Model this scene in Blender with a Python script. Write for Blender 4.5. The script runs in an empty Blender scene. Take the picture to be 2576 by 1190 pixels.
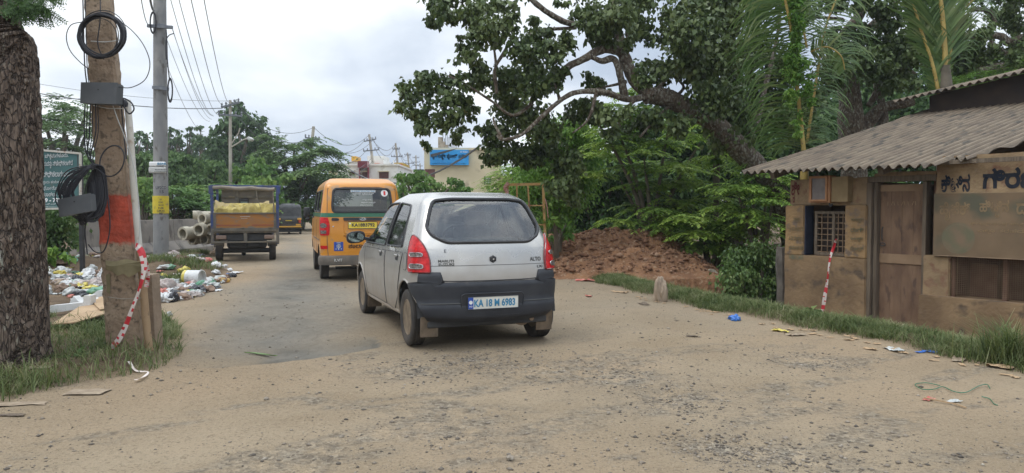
import bpy, bmesh, math, random
import numpy as np
from mathutils import Vector, Matrix, Euler
SC = bpy.context.scene; COL = SC.collection
rs = np.random.RandomState(7); random.seed(7)
# ---------------------------------------------------------------- camera
W0, H0, FPX, CH, PITCH = 2576.0, 1190.0, 1874.0, 1.3, math.atan(70/1874.0)
cam = bpy.data.objects.new('camera', bpy.data.cameras.new('camera')); COL.objects.link(cam)
cam.data.sensor_width = 36; cam.data.lens = 36*FPX/W0; cam.data.clip_start = .05; cam.data.clip_end = 3000
cam.location = (0, 0, CH); cam.rotation_euler = (math.pi/2-PITCH, 0, 0); SC.camera = cam
# ---------------------------------------------------------------- world and sun
SUN_EL, SUN_ROT = math.radians(60), math.radians(250)
w = bpy.data.worlds.new('World'); SC.world = w; w.use_nodes = True
nt = w.node_tree; N = nt.nodes; L = nt.links
bg = N['Background']; bg.inputs['Strength'].default_value = 0.1
sky = N.new('ShaderNodeTexSky'); sky.sky_type = 'NISHITA'; sky.sun_disc = False
sky.sun_elevation = SUN_EL; sky.sun_rotation = SUN_ROT; sky.dust_density = 3
tc = N.new('ShaderNodeTexCoord')
mp = N.new('ShaderNodeMapping'); mp.inputs['Scale'].default_value = (1.0, 1.0, 2.3); mp.inputs['Location'].default_value = (.35, .1, .15)
L.new(tc.outputs['Generated'], mp.inputs['Vector'])
n1 = N.new('ShaderNodeTexNoise'); n1.inputs['Scale'].default_value = 2.1; n1.inputs['Detail'].default_value = 7; n1.inputs['Roughness'].default_value = .48
n1.inputs['Distortion'].default_value = .25
L.new(mp.outputs[0], n1.inputs['Vector'])
cr = N.new('ShaderNodeValToRGB'); L.new(n1.outputs[0], cr.inputs[0])
e = cr.color_ramp.elements; e[0].position = .41; e[0].color = (.44, .515, .63, 1); e[1].position = .58; e[1].color = (.93, .97, 1.0, 1)
m_ = cr.color_ramp.elements.new(.5); m_.color = (.70, .76, .84, 1)
mul = N.new('ShaderNodeVectorMath'); mul.operation = 'SCALE'; mul.inputs['Scale'].default_value = 11.8
L.new(cr.outputs[0], mul.inputs[0])
# an overcast sky is brighter overhead than near the horizon
sz = N.new('ShaderNodeSeparateXYZ'); L.new(tc.outputs['Generated'], sz.inputs[0]); zr = N.new('ShaderNodeMapRange'); zr.interpolation_type = 'SMOOTHSTEP'; L.new(sz.outputs[2], zr.inputs[0])
zr.inputs[1].default_value = .30; zr.inputs[2].default_value = .95; zr.inputs[3].default_value = 10.0; zr.inputs[4].default_value = 24.0; L.new(zr.outputs[0], mul.inputs['Scale'])
mx = N.new('ShaderNodeMix'); mx.data_type = 'RGBA'; mx.inputs[0].default_value = .93
L.new(sky.outputs[0], mx.inputs[6]); L.new(mul.outputs[0], mx.inputs[7]); L.new(mx.outputs[2], bg.inputs['Color'])
sun = bpy.data.objects.new('sun', bpy.data.lights.new('sun', 'SUN')); COL.objects.link(sun)
sun.data.energy = .7; sun.data.angle = math.radians(25); sun.data.color = (1, .96, .9)
az = SUN_ROT
sd = Vector((math.sin(az)*math.cos(SUN_EL), math.cos(az)*math.cos(SUN_EL), math.sin(SUN_EL)))
sun.rotation_euler = sd.to_track_quat('Z', 'Y').to_euler()
SC.view_settings.view_transform = 'Standard'; SC.view_settings.look = 'None'; SC.view_settings.exposure = 0.38; SC.view_settings.gamma = 1
SC.cycles.max_bounces = 6; SC.cycles.transparent_max_bounces = 12
# ---------------------------------------------------------------- pixel / space helpers
SP, CP = math.sin(PITCH), math.cos(PITCH)
def ray(px, py):
    x = (px-W0/2)/FPX; y = -(py-H0/2)/FPX
    d = Vector((x, CP+y*SP, -SP+y*CP)); return d/d.y
def P(px, py, D): return Vector((0, 0, CH))+ray(px, py)*D
def G(px, py, z=0.0):
    r = ray(px, py); return Vector((0, 0, CH))+r*((z-CH)/r.z)
def G2(px, py, z=0.0): g = G(px, py, z); return (g.x, g.y)
# ---------------------------------------------------------------- noise
_T = np.random.RandomState(3).rand(256, 256)
def vnoise(x, y):
    x = np.asarray(x, float); y = np.asarray(y, float)
    xi = np.floor(x).astype(int); yi = np.floor(y).astype(int); fx = x-xi; fy = y-yi
    fx = fx*fx*(3-2*fx); fy = fy*fy*(3-2*fy)
    a = _T[xi & 255, yi & 255]; b = _T[(xi+1) & 255, yi & 255]; c = _T[xi & 255, (yi+1) & 255]; d = _T[(xi+1) & 255, (yi+1) & 255]
    return (a*(1-fx)+b*fx)*(1-fy)+(c*(1-fx)+d*fx)*fy
def fbm(x, y, o=4, g=.5):
    s = 0; a = 1; t = 0
    for i in range(o): s = s+a*vnoise(x*2**i+i*17.3, y*2**i+i*9.1); t += a; a *= g
    return s/t-.5
def sstep(a, b, x): t = np.clip((x-a)/(b-a), 0, 1); return t*t*(3-2*t)
def inpoly(x, y, poly):
    x = np.asarray(x, float); y = np.asarray(y, float); r = np.zeros(x.shape, bool); n = len(poly)
    for i in range(n):
        x1, y1 = poly[i]; x2, y2 = poly[(i+1) % n]
        c = ((y1 > y) != (y2 > y)) & (x < (x2-x1)*(y-y1)/((y2-y1) if y2 != y1 else 1e-9)+x1); r ^= c
    return r
def polydist(x, y, pts, closed=True):
    d = np.full(np.shape(x), 1e9); n = len(pts)
    for i in range(n if closed else n-1):
        a = np.array(pts[i]); b = np.array(pts[(i+1) % n]); ab = b-a; t = np.clip(((x-a[0])*ab[0]+(y-a[1])*ab[1])/(ab@ab+1e-9), 0, 1)
        d = np.minimum(d, np.hypot(x-a[0]-t*ab[0], y-a[1]-t*ab[1]))
    return d
# ---------------------------------------------------------------- materials
def mat(name, c1, c2=None, scale=6, rough=.8, metal=0, bump=0, bscale=None, spec=.5, coat=0, detail=5, c3=None, s3=40, w3=.25, stretch=(1, 1, 1), back=None, coords='Object', lo=.35, hi=.65, trans=0, emit=None, bdist=.02):
    m = bpy.data.materials.new(name); m.use_nodes = True; t = m.node_tree; n = t.nodes; l = t.links; b = n['Principled BSDF']
    b.inputs['Roughness'].default_value = rough; b.inputs['Metallic'].default_value = metal; b.inputs['Specular IOR Level'].default_value = spec
    b.inputs['Coat Weight'].default_value = coat
    if coat: b.inputs['Coat Roughness'].default_value = .08
    b.inputs['Base Color'].default_value = (*c1, 1)
    if c2 is not None or bump:
        q = n.new('ShaderNodeTexCoord'); k = n.new('ShaderNodeMapping'); k.inputs['Scale'].default_value = stretch; l.new(q.outputs[coords], k.inputs[0])
    src = None
    if c2 is not None:
        a = n.new('ShaderNodeTexNoise'); a.inputs['Scale'].default_value = scale; a.inputs['Detail'].default_value = detail; l.new(k.outputs[0], a.inputs['Vector'])
        r = n.new('ShaderNodeValToRGB'); r.color_ramp.elements[0].position = lo; r.color_ramp.elements[1].position = hi
        r.color_ramp.elements[0].color = (*c1, 1); r.color_ramp.elements[1].color = (*c2, 1); l.new(a.outputs[0], r.inputs[0]); src = r.outputs[0]
        if c3 is not None:
            a3 = n.new('ShaderNodeTexNoise'); a3.inputs['Scale'].default_value = s3; a3.inputs['Detail'].default_value = 3; l.new(k.outputs[0], a3.inputs['Vector'])
            r3 = n.new('ShaderNodeValToRGB'); t3 = .5+.17*(1-2*w3); r3.color_ramp.elements[0].position = t3-.06; r3.color_ramp.elements[1].position = t3+.06; l.new(a3.outputs[0], r3.inputs[0])
            x = n.new('ShaderNodeMix'); x.data_type = 'RGBA'; l.new(r3.outputs[0], x.inputs[0]); l.new(src, x.inputs[6]); x.inputs[7].default_value = (*c3, 1); src = x.outputs[2]
    if back is not None:
        g = n.new('ShaderNodeNewGeometry'); x = n.new('ShaderNodeMix'); x.data_type = 'RGBA'; l.new(g.outputs['Backfacing'], x.inputs[0])
        if src: l.new(src, x.inputs[6])
        else: x.inputs[6].default_value = (*c1, 1)
        x.inputs[7].default_value = (*back, 1); src = x.outputs[2]
    if src: l.new(src, b.inputs['Base Color'])
    if bump:
        a = n.new('ShaderNodeTexNoise'); a.inputs['Scale'].default_value = bscale or scale*4; a.inputs['Detail'].default_value = 6; l.new(k.outputs[0], a.inputs['Vector'])
        u = n.new('ShaderNodeBump'); u.inputs['Strength'].default_value = bump; u.inputs['Distance'].default_value = bdist; l.new(a.outputs[0], u.inputs['Height']); l.new(u.outputs[0], b.inputs['Normal'])
    if emit: b.inputs['Emission Color'].default_value = (*emit[0], 1); b.inputs['Emission Strength'].default_value = emit[1]
    return m
def leafmat(name, cols, trans=.3, rough=.5, clump=1.2):
    m = bpy.data.materials.new(name); m.use_nodes = True; t = m.node_tree; n = t.nodes; l = t.links; b = n['Principled BSDF']; b.inputs['Roughness'].default_value = rough
    b.inputs['Specular IOR Level'].default_value = .35
    g = n.new('ShaderNodeNewGeometry'); q = n.new('ShaderNodeTexCoord'); a = n.new('ShaderNodeTexNoise'); a.inputs['Scale'].default_value = clump; a.inputs['Detail'].default_value = 2; l.new(q.outputs['Object'], a.inputs['Vector'])
    ad = n.new('ShaderNodeMath'); ad.operation = 'MULTIPLY_ADD'; l.new(g.outputs['Random Per Island'], ad.inputs[0]); ad.inputs[1].default_value = .55
    s2 = n.new('ShaderNodeMath'); s2.operation = 'MULTIPLY_ADD'; l.new(a.outputs[0], s2.inputs[0]); s2.inputs[1].default_value = 1.3; s2.inputs[2].default_value = -.42; l.new(s2.outputs[0], ad.inputs[2])
    r = n.new('ShaderNodeValToRGB'); r.color_ramp.elements[0].color = (*cols[0], 1); r.color_ramp.elements[-1].color = (*cols[-1], 1)
    for i, c in enumerate(cols[1:-1]): k = r.color_ramp.elements.new((i+1)/(len(cols)-1)); k.color = (*c, 1)
    l.new(ad.outputs[0], r.inputs[0]); l.new(r.outputs[0], b.inputs['Base Color'])
    tr = n.new('ShaderNodeBsdfTranslucent'); l.new(r.outputs[0], tr.inputs['Color']); x = n.new('ShaderNodeMixShader'); x.inputs[0].default_value = trans
    l.new(b.outputs[0], x.inputs[1]); l.new(tr.outputs[0], x.inputs[2]); l.new(x.outputs[0], n['Material Output'].inputs['Surface']); return m
def glassmat(name, tint=(.5, .56, .56), ior=1.5, rough=.02, base=.0):
    m = bpy.data.materials.new(name); m.use_nodes = True; t = m.node_tree; n = t.nodes; l = t.links; n.remove(n['Principled BSDF'])
    tr = n.new('ShaderNodeBsdfTransparent'); tr.inputs[0].default_value = (*tint, 1); gl = n.new('ShaderNodeBsdfGlossy'); gl.inputs['Roughness'].default_value = rough
    f = n.new('ShaderNodeFresnel'); f.inputs[0].default_value = ior; k = n.new('ShaderNodeMath'); k.operation = 'ADD'; k.inputs[1].default_value = base; k.use_clamp = True; l.new(f.outputs[0], k.inputs[0])
    x = n.new('ShaderNodeMixShader'); l.new(k.outputs[0], x.inputs[0]); l.new(tr.outputs[0], x.inputs[1]); l.new(gl.outputs[0], x.inputs[2]); l.new(x.outputs[0], n['Material Output'].inputs['Surface']); return m
M = {}
# ---------------------------------------------------------------- object helpers
def tag(o, label=None, cat=None, group=None, kind=None):
    if label: o['label'] = label
    if cat: o['category'] = cat
    if group: o['group'] = group
    if kind: o['kind'] = kind
    return o
def empty(name, loc=(0, 0, 0), rz=0, label=None, cat=None, group=None, rot=None):
    o = bpy.data.objects.new(name, None); COL.objects.link(o); o.location = loc; o.rotation_euler = rot or (0, 0, rz); o.empty_display_size = .1
    return tag(o, label, cat, group)
def mk(name, V, F, m, parent=None, smooth=False, loc=None, rz=0, rot=None):
    me = bpy.data.meshes.new(name)
    if isinstance(F, np.ndarray):
        V = np.asarray(V, np.float32); k = F.shape[1]
        me.vertices.add(len(V)); me.vertices.foreach_set('co', V.ravel()); me.loops.add(F.size); me.loops.foreach_set('vertex_index', F.ravel().astype(np.int32))
        me.polygons.add(len(F)); me.polygons.foreach_set('loop_start', np.arange(0, F.size, k, dtype=np.int32)); me.update(calc_edges=True); me.validate()
    else: me.from_pydata([tuple(v) for v in V], [], F); me.update()
    if smooth: me.polygons.foreach_set('use_smooth', [True]*len(me.polygons))
    if isinstance(m, (list, tuple)):
        for q in m: me.materials.append(q)
    elif m: me.materials.append(m)
    o = bpy.data.objects.new(name, me); COL.objects.link(o)
    if parent: o.parent = parent
    if loc is not None: o.location = loc
    o.rotation_euler = rot or (0, 0, rz)
    return o
class MB:
    def __init__(s): s.v = []; s.f = []; s.mi = []; s.m = None; s.cur = 0
    def add(s, V, F):
        b = len(s.v); X = s.m
        s.v += [tuple(X @ Vector(v)) if X else tuple(v) for v in V]; s.f += [[b+i for i in f] for f in F]; s.mi += [s.cur]*len(F); return s
    def box(s, c, d, bev=0, rot=None):
        bm = bmesh.new(); bmesh.ops.create_cube(bm, size=1)
        for v in bm.verts: v.co = Vector((v.co.x*d[0], v.co.y*d[1], v.co.z*d[2]))
        if bev: bmesh.ops.bevel(bm, geom=bm.edges[:], offset=min(bev, min(d)*.45), segments=2, affect='EDGES', profile=.5)
        R = Euler(rot).to_matrix() if rot else None
        bm.verts.index_update(); V = [(R @ v.co if R else v.co)+Vector(c) for v in bm.verts]; F = [[v.index for v in f.verts] for f in bm.faces]; bm.free(); return s.add(V, F)
    def bx(s, x0, x1, y0, y1, z0, z1, bev=0): return s.box(((x0+x1)/2, (y0+y1)/2, (z0+z1)/2), (abs(x1-x0), abs(y1-y0), abs(z1-z0)), bev)
    def bar(s, p, q, w, h=None, bev=0):
        p = Vector(p); q = Vector(q); d = q-p; h = h or w; R = d.to_track_quat('X', 'Z').to_matrix()
        bm = bmesh.new(); bmesh.ops.create_cube(bm, size=1)
        for v in bm.verts: v.co = Vector((v.co.x*d.length, v.co.y*w, v.co.z*h))
        if bev: bmesh.ops.bevel(bm, geom=bm.edges[:], offset=bev, segments=1, affect='EDGES')
        bm.verts.index_update(); V = [R @ v.co+(p+q)/2 for v in bm.verts]; F = [[v.index for v in f.verts] for f in bm.faces]; bm.free(); return s.add(V, F)
    def tube(s, pts, r, n=8, cap=True, wob=0, closed=False, flat=1.0):
        pts = [Vector(p) for p in pts]; K = len(pts); R = r if isinstance(r, (list, tuple, np.ndarray)) else [r]*K
        V = []; F = []; up = None
        for i, p in enumerate(pts):
            a = pts[(i-1) % K] if closed else pts[max(i-1, 0)]; b = pts[(i+1) % K] if closed else pts[min(i+1, K-1)]; t = (b-a).normalized() if (b-a).length > 1e-9 else Vector((0, 0, 1))
            if up is None: up = t.orthogonal().normalized()
            up = (up-t*up.dot(t)); up = up.normalized() if up.length > 1e-6 else t.orthogonal().normalized(); sd_ = t.cross(up)
            for j in range(n):
                an = 2*math.pi*j/n; k = R[i]*(1+wob*(random.random()-.5)); V.append(p+up*math.cos(an)*k*flat+sd_*math.sin(an)*k)
        for i in range(K if closed else K-1):
            for j in range(n):
                i2 = (i+1) % K; F.append([i*n+j, i*n+(j+1) % n, i2*n+(j+1) % n, i2*n+j])
        if cap and not closed: F.append(list(range(n))[::-1]); F.append([(K-1)*n+j for j in range(n)])
        return s.add(V, F)
    def lathe(s, prof, n=24, axis='Z', c=(0, 0, 0), close=False):
        V = []; F = []; K = len(prof)
        for r, h in prof:
            for j in range(n):
                a = 2*math.pi*j/n; x, y = r*math.cos(a), r*math.sin(a)
                V.append({'Z': (x+c[0], y+c[1], h+c[2]), 'X': (h+c[0], x+c[1], y+c[2]), 'Y': (y+c[0], h+c[1], x+c[2])}[axis])
        for i in range(K if close else K-1):
            for j in range(n): i2 = (i+1) % K; F.append([i*n+j, i*n+(j+1) % n, i2*n+(j+1) % n, i2*n+j])
        if not close: F.append([j for j in range(n)][::-1]); F.append([(K-1)*n+j for j in range(n)])
        return s.add(V, F)
    def poly(s, pts): return s.add(pts, [list(range(len(pts)))])
    def prism(s, pts, ext):
        n = len(pts); e = Vector(ext); V = [Vector(p) for p in pts]+[Vector(p)+e for p in pts]
        return s.add(V, [list(range(n))[::-1], [n+i for i in range(n)]]+[[i, (i+1) % n, n+(i+1) % n, n+i] for i in range(n)])
    def grid(s, A):
        h, k = len(A), len(A[0]); V = [p for r in A for p in r]
        return s.add(V, [[i*k+j, i*k+j+1, (i+1)*k+j+1, (i+1)*k+j] for i in range(h-1) for j in range(k-1)])
    def build(s, name, m, parent=None, smooth=False, loc=None, rz=0, rot=None, fix=True):
        o = mk(name, s.v, s.f, m, parent, smooth, loc, rz, rot)
        if isinstance(m, (list, tuple)): o.data.polygons.foreach_set('material_index', s.mi)
        if fix:
            bm = bmesh.new(); bm.from_mesh(o.data); bmesh.ops.recalc_face_normals(bm, faces=bm.faces[:]); bm.to_mesh(o.data); bm.free()
        if smooth: o.data.set_sharp_from_angle(angle=math.radians(40))
        return o
def spline(pts, n=6):
    P_ = [Vector(p) for p in pts]; out = []
    for i in range(len(P_)-1):
        a = P_[max(i-1, 0)]; b = P_[i]; c = P_[i+1]; d = P_[min(i+2, len(P_)-1)]
        for k in range(n):
            t = k/n; out.append(.5*((2*b)+(c-a)*t+(2*a-5*b+4*c-d)*t*t+(3*b-a-3*c+d)*t**3))
    return out+[P_[-1]]
def lerpn(v, n): return list(np.interp(np.linspace(0, len(v)-1, n), range(len(v)), v))
# lettering: plain fonts; a Kannada consonant joined below is set small under its base
def _tmesh(body, size, bold):
    c = bpy.data.curves.new('t', 'FONT'); c.body = body; c.size = size; c.extrude = 0; c.resolution_u = 3; kn = any('\u0c80' <= ch <= '\u0cff' for ch in body)
    if kn: c.bevel_depth = max(.012, bold*.55); c.bevel_resolution = 0; c.resolution_u = 2
    else: c.offset = bold*size
    o = bpy.data.objects.new('t', c); COL.objects.link(o); dg = bpy.context.evaluated_depsgraph_get(); me = bpy.data.meshes.new_from_object(o.evaluated_get(dg))
    V = [Vector((v.co.x, v.co.y, v.co.z*.02)) for v in me.vertices]; F = [list(p.vertices) for p in me.polygons]; bpy.data.objects.remove(o); bpy.data.curves.remove(c); bpy.data.meshes.remove(me); return V, F
def text(body, width, height, m, parent, fr, name='lettering', bold=.012, size=1.0):
    """lettering fitted to width x height, lower left at the frame fr (4x4, x right, y up in the face)"""
    main = ''; subs = []; i = 0
    while i < len(body):
        if body[i] == '\u0ccd' and i+1 < len(body) and '\u0c95' <= body[i+1] <= '\u0cb9': subs.append((len(main), body[i+1])); i += 2; continue
        main += body[i]; i += 1
    V, F = _tmesh(main, 1, bold)
    if not V: return None
    for k, ch in subs:
        v2, f2 = _tmesh(main[:k] or ' ', 1, bold); x = max([v.x for v in v2] or [0]); v3, f3 = _tmesh(ch, .5, bold)
        b = len(V); V += [Vector((v.x+x-.35, v.y-.42, 0)) for v in v3]; F += [[b+q for q in f] for f in f3]
    x0, x1 = min(v.x for v in V), max(v.x for v in V); y0, y1 = min(v.y for v in V), max(v.y for v in V)
    V = [fr @ Vector(((v.x-x0)/(x1-x0)*width, (v.y-y0)/(y1-y0)*height, 0)) for v in V]
    return mk(name, V, F, m, parent)
def frame(o, x, y):
    o = Vector(o); x = Vector(x).normalized(); y = Vector(y); y = (y-x*y.dot(x)).normalized(); z = x.cross(y)
    return Matrix(((x.x, y.x, z.x, o.x), (x.y, y.y, z.y, o.y), (x.z, y.z, z.z, o.z), (0, 0, 0, 1)))
# ---------------------------------------------------------------- common materials
M['black'] = mat('black plastic', (.02, .02, .022), (.035, .035, .036), 8, .5)
M['rubber'] = mat('tyre rubber', (.03, .028, .026), (.075, .062, .05), 5, .9, bump=.3, bscale=40)
M['cable'] = mat('cable', (.02, .02, .025), (.035, .035, .04), 4, .55)
M['wire'] = mat('wire', (.05, .055, .06), rough=.6)
M['white'] = mat('white paint', (.72, .72, .7), (.8, .8, .78), 3, .6)
M['concrete'] = mat('concrete', (.25, .22, .18), (.36, .32, .27), 5, .9, bump=.4, bscale=30, c3=(.14, .12, .1), s3=14, w3=.1)
M['pipeconc'] = mat('pipe concrete', (.40, .36, .27), (.52, .48, .38), 3, .9, bump=.2, bscale=30, c3=(.2, .18, .14), s3=6, w3=.12)
M['dust'] = mat('dusty brown', (.2, .14, .09), (.27, .2, .135), 8, .9)
M['letter_dark'] = mat('dark lettering paint', (.03, .035, .05), rough=.7)
M['letter_white'] = mat('white lettering', (.75, .75, .75), rough=.6)
M['letter_red'] = mat('red lettering', (.6, .03, .03), rough=.6)
# ================================================================ GROUND
asph_poly = [G2(*p) for p in [(415, 885), (470, 922), (560, 921), (650, 912), (760, 900), (880, 885), (960, 868), (905, 845), (830, 825), (770, 800), (640, 795), (520, 815), (440, 840)]]
asph_far = asph_poly[7:]+asph_poly[:1]
worn = asph_poly[:7]+[G2(*p) for p in [(930, 830), (905, 790), (880, 740), (850, 700), (800, 665), (740, 650), (690, 665), (640, 700), (570, 745), (500, 790), (440, 840)]]
worn_far = worn[7:]+worn[:1]
redge = [G2(*p) for p in [(3400, 1210), (2576, 935), (2430, 905), (2250, 868), (2100, 838), (1983, 822), (1860, 795), (1740, 770), (1640, 748), (1560, 728), (1500, 712)]]
redge = redge+[(redge[-1][0]-.2, redge[-1][1]+2.5), (redge[-1][0]-1.5, 22), (-1.5, 34), (-6, 60), (-20, 120)]
ledge = [G2(*p) for p in [(-900, 1250), (-200, 1040), (0, 1008), (150, 968), (300, 945), (400, 925), (455, 880), (448, 830), (400, 790), (420, 735), (560, 705), (590, 690)]]+[(-6.6, 16.5), (-8.0, 20), (-10.5, 28), (-13.3, 38), (-15, 46), (-20, 60), (-38, 120)]
def side_of(x, y, line):
    """signed distance: positive to the right of the line that runs away from the camera"""
    best = np.full(np.shape(x), 1e9); sg = np.zeros(np.shape(x))
    for i in range(len(line)-1):
        a = np.array(line[i]); b = np.array(line[i+1]); ab = b-a; t = np.clip(((x-a[0])*ab[0]+(y-a[1])*ab[1])/(ab@ab), 0, 1)
        d = np.hypot(x-a[0]-t*ab[0], y-a[1]-t*ab[1]); c = (x-a[0])*ab[1]-(y-a[1])*ab[0]
        u = d < best-1e-9; best = np.where(u, d, best); sg = np.where(u, np.sign(c), sg)
    return best*sg
def H(x, y, fine=True):
    x = np.asarray(x, float); y = np.asarray(y, float); h = np.zeros(np.broadcast(x, y).shape)
    dr = side_of(x, y, redge); dl = -side_of(x, y, ledge)
    h = h+.05*sstep(0, .35, dr)-.38*sstep(.5, 1.5, dr)*sstep(16, 12.5, y)-.9*sstep(1.0, 3.2, dr)*sstep(10.0, 12.0, y)*sstep(16, 13, y)
    h = h+.07*sstep(0, .5, dl)+.9*sstep(36, 50, y)*sstep(0, 5, dl)
    h = h+.33*np.exp(-(((x+8.3)/1.1)**2+((y-11.6)/1.2)**2))
    h = h+.34*np.exp(-(((x+8.3)/1.0)**2+((y-14.2)/1.0)**2))+.28*np.exp(-(((x+6.5)/.9)**2+((y-14.4)/1.1)**2))
    h = h-.07*np.where(inpoly(x, y, asph_poly), sstep(0, .035, polydist(x, y, asph_poly[:8], False))*sstep(0, .7, polydist(x, y, asph_far, False)), 0)
    h = h+.07*fbm(x*.35, y*.35, 3)*sstep(60, 20, y)
    if fine: h = h+.022*fbm(x*2.2, y*2.2, 4)+.009*fbm(x*14, y*14, 2)+.022*fbm((x*.8+y*.45)*.7+9, (y*.8-x*.45)*4.5, 2)
    # worn gravel pockets
    for (px, py, r) in pockets:
        gx, gy = G2(px, py); h = h-.02*np.exp(-(((x-gx)/r)**2+((y-gy)/(r*.8))**2))
    return h
pockets = [(1030, 925, .45), (1200, 900, .35), (1340, 925, .5), (1560, 945, .5), (1700, 1000, .35), (1960, 1140, .3), (1800, 1120, .25), (2050, 905, .4)]
def GT(px, py):
    z = 0.0
    for _ in range(8): g = G(px, py, z); z = float(H(g.x, g.y, False))
    return Vector((g.x, g.y, z))
def gz(x, y): return float(H(x, y, False))
xs = list(np.arange(-7, 7.01, .05)); s = .05; a = 7.0
while a < 320: s *= 1.07; a += s; xs.append(a)
s = .05; a = -7.0; left = []
while a > -320: s *= 1.07; a -= s; left.append(a)
xs = np.array(left[::-1]+xs); ys = [-20, -8, -3, 0, .8]; a = 1.3
while a < 330: ys.append(a); a += max(.028, .0075*a)
ys = np.array(ys); X, Y = np.meshgrid(xs, ys); Z = H(X, Y); nx, ny = len(xs), len(ys)
DL = -side_of(X, Y, ledge); DR = side_of(X, Y, redge)
ina = inpoly(X, Y, asph_poly)
grey = sstep(.15, -.35, fbm(X*.5+3, Y*.35, 3)+.0)*0
gpoly = [G2(*p) for p in [(440, 900), (900, 870), (1000, 800), (900, 700), (800, 640), (770, 600), (720, 596), (640, 690), (560, 730), (450, 790)]]
gm = np.where(inpoly(X, Y, gpoly), np.clip(polydist(X, Y, gpoly)/.8, 0, 1), 0)
gm = np.clip(gm*1.1+(.45+1.5*fbm(X*.6, Y*.6, 4))*sstep(6, 10, Y)*.6+.25*fbm(X*.5+4, Y*.5, 3), 0, 1)
pk = np.zeros_like(X)
for (px, py, r) in pockets: gx, gy = G2(px, py); pk = np.maximum(pk, np.exp(-(((X-gx)/r)**2+((Y-gy)/(r*.8))**2)))
# long gravel streaks where wheels sweep the dust away
st = sstep(.02, .14, fbm((X*.8+Y*.45)*1.1, (Y*.8-X*.45)*3.2, 4))*sstep(9, 6, Y)
pk = np.clip(np.maximum(pk*1.1, st*.75), 0, 1)
vd = np.clip(sstep(-.05, .25, DL), 0, 1); vr = np.clip(sstep(-.05, .25, DR), 0, 1); soil = np.clip(vd+vr, 0, 1)
far = sstep(34, 44, Y)*soil
Cc = np.stack([gm, pk, soil, np.where(inpoly(X, Y, worn), sstep(0, 1.1, polydist(X, Y, worn_far, False)+.9*fbm(X*1.6, Y*1.3, 4)), 0)*(.55+.45*sstep(-.1, .05, fbm(X*1.1+5, Y*.9, 4)+.12*ina))], -1).reshape(-1, 4)
Vg = np.stack([X, Y, Z], -1).reshape(-1, 3)
idx = np.arange(nx*ny).reshape(ny, nx); Fg = np.stack([idx[:-1, :-1], idx[:-1, 1:], idx[1:, 1:], idx[1:, :-1]], -1).reshape(-1, 4)
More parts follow.
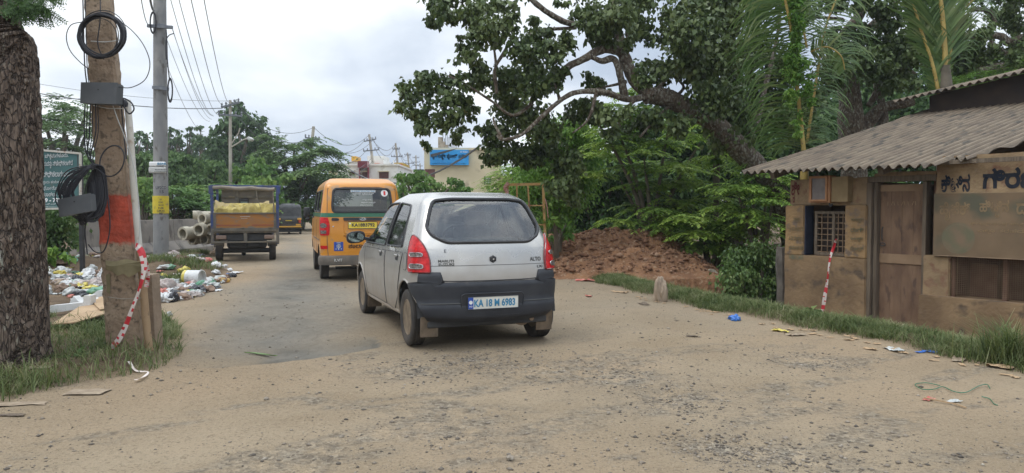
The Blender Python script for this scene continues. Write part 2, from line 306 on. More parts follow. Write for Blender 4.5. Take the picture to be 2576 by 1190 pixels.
def groundmat():
    m = bpy.data.materials.new('dirt road ground'); m.use_nodes = True; t = m.node_tree; n = t.nodes; l = t.links; b = n['Principled BSDF']; b.inputs['Roughness'].default_value = .95; b.inputs['Specular IOR Level'].default_value = .15
    at = n.new('ShaderNodeAttribute'); at.attribute_name = 'msk'; sp = n.new('ShaderNodeSeparateColor'); l.new(at.outputs['Color'], sp.inputs[0])
    q = n.new('ShaderNodeTexCoord')
    def noise(sc, det=5, ro=.55):
        a = n.new('ShaderNodeTexNoise'); a.inputs['Scale'].default_value = sc; a.inputs['Detail'].default_value = det; a.inputs['Roughness'].default_value = ro; l.new(q.outputs['Object'], a.inputs['Vector']); return a.outputs[0]
    def ramp(src, p, c0, c1):
        r = n.new('ShaderNodeValToRGB'); r.color_ramp.elements[0].position = p[0]; r.color_ramp.elements[1].position = p[1]; r.color_ramp.elements[0].color = (*c0, 1); r.color_ramp.elements[1].color = (*c1, 1); l.new(src, r.inputs[0]); return r.outputs[0]
    def mix(f, a, bb):
        x = n.new('ShaderNodeMix'); x.data_type = 'RGBA'
        for k, v in ((0, f), (6, a), (7, bb)):
            if isinstance(v, tuple): x.inputs[k].default_value = (*v, 1)
            elif isinstance(v, float): x.inputs[k].default_value = v
            else: l.new(v, x.inputs[k])
        return x.outputs[2]
    def mth(op, a, bb=0., cc=0.):
        x = n.new('ShaderNodeMath'); x.operation = op; x.use_clamp = True
        for k, v in ((0, a), (1, bb), (2, cc)):
            if isinstance(v, float): x.inputs[k].default_value = v
            else: l.new(v, x.inputs[k])
        return x.outputs[0]
    dirt = ramp(noise(.9, 6), (.35, .65), (.268, .205, .132), (.335, .268, .182))
    dirt = mix(mth('MULTIPLY', ramp(noise(.45, 4), (.45, .62), (0, 0, 0), (1, 1, 1)), .6), dirt, (.31, .225, .14)); fine = noise(46, 4, .7); dirt = mix(mth('MULTIPLY', ramp(fine, (.54, .61), (0, 0, 0), (1, 1, 1)), .5), dirt, (.14, .105, .07)); f2 = noise(17, 5, .75); dirt = mix(mth('MULTIPLY', ramp(f2, (.59, .66), (0, 0, 0), (1, 1, 1)), .45), dirt, (.13, .10, .07)); dirt = mix(mth('MULTIPLY', ramp(noise(90, 2, .6), (.60, .68), (0, 0, 0), (1, 1, 1)), .5), dirt, (.44, .37, .28))  # dark specks in the colour stand in for weak shading of small bumps
    gr = ramp(noise(14, 5, .7), (.35, .7), (.17, .15, .12), (.28, .25, .20)); c = mix(mth('MULTIPLY', sp.outputs[0], .8), dirt, gr)
    vo = n.new('ShaderNodeTexVoronoi'); vo.inputs['Scale'].default_value = 42; l.new(q.outputs['Object'], vo.inputs['Vector'])
    sc_ = n.new('ShaderNodeSeparateColor'); l.new(vo.outputs['Color'], sc_.inputs[0])
    peb = ramp(sc_.outputs[0], (.1, .95), (.09, .075, .06), (.28, .24, .18))
    pm = mth('MULTIPLY', sp.outputs[1], ramp(noise(5, 4, .7), (.40, .58), (0, 0, 0), (1, 1, 1)))
    c = mix(pm, c, peb)
    soil = ramp(noise(3, 5), (.35, .65), (.10, .07, .045), (.17, .12, .075)); c = mix(sp.outputs[2], c, soil)
    asp = ramp(noise(2.5, 6, .7), (.35, .62), (.11, .105, .09), (.20, .185, .155)); c = mix(mth('MULTIPLY', at.outputs['Alpha'], ramp(noise(1.6, 5, .7), (.28, .5), (.55, .55, .55), (1, 1, 1))), c, asp)
    l.new(c, b.inputs['Base Color'])
    bu = n.new('ShaderNodeBump'); bu.inputs['Strength'].default_value = 1.0; bu.inputs['Distance'].default_value = .02
    hh = mth('MULTIPLY_ADD', vo.outputs['Distance'], sp.outputs[1], fine); l.new(hh, bu.inputs['Height']); l.new(bu.outputs[0], b.inputs['Normal']); return m
M['ground'] = groundmat()
cen = Vg[Fg].mean(1); Hm = Cc[Fg].mean(1)
road_mask = (-side_of(cen[:, 0], cen[:, 1], ledge) < .02) & (side_of(cen[:, 0], cen[:, 1], redge) < .02)
asp_mask = Hm[:, 3] > .3
def sub(name, msk):
    F = Fg[msk]; u, inv = np.unique(F, return_inverse=True); o = mk(name, Vg[u], inv.reshape(-1, 4), M['ground'], smooth=True)
    ca = o.data.color_attributes.new('msk', 'FLOAT_COLOR', 'POINT'); ca.data.foreach_set('color', Cc[u].astype(np.float32).ravel()); return tag(o, kind='structure')
sub('ground', ~road_mask); sub('dirt_road', road_mask & ~asp_mask); sub('asphalt_road', road_mask & asp_mask)

# loose gravel lying on the road (nobody could count it)
def stones(n, xy, size, name, m, smax=3.0):
    base = np.array([[1, 0, 0], [-1, 0, 0], [0, 1, 0], [0, -1, 0], [0, 0, 1], [0, 0, -1]], float); Fb = np.array([[0, 2, 4], [2, 1, 4], [1, 3, 4], [3, 0, 4], [2, 0, 5], [1, 2, 5], [3, 1, 5], [0, 3, 5]])
    S = size*(.5+rs.pareto(2.6, n)); S = np.minimum(S, size*smax); V = base[None]*(S[:, None, None]*np.array([1, .8, .55]))*(.7+.6*rs.rand(n, 6, 1))
    an = rs.rand(n)*6.28; c, s_ = np.cos(an)[:, None], np.sin(an)[:, None]; x = V[..., 0]*c-V[..., 1]*s_; y = V[..., 0]*s_+V[..., 1]*c
    z = V[..., 2]+(H(xy[:, 0], xy[:, 1])+S*.15)[:, None]
    V = np.stack([x+xy[:, :1], y+xy[:, 1:2], z], -1).reshape(-1, 3); F = (Fb[None]+6*np.arange(n)[:, None, None]).reshape(-1, 3)
    return tag(mk(name, V, F, m), kind='stuff')
M['stone'] = leafmat('road stones', [(.06, .052, .045), (.13, .11, .09), (.24, .20, .155), (.36, .32, .26)], trans=0, rough=.9, clump=8)
pts = []
while len(pts) < 70000:
    d = 1.9+22*rs.rand()**2.0; x = (rs.rand()-.5)*1.5*d
    pts.append((x, d))
pts = np.array(pts); dl = -side_of(pts[:, 0], pts[:, 1], ledge); dr = side_of(pts[:, 0], pts[:, 1], redge); keep = (dl < .1) & (dr < .1)
q = fbm(pts[:, 0]*1.1+7, pts[:, 1]*1.1, 3); keep &= (q > -.12+.16*rs.rand(len(pts)))
pts = pts[keep]; g_ = stones(len(pts), pts, .0038, 'gravel', M['stone'], 5)
pp = []
for (px, py, r) in pockets:
    gx, gy = G2(px, py); a_ = rs.randn(520, 2)*r*.7; pp.append(a_+[gx, gy])
pp = np.concatenate(pp); stones(len(pp), pp, .0062, 'gravel', M['stone'], 2.5)

# ---- grass
M['grass'] = leafmat('verge grass', [(.05, .08, .024), (.10, .14, .04), (.18, .21, .08), (.36, .32, .19)], trans=.35, rough=.6, clump=2.5)
def grass(name, xy, h, wd, m, lean=.55, label=None):
    n = len(xy); hh = h*(.5+.8*rs.rand(n)); an = rs.rand(n)*6.283; ln = lean*(.2+rs.rand(n))*hh; z0 = H(xy[:, 0], xy[:, 1])-.01
    dx, dy = np.cos(an), np.sin(an); wx, wy = -dy*wd, dx*wd
    def row(t, wt, zf): return [np.stack([xy[:, 0]+dx*ln*t*t+s_*wx*wt, xy[:, 1]+dy*ln*t*t+s_*wy*wt, z0+hh*zf], -1) for s_ in (-1, 1)]
    a, b = row(0, 1, 0); c, d = row(.55, .85, .58); e_, f = row(1, .12, .9)
    V = np.stack([a, b, c, d, e_, f], 1).reshape(-1, 3); k = 6*np.arange(n)[:, None]
    F = np.concatenate([k+np.array([[0, 1, 3, 2]]), k+np.array([[2, 3, 5, 4]])]); return tag(mk(name, V, F, m), kind='stuff')
def scatter(n, box, fn):
    out = []; x0, x1, y0, y1 = box
    while sum(map(len, out)) < n:
        p = np.stack([x0+(x1-x0)*rs.rand(n), y0+(y1-y0)*rs.rand(n)], -1); p = p[fn(p[:, 0], p[:, 1])]; out.append(p)
    return np.concatenate(out)[:n]
def fl(x, y):
    d = -side_of(x, y, ledge); dirtpatch = np.exp(-(((x+5.6)/1.3)**2+((y-9.2)/1.2)**2)); return (d > -.02) & (d < 3.5) & (y < 9.3) & (rs.rand(*x.shape) < .25+1.5*sstep(-.08, .1, fbm(x*1.3, y*1.3, 3))-1.1*dirtpatch)
grass('grass', scatter(44000, (-6.5, -2.2, 3.2, 8.8), fl), .085, .0030, M['grass'], 1.6)
def fr_(x, y):
    d = side_of(x, y, redge); return (d > -.05) & (d < 1.0) & (rs.rand(*x.shape) < sstep(-.05, .2, d+.25*fbm(x*2, y*2, 3))*sstep(1.1, .6, d)*(.5+1.2*sstep(-.15, .1, fbm(x*1.5, y*1.5, 2))))
grass('grass', scatter(36000, (1.2, 7.5, 5.2, 14.5), fr_), .085, .0030, M['grass'], 1.6)
grass('grass', scatter(3800, (-6.5, -2.2, 3.2, 8.8), fl), .17, .0045, M['grass'], 1.1); grass('grass', scatter(2600, (1.2, 7.5, 5.2, 14.5), fr_), .115, .0042, M['grass'], 1.2)
def fm(x, y): d = -side_of(x, y, ledge); return (d > .2) & (fbm(x*.9, y*.9, 3) > .02) & (y > 12)
grass('grass', scatter(9000, (-10.5, -5, 12, 21), fm), .13, .006, M['grass'], .8)
def ff(x, y): d = -side_of(x, y, ledge); d2 = side_of(x, y, redge); return ((d > 0) & (d < 7)) | ((d2 > 0) & (d2 < 6))
grass('grass', scatter(14000, (-32, 4, 36, 62), ff), .22, .02, M['grass'], .7)
# ================================================================ VEHICLES
UU = np.concatenate([np.linspace(0, 1, 260, endpoint=False), np.linspace(1, 2, 120, endpoint=False), np.linspace(2, 3, 120)])
class Shell:
    """a closed car body: at every height a rounded plan outline; u 0..1 goes round the rear corner, 1..2 along the side, 2..3 round the front"""
    def __init__(s, w, yr, yf, a, af, p, pf=2.6, taper=.03, L=3.5):
        f = lambda T: (np.array([q[0] for q in T]), np.array([q[1] for q in T]))
        zz = np.linspace(0, 2.2, 441)
        def sm(T, k=7):
            v = np.interp(zz, *f(T)); ker = np.ones(2*k+1)/(2*k+1)
            for _ in range(2): v = np.convolve(np.pad(v, k, 'edge'), ker, 'valid')
            return v
        s.zz = zz; s.w = sm(w); s.yr = sm(yr); s.yf = sm(yf); s.a = sm(a); s.af = sm(af); s.p = p; s.pf = pf; s.taper = taper; s.L = L
    def at(s, T, z): return float(np.interp(z, s.zz, T))
    def outline(s, z):
        w, yr, yf, a, af = [s.at(T, z) for T in (s.w, s.yr, s.yf, s.a, s.af)]; K = 121
        ph = np.linspace(0, 1, K)**1.6*np.pi/2; rx = w*np.sin(ph)**(2/s.p); ry = yr+a*(1-np.cos(ph)**(2/s.p))
        rx[0] = 0; ry[0] = yr
        sy = np.linspace(yr+a, yf-af, 40); fx = w*np.sin(ph[::-1])**(2/s.pf); fy = yf-af*(1-np.cos(ph[::-1])**(2/s.pf)); fx[-1] = 0; fy[-1] = yf
        segs = [(rx, ry), (np.full(40, w), sy), (fx, fy)]; U = []; X = []; Y = []
        for i, (x, y) in enumerate(segs):
            x = x*(1-s.taper*((y-s.L/2)/(s.L/2))**2) if True else x
            d = np.concatenate([[0], np.cumsum(np.hypot(np.diff(x), np.diff(y)))]); U.append(i+d/max(d[-1], 1e-9)); X.append(x); Y.append(y)
        return np.concatenate(U), np.concatenate(X), np.concatenate(Y)
    def S(s, u, z, off=0, side=1):
        U, X, Y = s.cache(z); x = np.interp(u, U, X); y = np.interp(u, U, Y)
        p = Vector((x, y, z))
        if off:
            e = .004; u0 = max(u-e, 0); u1 = min(u+e, 3); t1 = Vector((np.interp(u1, U, X)-np.interp(u0, U, X), np.interp(u1, U, Y)-np.interp(u0, U, Y), 0))
            if u < e: t1 = Vector((1, 0, 0))
            U2, X2, Y2 = s.cache(z+.006); t2 = Vector((np.interp(u, U2, X2)-x, np.interp(u, U2, Y2)-y, .006)); n = t1.cross(t2)
            if n.length > 1e-12: p = p+n.normalized()*off
        return Vector((p.x*side, p.y, p.z))
    def cache(s, z):
        if not hasattr(s, '_c'): s._c = {}
        k = int(z/.006); f = z/.006-k
        for q in (k, k+1):
            if q not in s._c: U, X, Y = s.outline(q*.006); s._c[q] = (np.interp(UU, U, X), np.interp(UU, U, Y))
        a, b = s._c[k], s._c[k+1]
        return UU, a[0]*(1-f)+b[0]*f, a[1]*(1-f)+b[1]*f
    def ux(s, x, z): U, X, Y = s.cache(z); k = U <= 1.0; return float(np.interp(abs(x), X[k], U[k]))
    def uy(s, y, z): U, X, Y = s.cache(z); return float(np.interp(y, Y, U))
def dense(poly, n=10, r=0):
    P_ = [Vector((a, b)) for a, b in poly]; K = len(P_); out = []
    for i in range(K):
        a, b, c = P_[i-1], P_[i], P_[(i+1) % K]; rr = min(r, (a-b).length*.45, (c-b).length*.45)
        if r: q0 = b+(a-b).normalized()*rr; q1 = b+(c-b).normalized()*rr; out += [q0*(1-t)**2+b*2*t*(1-t)+q1*t*t for t in [k/5 for k in range(6)]]
        else: out.append(b)
    res = []
    for i in range(len(out)):
        a, b = out[i], out[(i+1) % len(out)]; k = max(1, int((b-a).length/(.04)))
        res += [a+(b-a)*t/k for t in range(k)]
    return [(v.x, v.y) for v in res]
def surf(sh, kind, q, off, side):
    a, z = q
    if kind == 'rear': u = sh.ux(a, z); return sh.S(u, z, off, 1 if a >= 0 else -1)
    if kind == 'side': return sh.S(sh.uy(a, z), z, off, side)
    return sh.S(max(a, 0), z, off, side)                       # kind 'u'
def centre(poly):
    x = [p[0] for p in poly]; y = [p[1] for p in poly]; return ((min(x)+max(x))/2, (min(y)+max(y))/2)
def panel(sh, kind, poly, off, m, name, parent, side=1, rings=7, thick=.0, smooth=True, edge=None):
    c = centre(poly); n = len(poly); V = [surf(sh, kind, c, off, side)]; F = []
    for k in range(1, rings+1):
        t = k/rings
        for p in poly: V.append(surf(sh, kind, (c[0]+(p[0]-c[0])*t, c[1]+(p[1]-c[1])*t), off, side))
    for j in range(n): F.append([0, 1+j, 1+(j+1) % n])
    for k in range(1, rings):
        for j in range(n): F.append([1+(k-1)*n+j, 1+k*n+j, 1+k*n+(j+1) % n, 1+(k-1)*n+(j+1) % n])
    if thick:
        b = len(V)
        for p in poly: V.append(surf(sh, kind, p, off-thick, side))
        for j in range(n): F.append([1+(rings-1)*n+j, b+j, b+(j+1) % n, 1+(rings-1)*n+(j+1) % n])
    mb = MB(); mb.add(V, F); o = mb.build(name, m, parent, smooth); return o
def seal(sh, kind, poly, r, m, name, parent, off=.004, side=1, n=6): 
    mb = MB(); mb.tube([surf(sh, kind, p, off, side) for p in poly], r, n, closed=True); return mb.build(name, m, parent, True)
def body(sh, zs, cuts, m, name, parent, nu=(46, 150, 26), zoff=None):
    """the shell with holes: each cut is (kind, outline, side or 0)"""
    us = np.concatenate([np.linspace(0, 1, nu[0], endpoint=False), 1+np.linspace(0, 1, nu[1], endpoint=False), 2+np.linspace(0, 1, nu[2])]); nz = len(zs); NU = len(us)
    V = []; F = []
    for side in (1, -1):
        A = np.zeros((nz, NU, 3)); Uv = np.zeros((nz, NU)); 
        for i, z in enumerate(zs):
            U, X, Y = sh.cache(z); A[i, :, 0] = np.interp(us, U, X); A[i, :, 1] = np.interp(us, U, Y); A[i, :, 2] = z
        keep = np.ones((nz-1, NU-1), bool)
        for kind, poly, sd_ in cuts:
            if kind == 'side' and sd_ and sd_ != side: continue
            if kind == 'rear': px = A[..., 0]*side; ok = us[None, :] < 1.02
            elif kind == 'front': px = A[..., 0]*side; ok = us[None, :] > 1.9
            else: px = A[..., 1]; ok = (A[..., 0] > .3)
            pz = A[..., 2]; ins = inpoly(px, pz, poly) & ok
            allin = ins[:-1, :-1] & ins[1:, :-1] & ins[:-1, 1:] & ins[1:, 1:]; keep &= ~allin
            # pull the verts of kept faces that lie inside out to the outline
            used = np.zeros((nz, NU), bool); used[:-1, :-1] |= keep; used[1:, :-1] |= keep; used[:-1, 1:] |= keep; used[1:, 1:] |= keep
            for i, j in zip(*np.where(ins & used)):
                q = np.array([px[i, j], pz[i, j]]); best = None
                for k in range(len(poly)):
                    a = np.array(poly[k]); b = np.array(poly[(k+1) % len(poly)]); ab = b-a; t = np.clip((q-a)@ab/(ab@ab+1e-12), 0, 1); r = a+ab*t; d = np.hypot(*(q-r))
                    if best is None or d < best[0]: best = (d, r)
                r = best[1]
                if kind == 'side': v = sh.S(sh.uy(r[0], r[1]), r[1]); A[i, j] = v
                elif kind == 'rear': v = sh.S(sh.ux(r[0], r[1]), r[1]); A[i, j] = (abs(r[0]), v.y, r[1])
                else: A[i, j, 0] = abs(r[0]); A[i, j, 2] = r[1]
        b = len(V); A = A.copy(); A[..., 0] *= side; V += [tuple(v) for v in A.reshape(-1, 3)]
        ii, jj = np.where(keep)
        for i, j in zip(ii, jj):
            q = [b+i*NU+j, b+i*NU+j+1, b+(i+1)*NU+j+1, b+(i+1)*NU+j]; F.append(q if side > 0 else q[::-1])
    o = mk(name, V, F, m, parent, True); bm = bmesh.new(); bm.from_mesh(o.data); bmesh.ops.remove_doubles(bm, verts=bm.verts[:], dist=.0004); bm.to_mesh(o.data); bm.free()
    return o
def roofcap(sh, z, m, name, parent, rise=.02, n=14):
    U, X, Y = sh.cache(z); us = np.linspace(0, 3, 70); x = np.interp(us, U, X); y = np.interp(us, U, Y); A = []
    yc0, yc1 = y[0], y[-1]
    V = []; F = []
    for k in range(n+1):
        t = k/n
        for i in range(len(us)):
            V.append((x[i]*math.cos(t*math.pi/2)**.9 if k < n else 0, y[i]+(np.clip(y[i], yc0+.25, yc1-.25)-y[i])*(1-math.cos(t*math.pi/2)), z+rise*math.sin(t*math.pi/2)))
    K = len(us); V2 = [(-a, b, c) for a, b, c in V]; b0 = len(V)
    for k in range(n):
        for i in range(K-1): q = [k*K+i, k*K+i+1, (k+1)*K+i+1, (k+1)*K+i]; F.append(q); F.append([b0+j for j in q[::-1]])
    mb = MB(); mb.add(V+V2, F); return mb.build(name, m, parent, True)
def wheel(parent, c, R, wd, rimm, side, Rr=.62, steel=True, name='wheel'):
    """tyre with tread grooves and a pressed steel rim; axis along x"""
    e_ = empty(name, c); e_.parent = parent; h = wd/2
    mb = MB(); pr = [(R*Rr, -h*.8), (R*.80, -h), (R*.93, -h*.96), (R*.985, -h*.78)]
    for k in range(5):
        x0 = -h*.68+k*h*.34; pr += [(R, x0-h*.12), (R, x0+h*.12)]
        if k < 4: pr += [(R-.007, x0+h*.13), (R-.007, x0+h*.21)]
    pr += [(R*.985, h*.78), (R*.93, h*.96), (R*.80, h), (R*Rr, h*.8)]; mb.lathe(pr, 40, 'X', close=True); mb.build('tyre', M['rubber'], e_, True)
    mb = MB(); s_ = side; r = R*Rr
    pr = [(r*1.03, -h*.8), (r*1.03, s_*h*.82), (r*.98, s_*h*.86), (r*.9, s_*h*.72), (r*.84, s_*h*.38), (r*.62, s_*h*.42), (r*.5, s_*h*.66), (r*.36, s_*h*.7), (r*.3, s_*h*.5), (r*.2, s_*h*.52), (.001, s_*h*.54)]
    mb.lathe(pr, 32, 'X'); mb.cur = 1
    for k in range(8):
        a = k*math.pi/4; mb.box((s_*h*.42, math.cos(a)*r*.73, math.sin(a)*r*.73), (.02, r*.12, r*.2), .004, (a, 0, 0))
    mb.build('rim', [rimm, M['black']], e_, True); return e_
M['glass'] = glassmat('car glass', (.74, .80, .77), 1.55, .02, .065)
M['clear'] = mat('clear lamp lens', (.07, .05, .045), (.22, .19, .17), 60, .3, .2, coat=.2, spec=.3)
M['redlens'] = mat('red lamp lens', (.40, .004, .006), (.62, .012, .014), 26, .3, coat=.25, bump=.3, bscale=60, spec=.3)
M['darkred'] = mat('dark lens rim', (.12, .005, .006), rough=.2, coat=1)
M['seat'] = mat('seat cloth', (.13, .135, .14), (.18, .18, .18), 20, .9)
M['plate'] = mat('number plate', (.62, .60, .52), (.74, .73, .66), 9, .5)
M['chrome'] = mat('chrome', (.55, .55, .55), rough=.25, metal=1)
M['blue_letter'] = mat('blue characters', (.02, .16, .30), (.04, .24, .40), 14, .5)
M['navy'] = mat('navy plastic', (.02, .07, .35), rough=.5)
def silver():
    m = mat('silver paint', (.50, .49, .465), None, rough=.22, metal=.75, coat=.7, back=(.05, .05, .05)); t = m.node_tree; n = t.nodes; l = t.links; b = n['Principled BSDF']
    # road dust caked on the lower body
    q = n.new('ShaderNodeTexCoord'); sp = n.new('ShaderNodeSeparateXYZ'); l.new(q.outputs['Object'], sp.inputs[0]); a = n.new('ShaderNodeTexNoise'); a.inputs['Scale'].default_value = 5; a.inputs['Detail'].default_value = 3; l.new(q.outputs['Object'], a.inputs['Vector'])
    k = n.new('ShaderNodeMath'); k.operation = 'MULTIPLY_ADD'; l.new(a.outputs[0], k.inputs[0]); k.inputs[1].default_value = .42; l.new(sp.outputs[2], k.inputs[2])
    r = n.new('ShaderNodeMapRange'); l.new(k.outputs[0], r.inputs[0]); r.inputs[1].default_value = .48; r.inputs[2].default_value = 1.08; r.inputs[3].default_value = .9; r.inputs[4].default_value = .06
    src = b.inputs['Base Color'].links[0].from_socket; x = n.new('ShaderNodeMix'); x.data_type = 'RGBA'; l.new(r.outputs[0], x.inputs[0]); l.new(src, x.inputs[6]); x.inputs[7].default_value = (.26, .205, .145, 1); l.new(x.outputs[2], b.inputs['Base Color'])
    rr = n.new('ShaderNodeMapRange'); l.new(r.outputs[0], rr.inputs[0]); rr.inputs[3].default_value = .23; rr.inputs[4].default_value = .85; l.new(rr.outputs[0], b.inputs['Roughness'])
    c_ = n.new('ShaderNodeMapRange'); l.new(r.outputs[0], c_.inputs[0]); c_.inputs[3].default_value = .7; c_.inputs[4].default_value = .0; l.new(c_.outputs[0], b.inputs['Coat Weight'])
    mt = n.new('ShaderNodeMapRange'); l.new(r.outputs[0], mt.inputs[0]); mt.inputs[3].default_value = .75; mt.inputs[4].default_value = .0; l.new(mt.outputs[0], b.inputs['Metallic']); return m
M['silver'] = silver()
M['bumper'] = mat('grey bumper plastic', (.022, .024, .030), (.036, .038, .043), 5, .55, bump=.1, bscale=200, spec=.4, c3=(.13, .105, .08), s3=3, w3=.03)
M['rim_dust'] = mat('dusty steel rim', (.13, .095, .06), (.24, .185, .125), 12, .75, .2)
M['interior'] = mat('interior trim', (.035, .036, .038), (.05, .05, .05), 4, .8)
def hatchback():
    root = empty('hatchback_car', CARPOS, CARYAW, 'dusty silver hatchback with dark grey bumper driving away on the dirt road', 'car')
    w = [(0, .66), (.2, .675), (.34, .715), (.55, .735), (.75, .735), (.92, .715), (1.0, .69), (1.2, .625), (1.34, .565), (1.41, .52), (1.45, .44), (1.6, .3)]
    yr = [(0, .10), (.3, .06), (.6, .045), (.72, .05), (.9, .085), (1.0, .12), (1.2, .235), (1.36, .345), (1.40, .39), (1.44, .50), (1.465, .7), (1.6, .8)]
    yf = [(0, 3.42), (.3, 3.47), (.6, 3.44), (.75, 3.36), (.86, 3.1), (.94, 2.72), (1.15, 2.36), (1.34, 2.06), (1.41, 1.88), (1.46, 1.6), (1.6, 1.5)]
    a = [(0, .20), (.3, .24), (.7, .27), (1.0, .30), (1.3, .26), (1.45, .25), (1.6, .2)]; af = [(0, .35), (.8, .5), (1.0, .4), (1.4, .3), (1.6, .2)]
    sh = Shell(w, yr, yf, a, af, 3.1, 2.6, .035, 3.5)
    RW = .455; rg = dense([(-.41, .985), (.41, .985), (.53, 1.05), (.565, 1.12), (.50, 1.30), (.455, 1.375), (.3, 1.392), (-.3, 1.392), (-.455, 1.375), (-.50, 1.30), (-.565, 1.12), (-.53, 1.05)], r=.05)
    s1 = dense([(.66, .93), (.78, 1.26), (.86, 1.335), (1.30, 1.36), (1.32, .915)], r=.035); s2 = dense([(1.39, .912), (1.37, 1.36), (1.72, 1.352), (1.98, 1.29), (2.42, 1.0), (2.5, .905)], r=.03)
    fg = dense([(-.60, .97), (.60, .97), (.50, 1.35), (-.50, 1.35)], r=.05)
    arch = lambda yc, zc, R: [(yc+R*math.cos(t), zc+R*math.sin(t)) for t in np.linspace(0, 2*math.pi, 40, endpoint=False)]
    ar, af_ = arch(.47, .30, .325), arch(2.83, .30, .325)
    zs = np.concatenate([np.linspace(.27, 1.36, 78), np.linspace(1.37, 1.455, 12)])
    body(sh, zs, [('rear', rg, 0), ('side', s1, 0), ('side', s2, 0), ('front', fg, 0), ('side', ar, 0), ('side', af_, 0)], M['silver'], 'body', root)
    roofcap(sh, 1.455, M['silver'], 'roof', root, .012)
    o = panel(sh, 'rear', rg, -.006, M['glass'], 'rear_window', root); s_ = seal(sh, 'rear', rg, .017, M['black'], 'seal', o, .001)
    for sd_ in (-1, 1):
        # doors: a skin 4 mm proud with dark shut lines, window and handle
        d1 = dense([(.80, .44), (.72, .62), (.60, .88), (1.33, .865), (1.345, .30), (1.02, .28), (.88, .36)], r=.04); d2 = dense([(1.365, .30), (1.353, .865), (2.50, .85), (2.52, .55), (2.44, .30)], r=.04)
        for poly, gl, hy in ((d1, s1, .80), (d2, s2, 1.55)):
            d = panel(sh, 'side', poly, .004, M['silver'], 'door', root, sd_, 6); seal(sh, 'side', poly, .004, M['black'], 'shut_line', d, .002, sd_)
            wn = panel(sh, 'side', gl, -.005, M['glass'], 'window', root, sd_); seal(sh, 'side', gl, .011, M['black'], 'seal', wn, .001, sd_)
            hp = dense([(hy-.045, .79), (hy+.065, .79), (hy+.06, .845), (hy-.04, .845)], r=.02); h = panel(sh, 'side', hp, .006, M['black'], 'handle', root, sd_, 2)
            mb = MB(); mb.bar(surf(sh, 'side', (hy-.03, .835), .018, sd_), surf(sh, 'side', (hy+.055, .835), .018, sd_), .02, .02, .004); mb.build('grip', M['silver'], h)
        fp = dense([(.42, .72), (.54, .72), (.545, .88), (.44, .88)], r=.03)
        if sd_ < 0: fl_ = panel(sh, 'side', fp, .004, M['silver'], 'fuel_flap', root, sd_, 3); seal(sh, 'side', fp, .0035, M['black'], 'shut_line', fl_, .002, sd_)
        # tail light: teardrop that wraps the corner
        tl = [(.665, .715), (.985, .715), (.985, .80), (.978, .92), (.955, 1.0), (.92, 1.045), (.87, 1.05), (.80, 1.02), (.735, .965), (.69, .90), (.667, .83)]
        tl = dense([(u_, z_) for u_, z_ in tl], r=.02); lt = panel(sh, 'u', tl, .018, M['redlens'], 'tail_light', root, sd_, 8, .03); seal(sh, 'u', tl, .007, M['darkred'], 'rim', lt, .015, sd_)
        for zc, hh in ((.872, .018), (.768, .022)):
            q = [(.825+.088*np.sign(math.cos(t))*abs(math.cos(t))**.6, zc+hh*np.sign(math.sin(t))*abs(math.sin(t))**.6) for t in np.linspace(0, 6.2832, 28, endpoint=False)]
            panel(sh, 'u', q, .026, M['clear'], 'reflector', lt, sd_, 3, .01); seal(sh, 'u', q, .0035, M['chrome'], 'reflector_rim', lt, .025, sd_)
        # arch lips and inner liners
        for yc in (.47, 2.83):
            t_ = np.linspace(-.12, math.pi+.12, 26); mb = MB(); mb.tube([surf(sh, 'side', (yc+.325*math.cos(t), .30+.325*math.sin(t)), .002, sd_) for t in t_], .011, 6); mb.build('arch_lip', M['silver'], root, True)
            mb = MB(); A = [[(sd_*(.69 if k == 0 else .42), yc+.34*math.cos(t), .30+.34*math.sin(t)) for t in np.linspace(0, math.pi, 18)] for k in (0, 1)]; mb.grid(A); mb.add([(sd_*.42, yc, .3)]+[(sd_*.42, yc+.34*math.cos(t), .30+.34*math.sin(t)) for t in np.linspace(0, math.pi, 18)], [[0, i+1, i+2] for i in range(17)]); mb.build('wheel_housing', M['interior'], root)
        # sill strip
        mb = MB(); mb.tube([surf(sh, 'side', (y_, .27), -.01, sd_) for y_ in np.linspace(.82, 2.5, 12)], .022, 6); mb.build('sill', M['silver'], root, True)
        # mud flaps
        for yc, xx in ((.14, .575), (2.47, .62)):
            mb = MB(); mb.box((sd_*xx, yc, .215), (.17, .012, .19), .005, (.10, 0, 0)); mb.build('mud_flap', M['mudflap'], root)
        for yc in (.47, 2.83): wheel(root, (sd_*.64, yc, .268), .268, .15, M['rim_dust'], sd_)
        # mirror
        mb = MB(); bm = bmesh.new(); bmesh.ops.create_uvsphere(bm, u_segments=20, v_segments=12, radius=1); V = []
        for v in bm.verts:
            x, y, z = v.co; f = (abs(x)**3+abs(z)**3)**(1/3); k = 1/max(f, .2) if f > .2 else 1; k = min(k, 1.15)
            V.append((sd_*(.86)+x*.108*k, 2.36+(y*.075 if y > 0 else y*.012), .965+z*.07*k-.012*x*sd_))
        bm.verts.index_update(); F = [[v.index for v in f.verts] for f in bm.faces]; bm.free(); mb.add(V, F); mi = mb.build('mirror', M['black'], root, True)
        mb = MB(); mb.add([(sd_*.86+.092*math.cos(t), 2.345, .965+.056*math.sin(t)) for t in np.linspace(0, 6.28, 24, endpoint=False)], [list(range(24))]); mb.build('mirror_glass', M['mirror'], mi)
        mb = MB(); mb.prism([(sd_*.64, 2.30, .92), (sd_*.66, 2.50, .90), (sd_*.62, 2.34, 1.03)], (sd_*.03, 0, 0)); mb.bar((sd_*.67, 2.38, .935), (sd_*.79, 2.38, .955), .05, .04, .01); mb.build('mirror_arm', M['black'], mi)
    # tailgate: skin, shut line, crease, lock, badges
    tg = dense([(-.545, .645), (-.40, .632), (.40, .632), (.545, .645), (.585, .73), (.60, .88), (.615, .93), (-.615, .93), (-.60, .88), (-.585, .73)], r=.03)
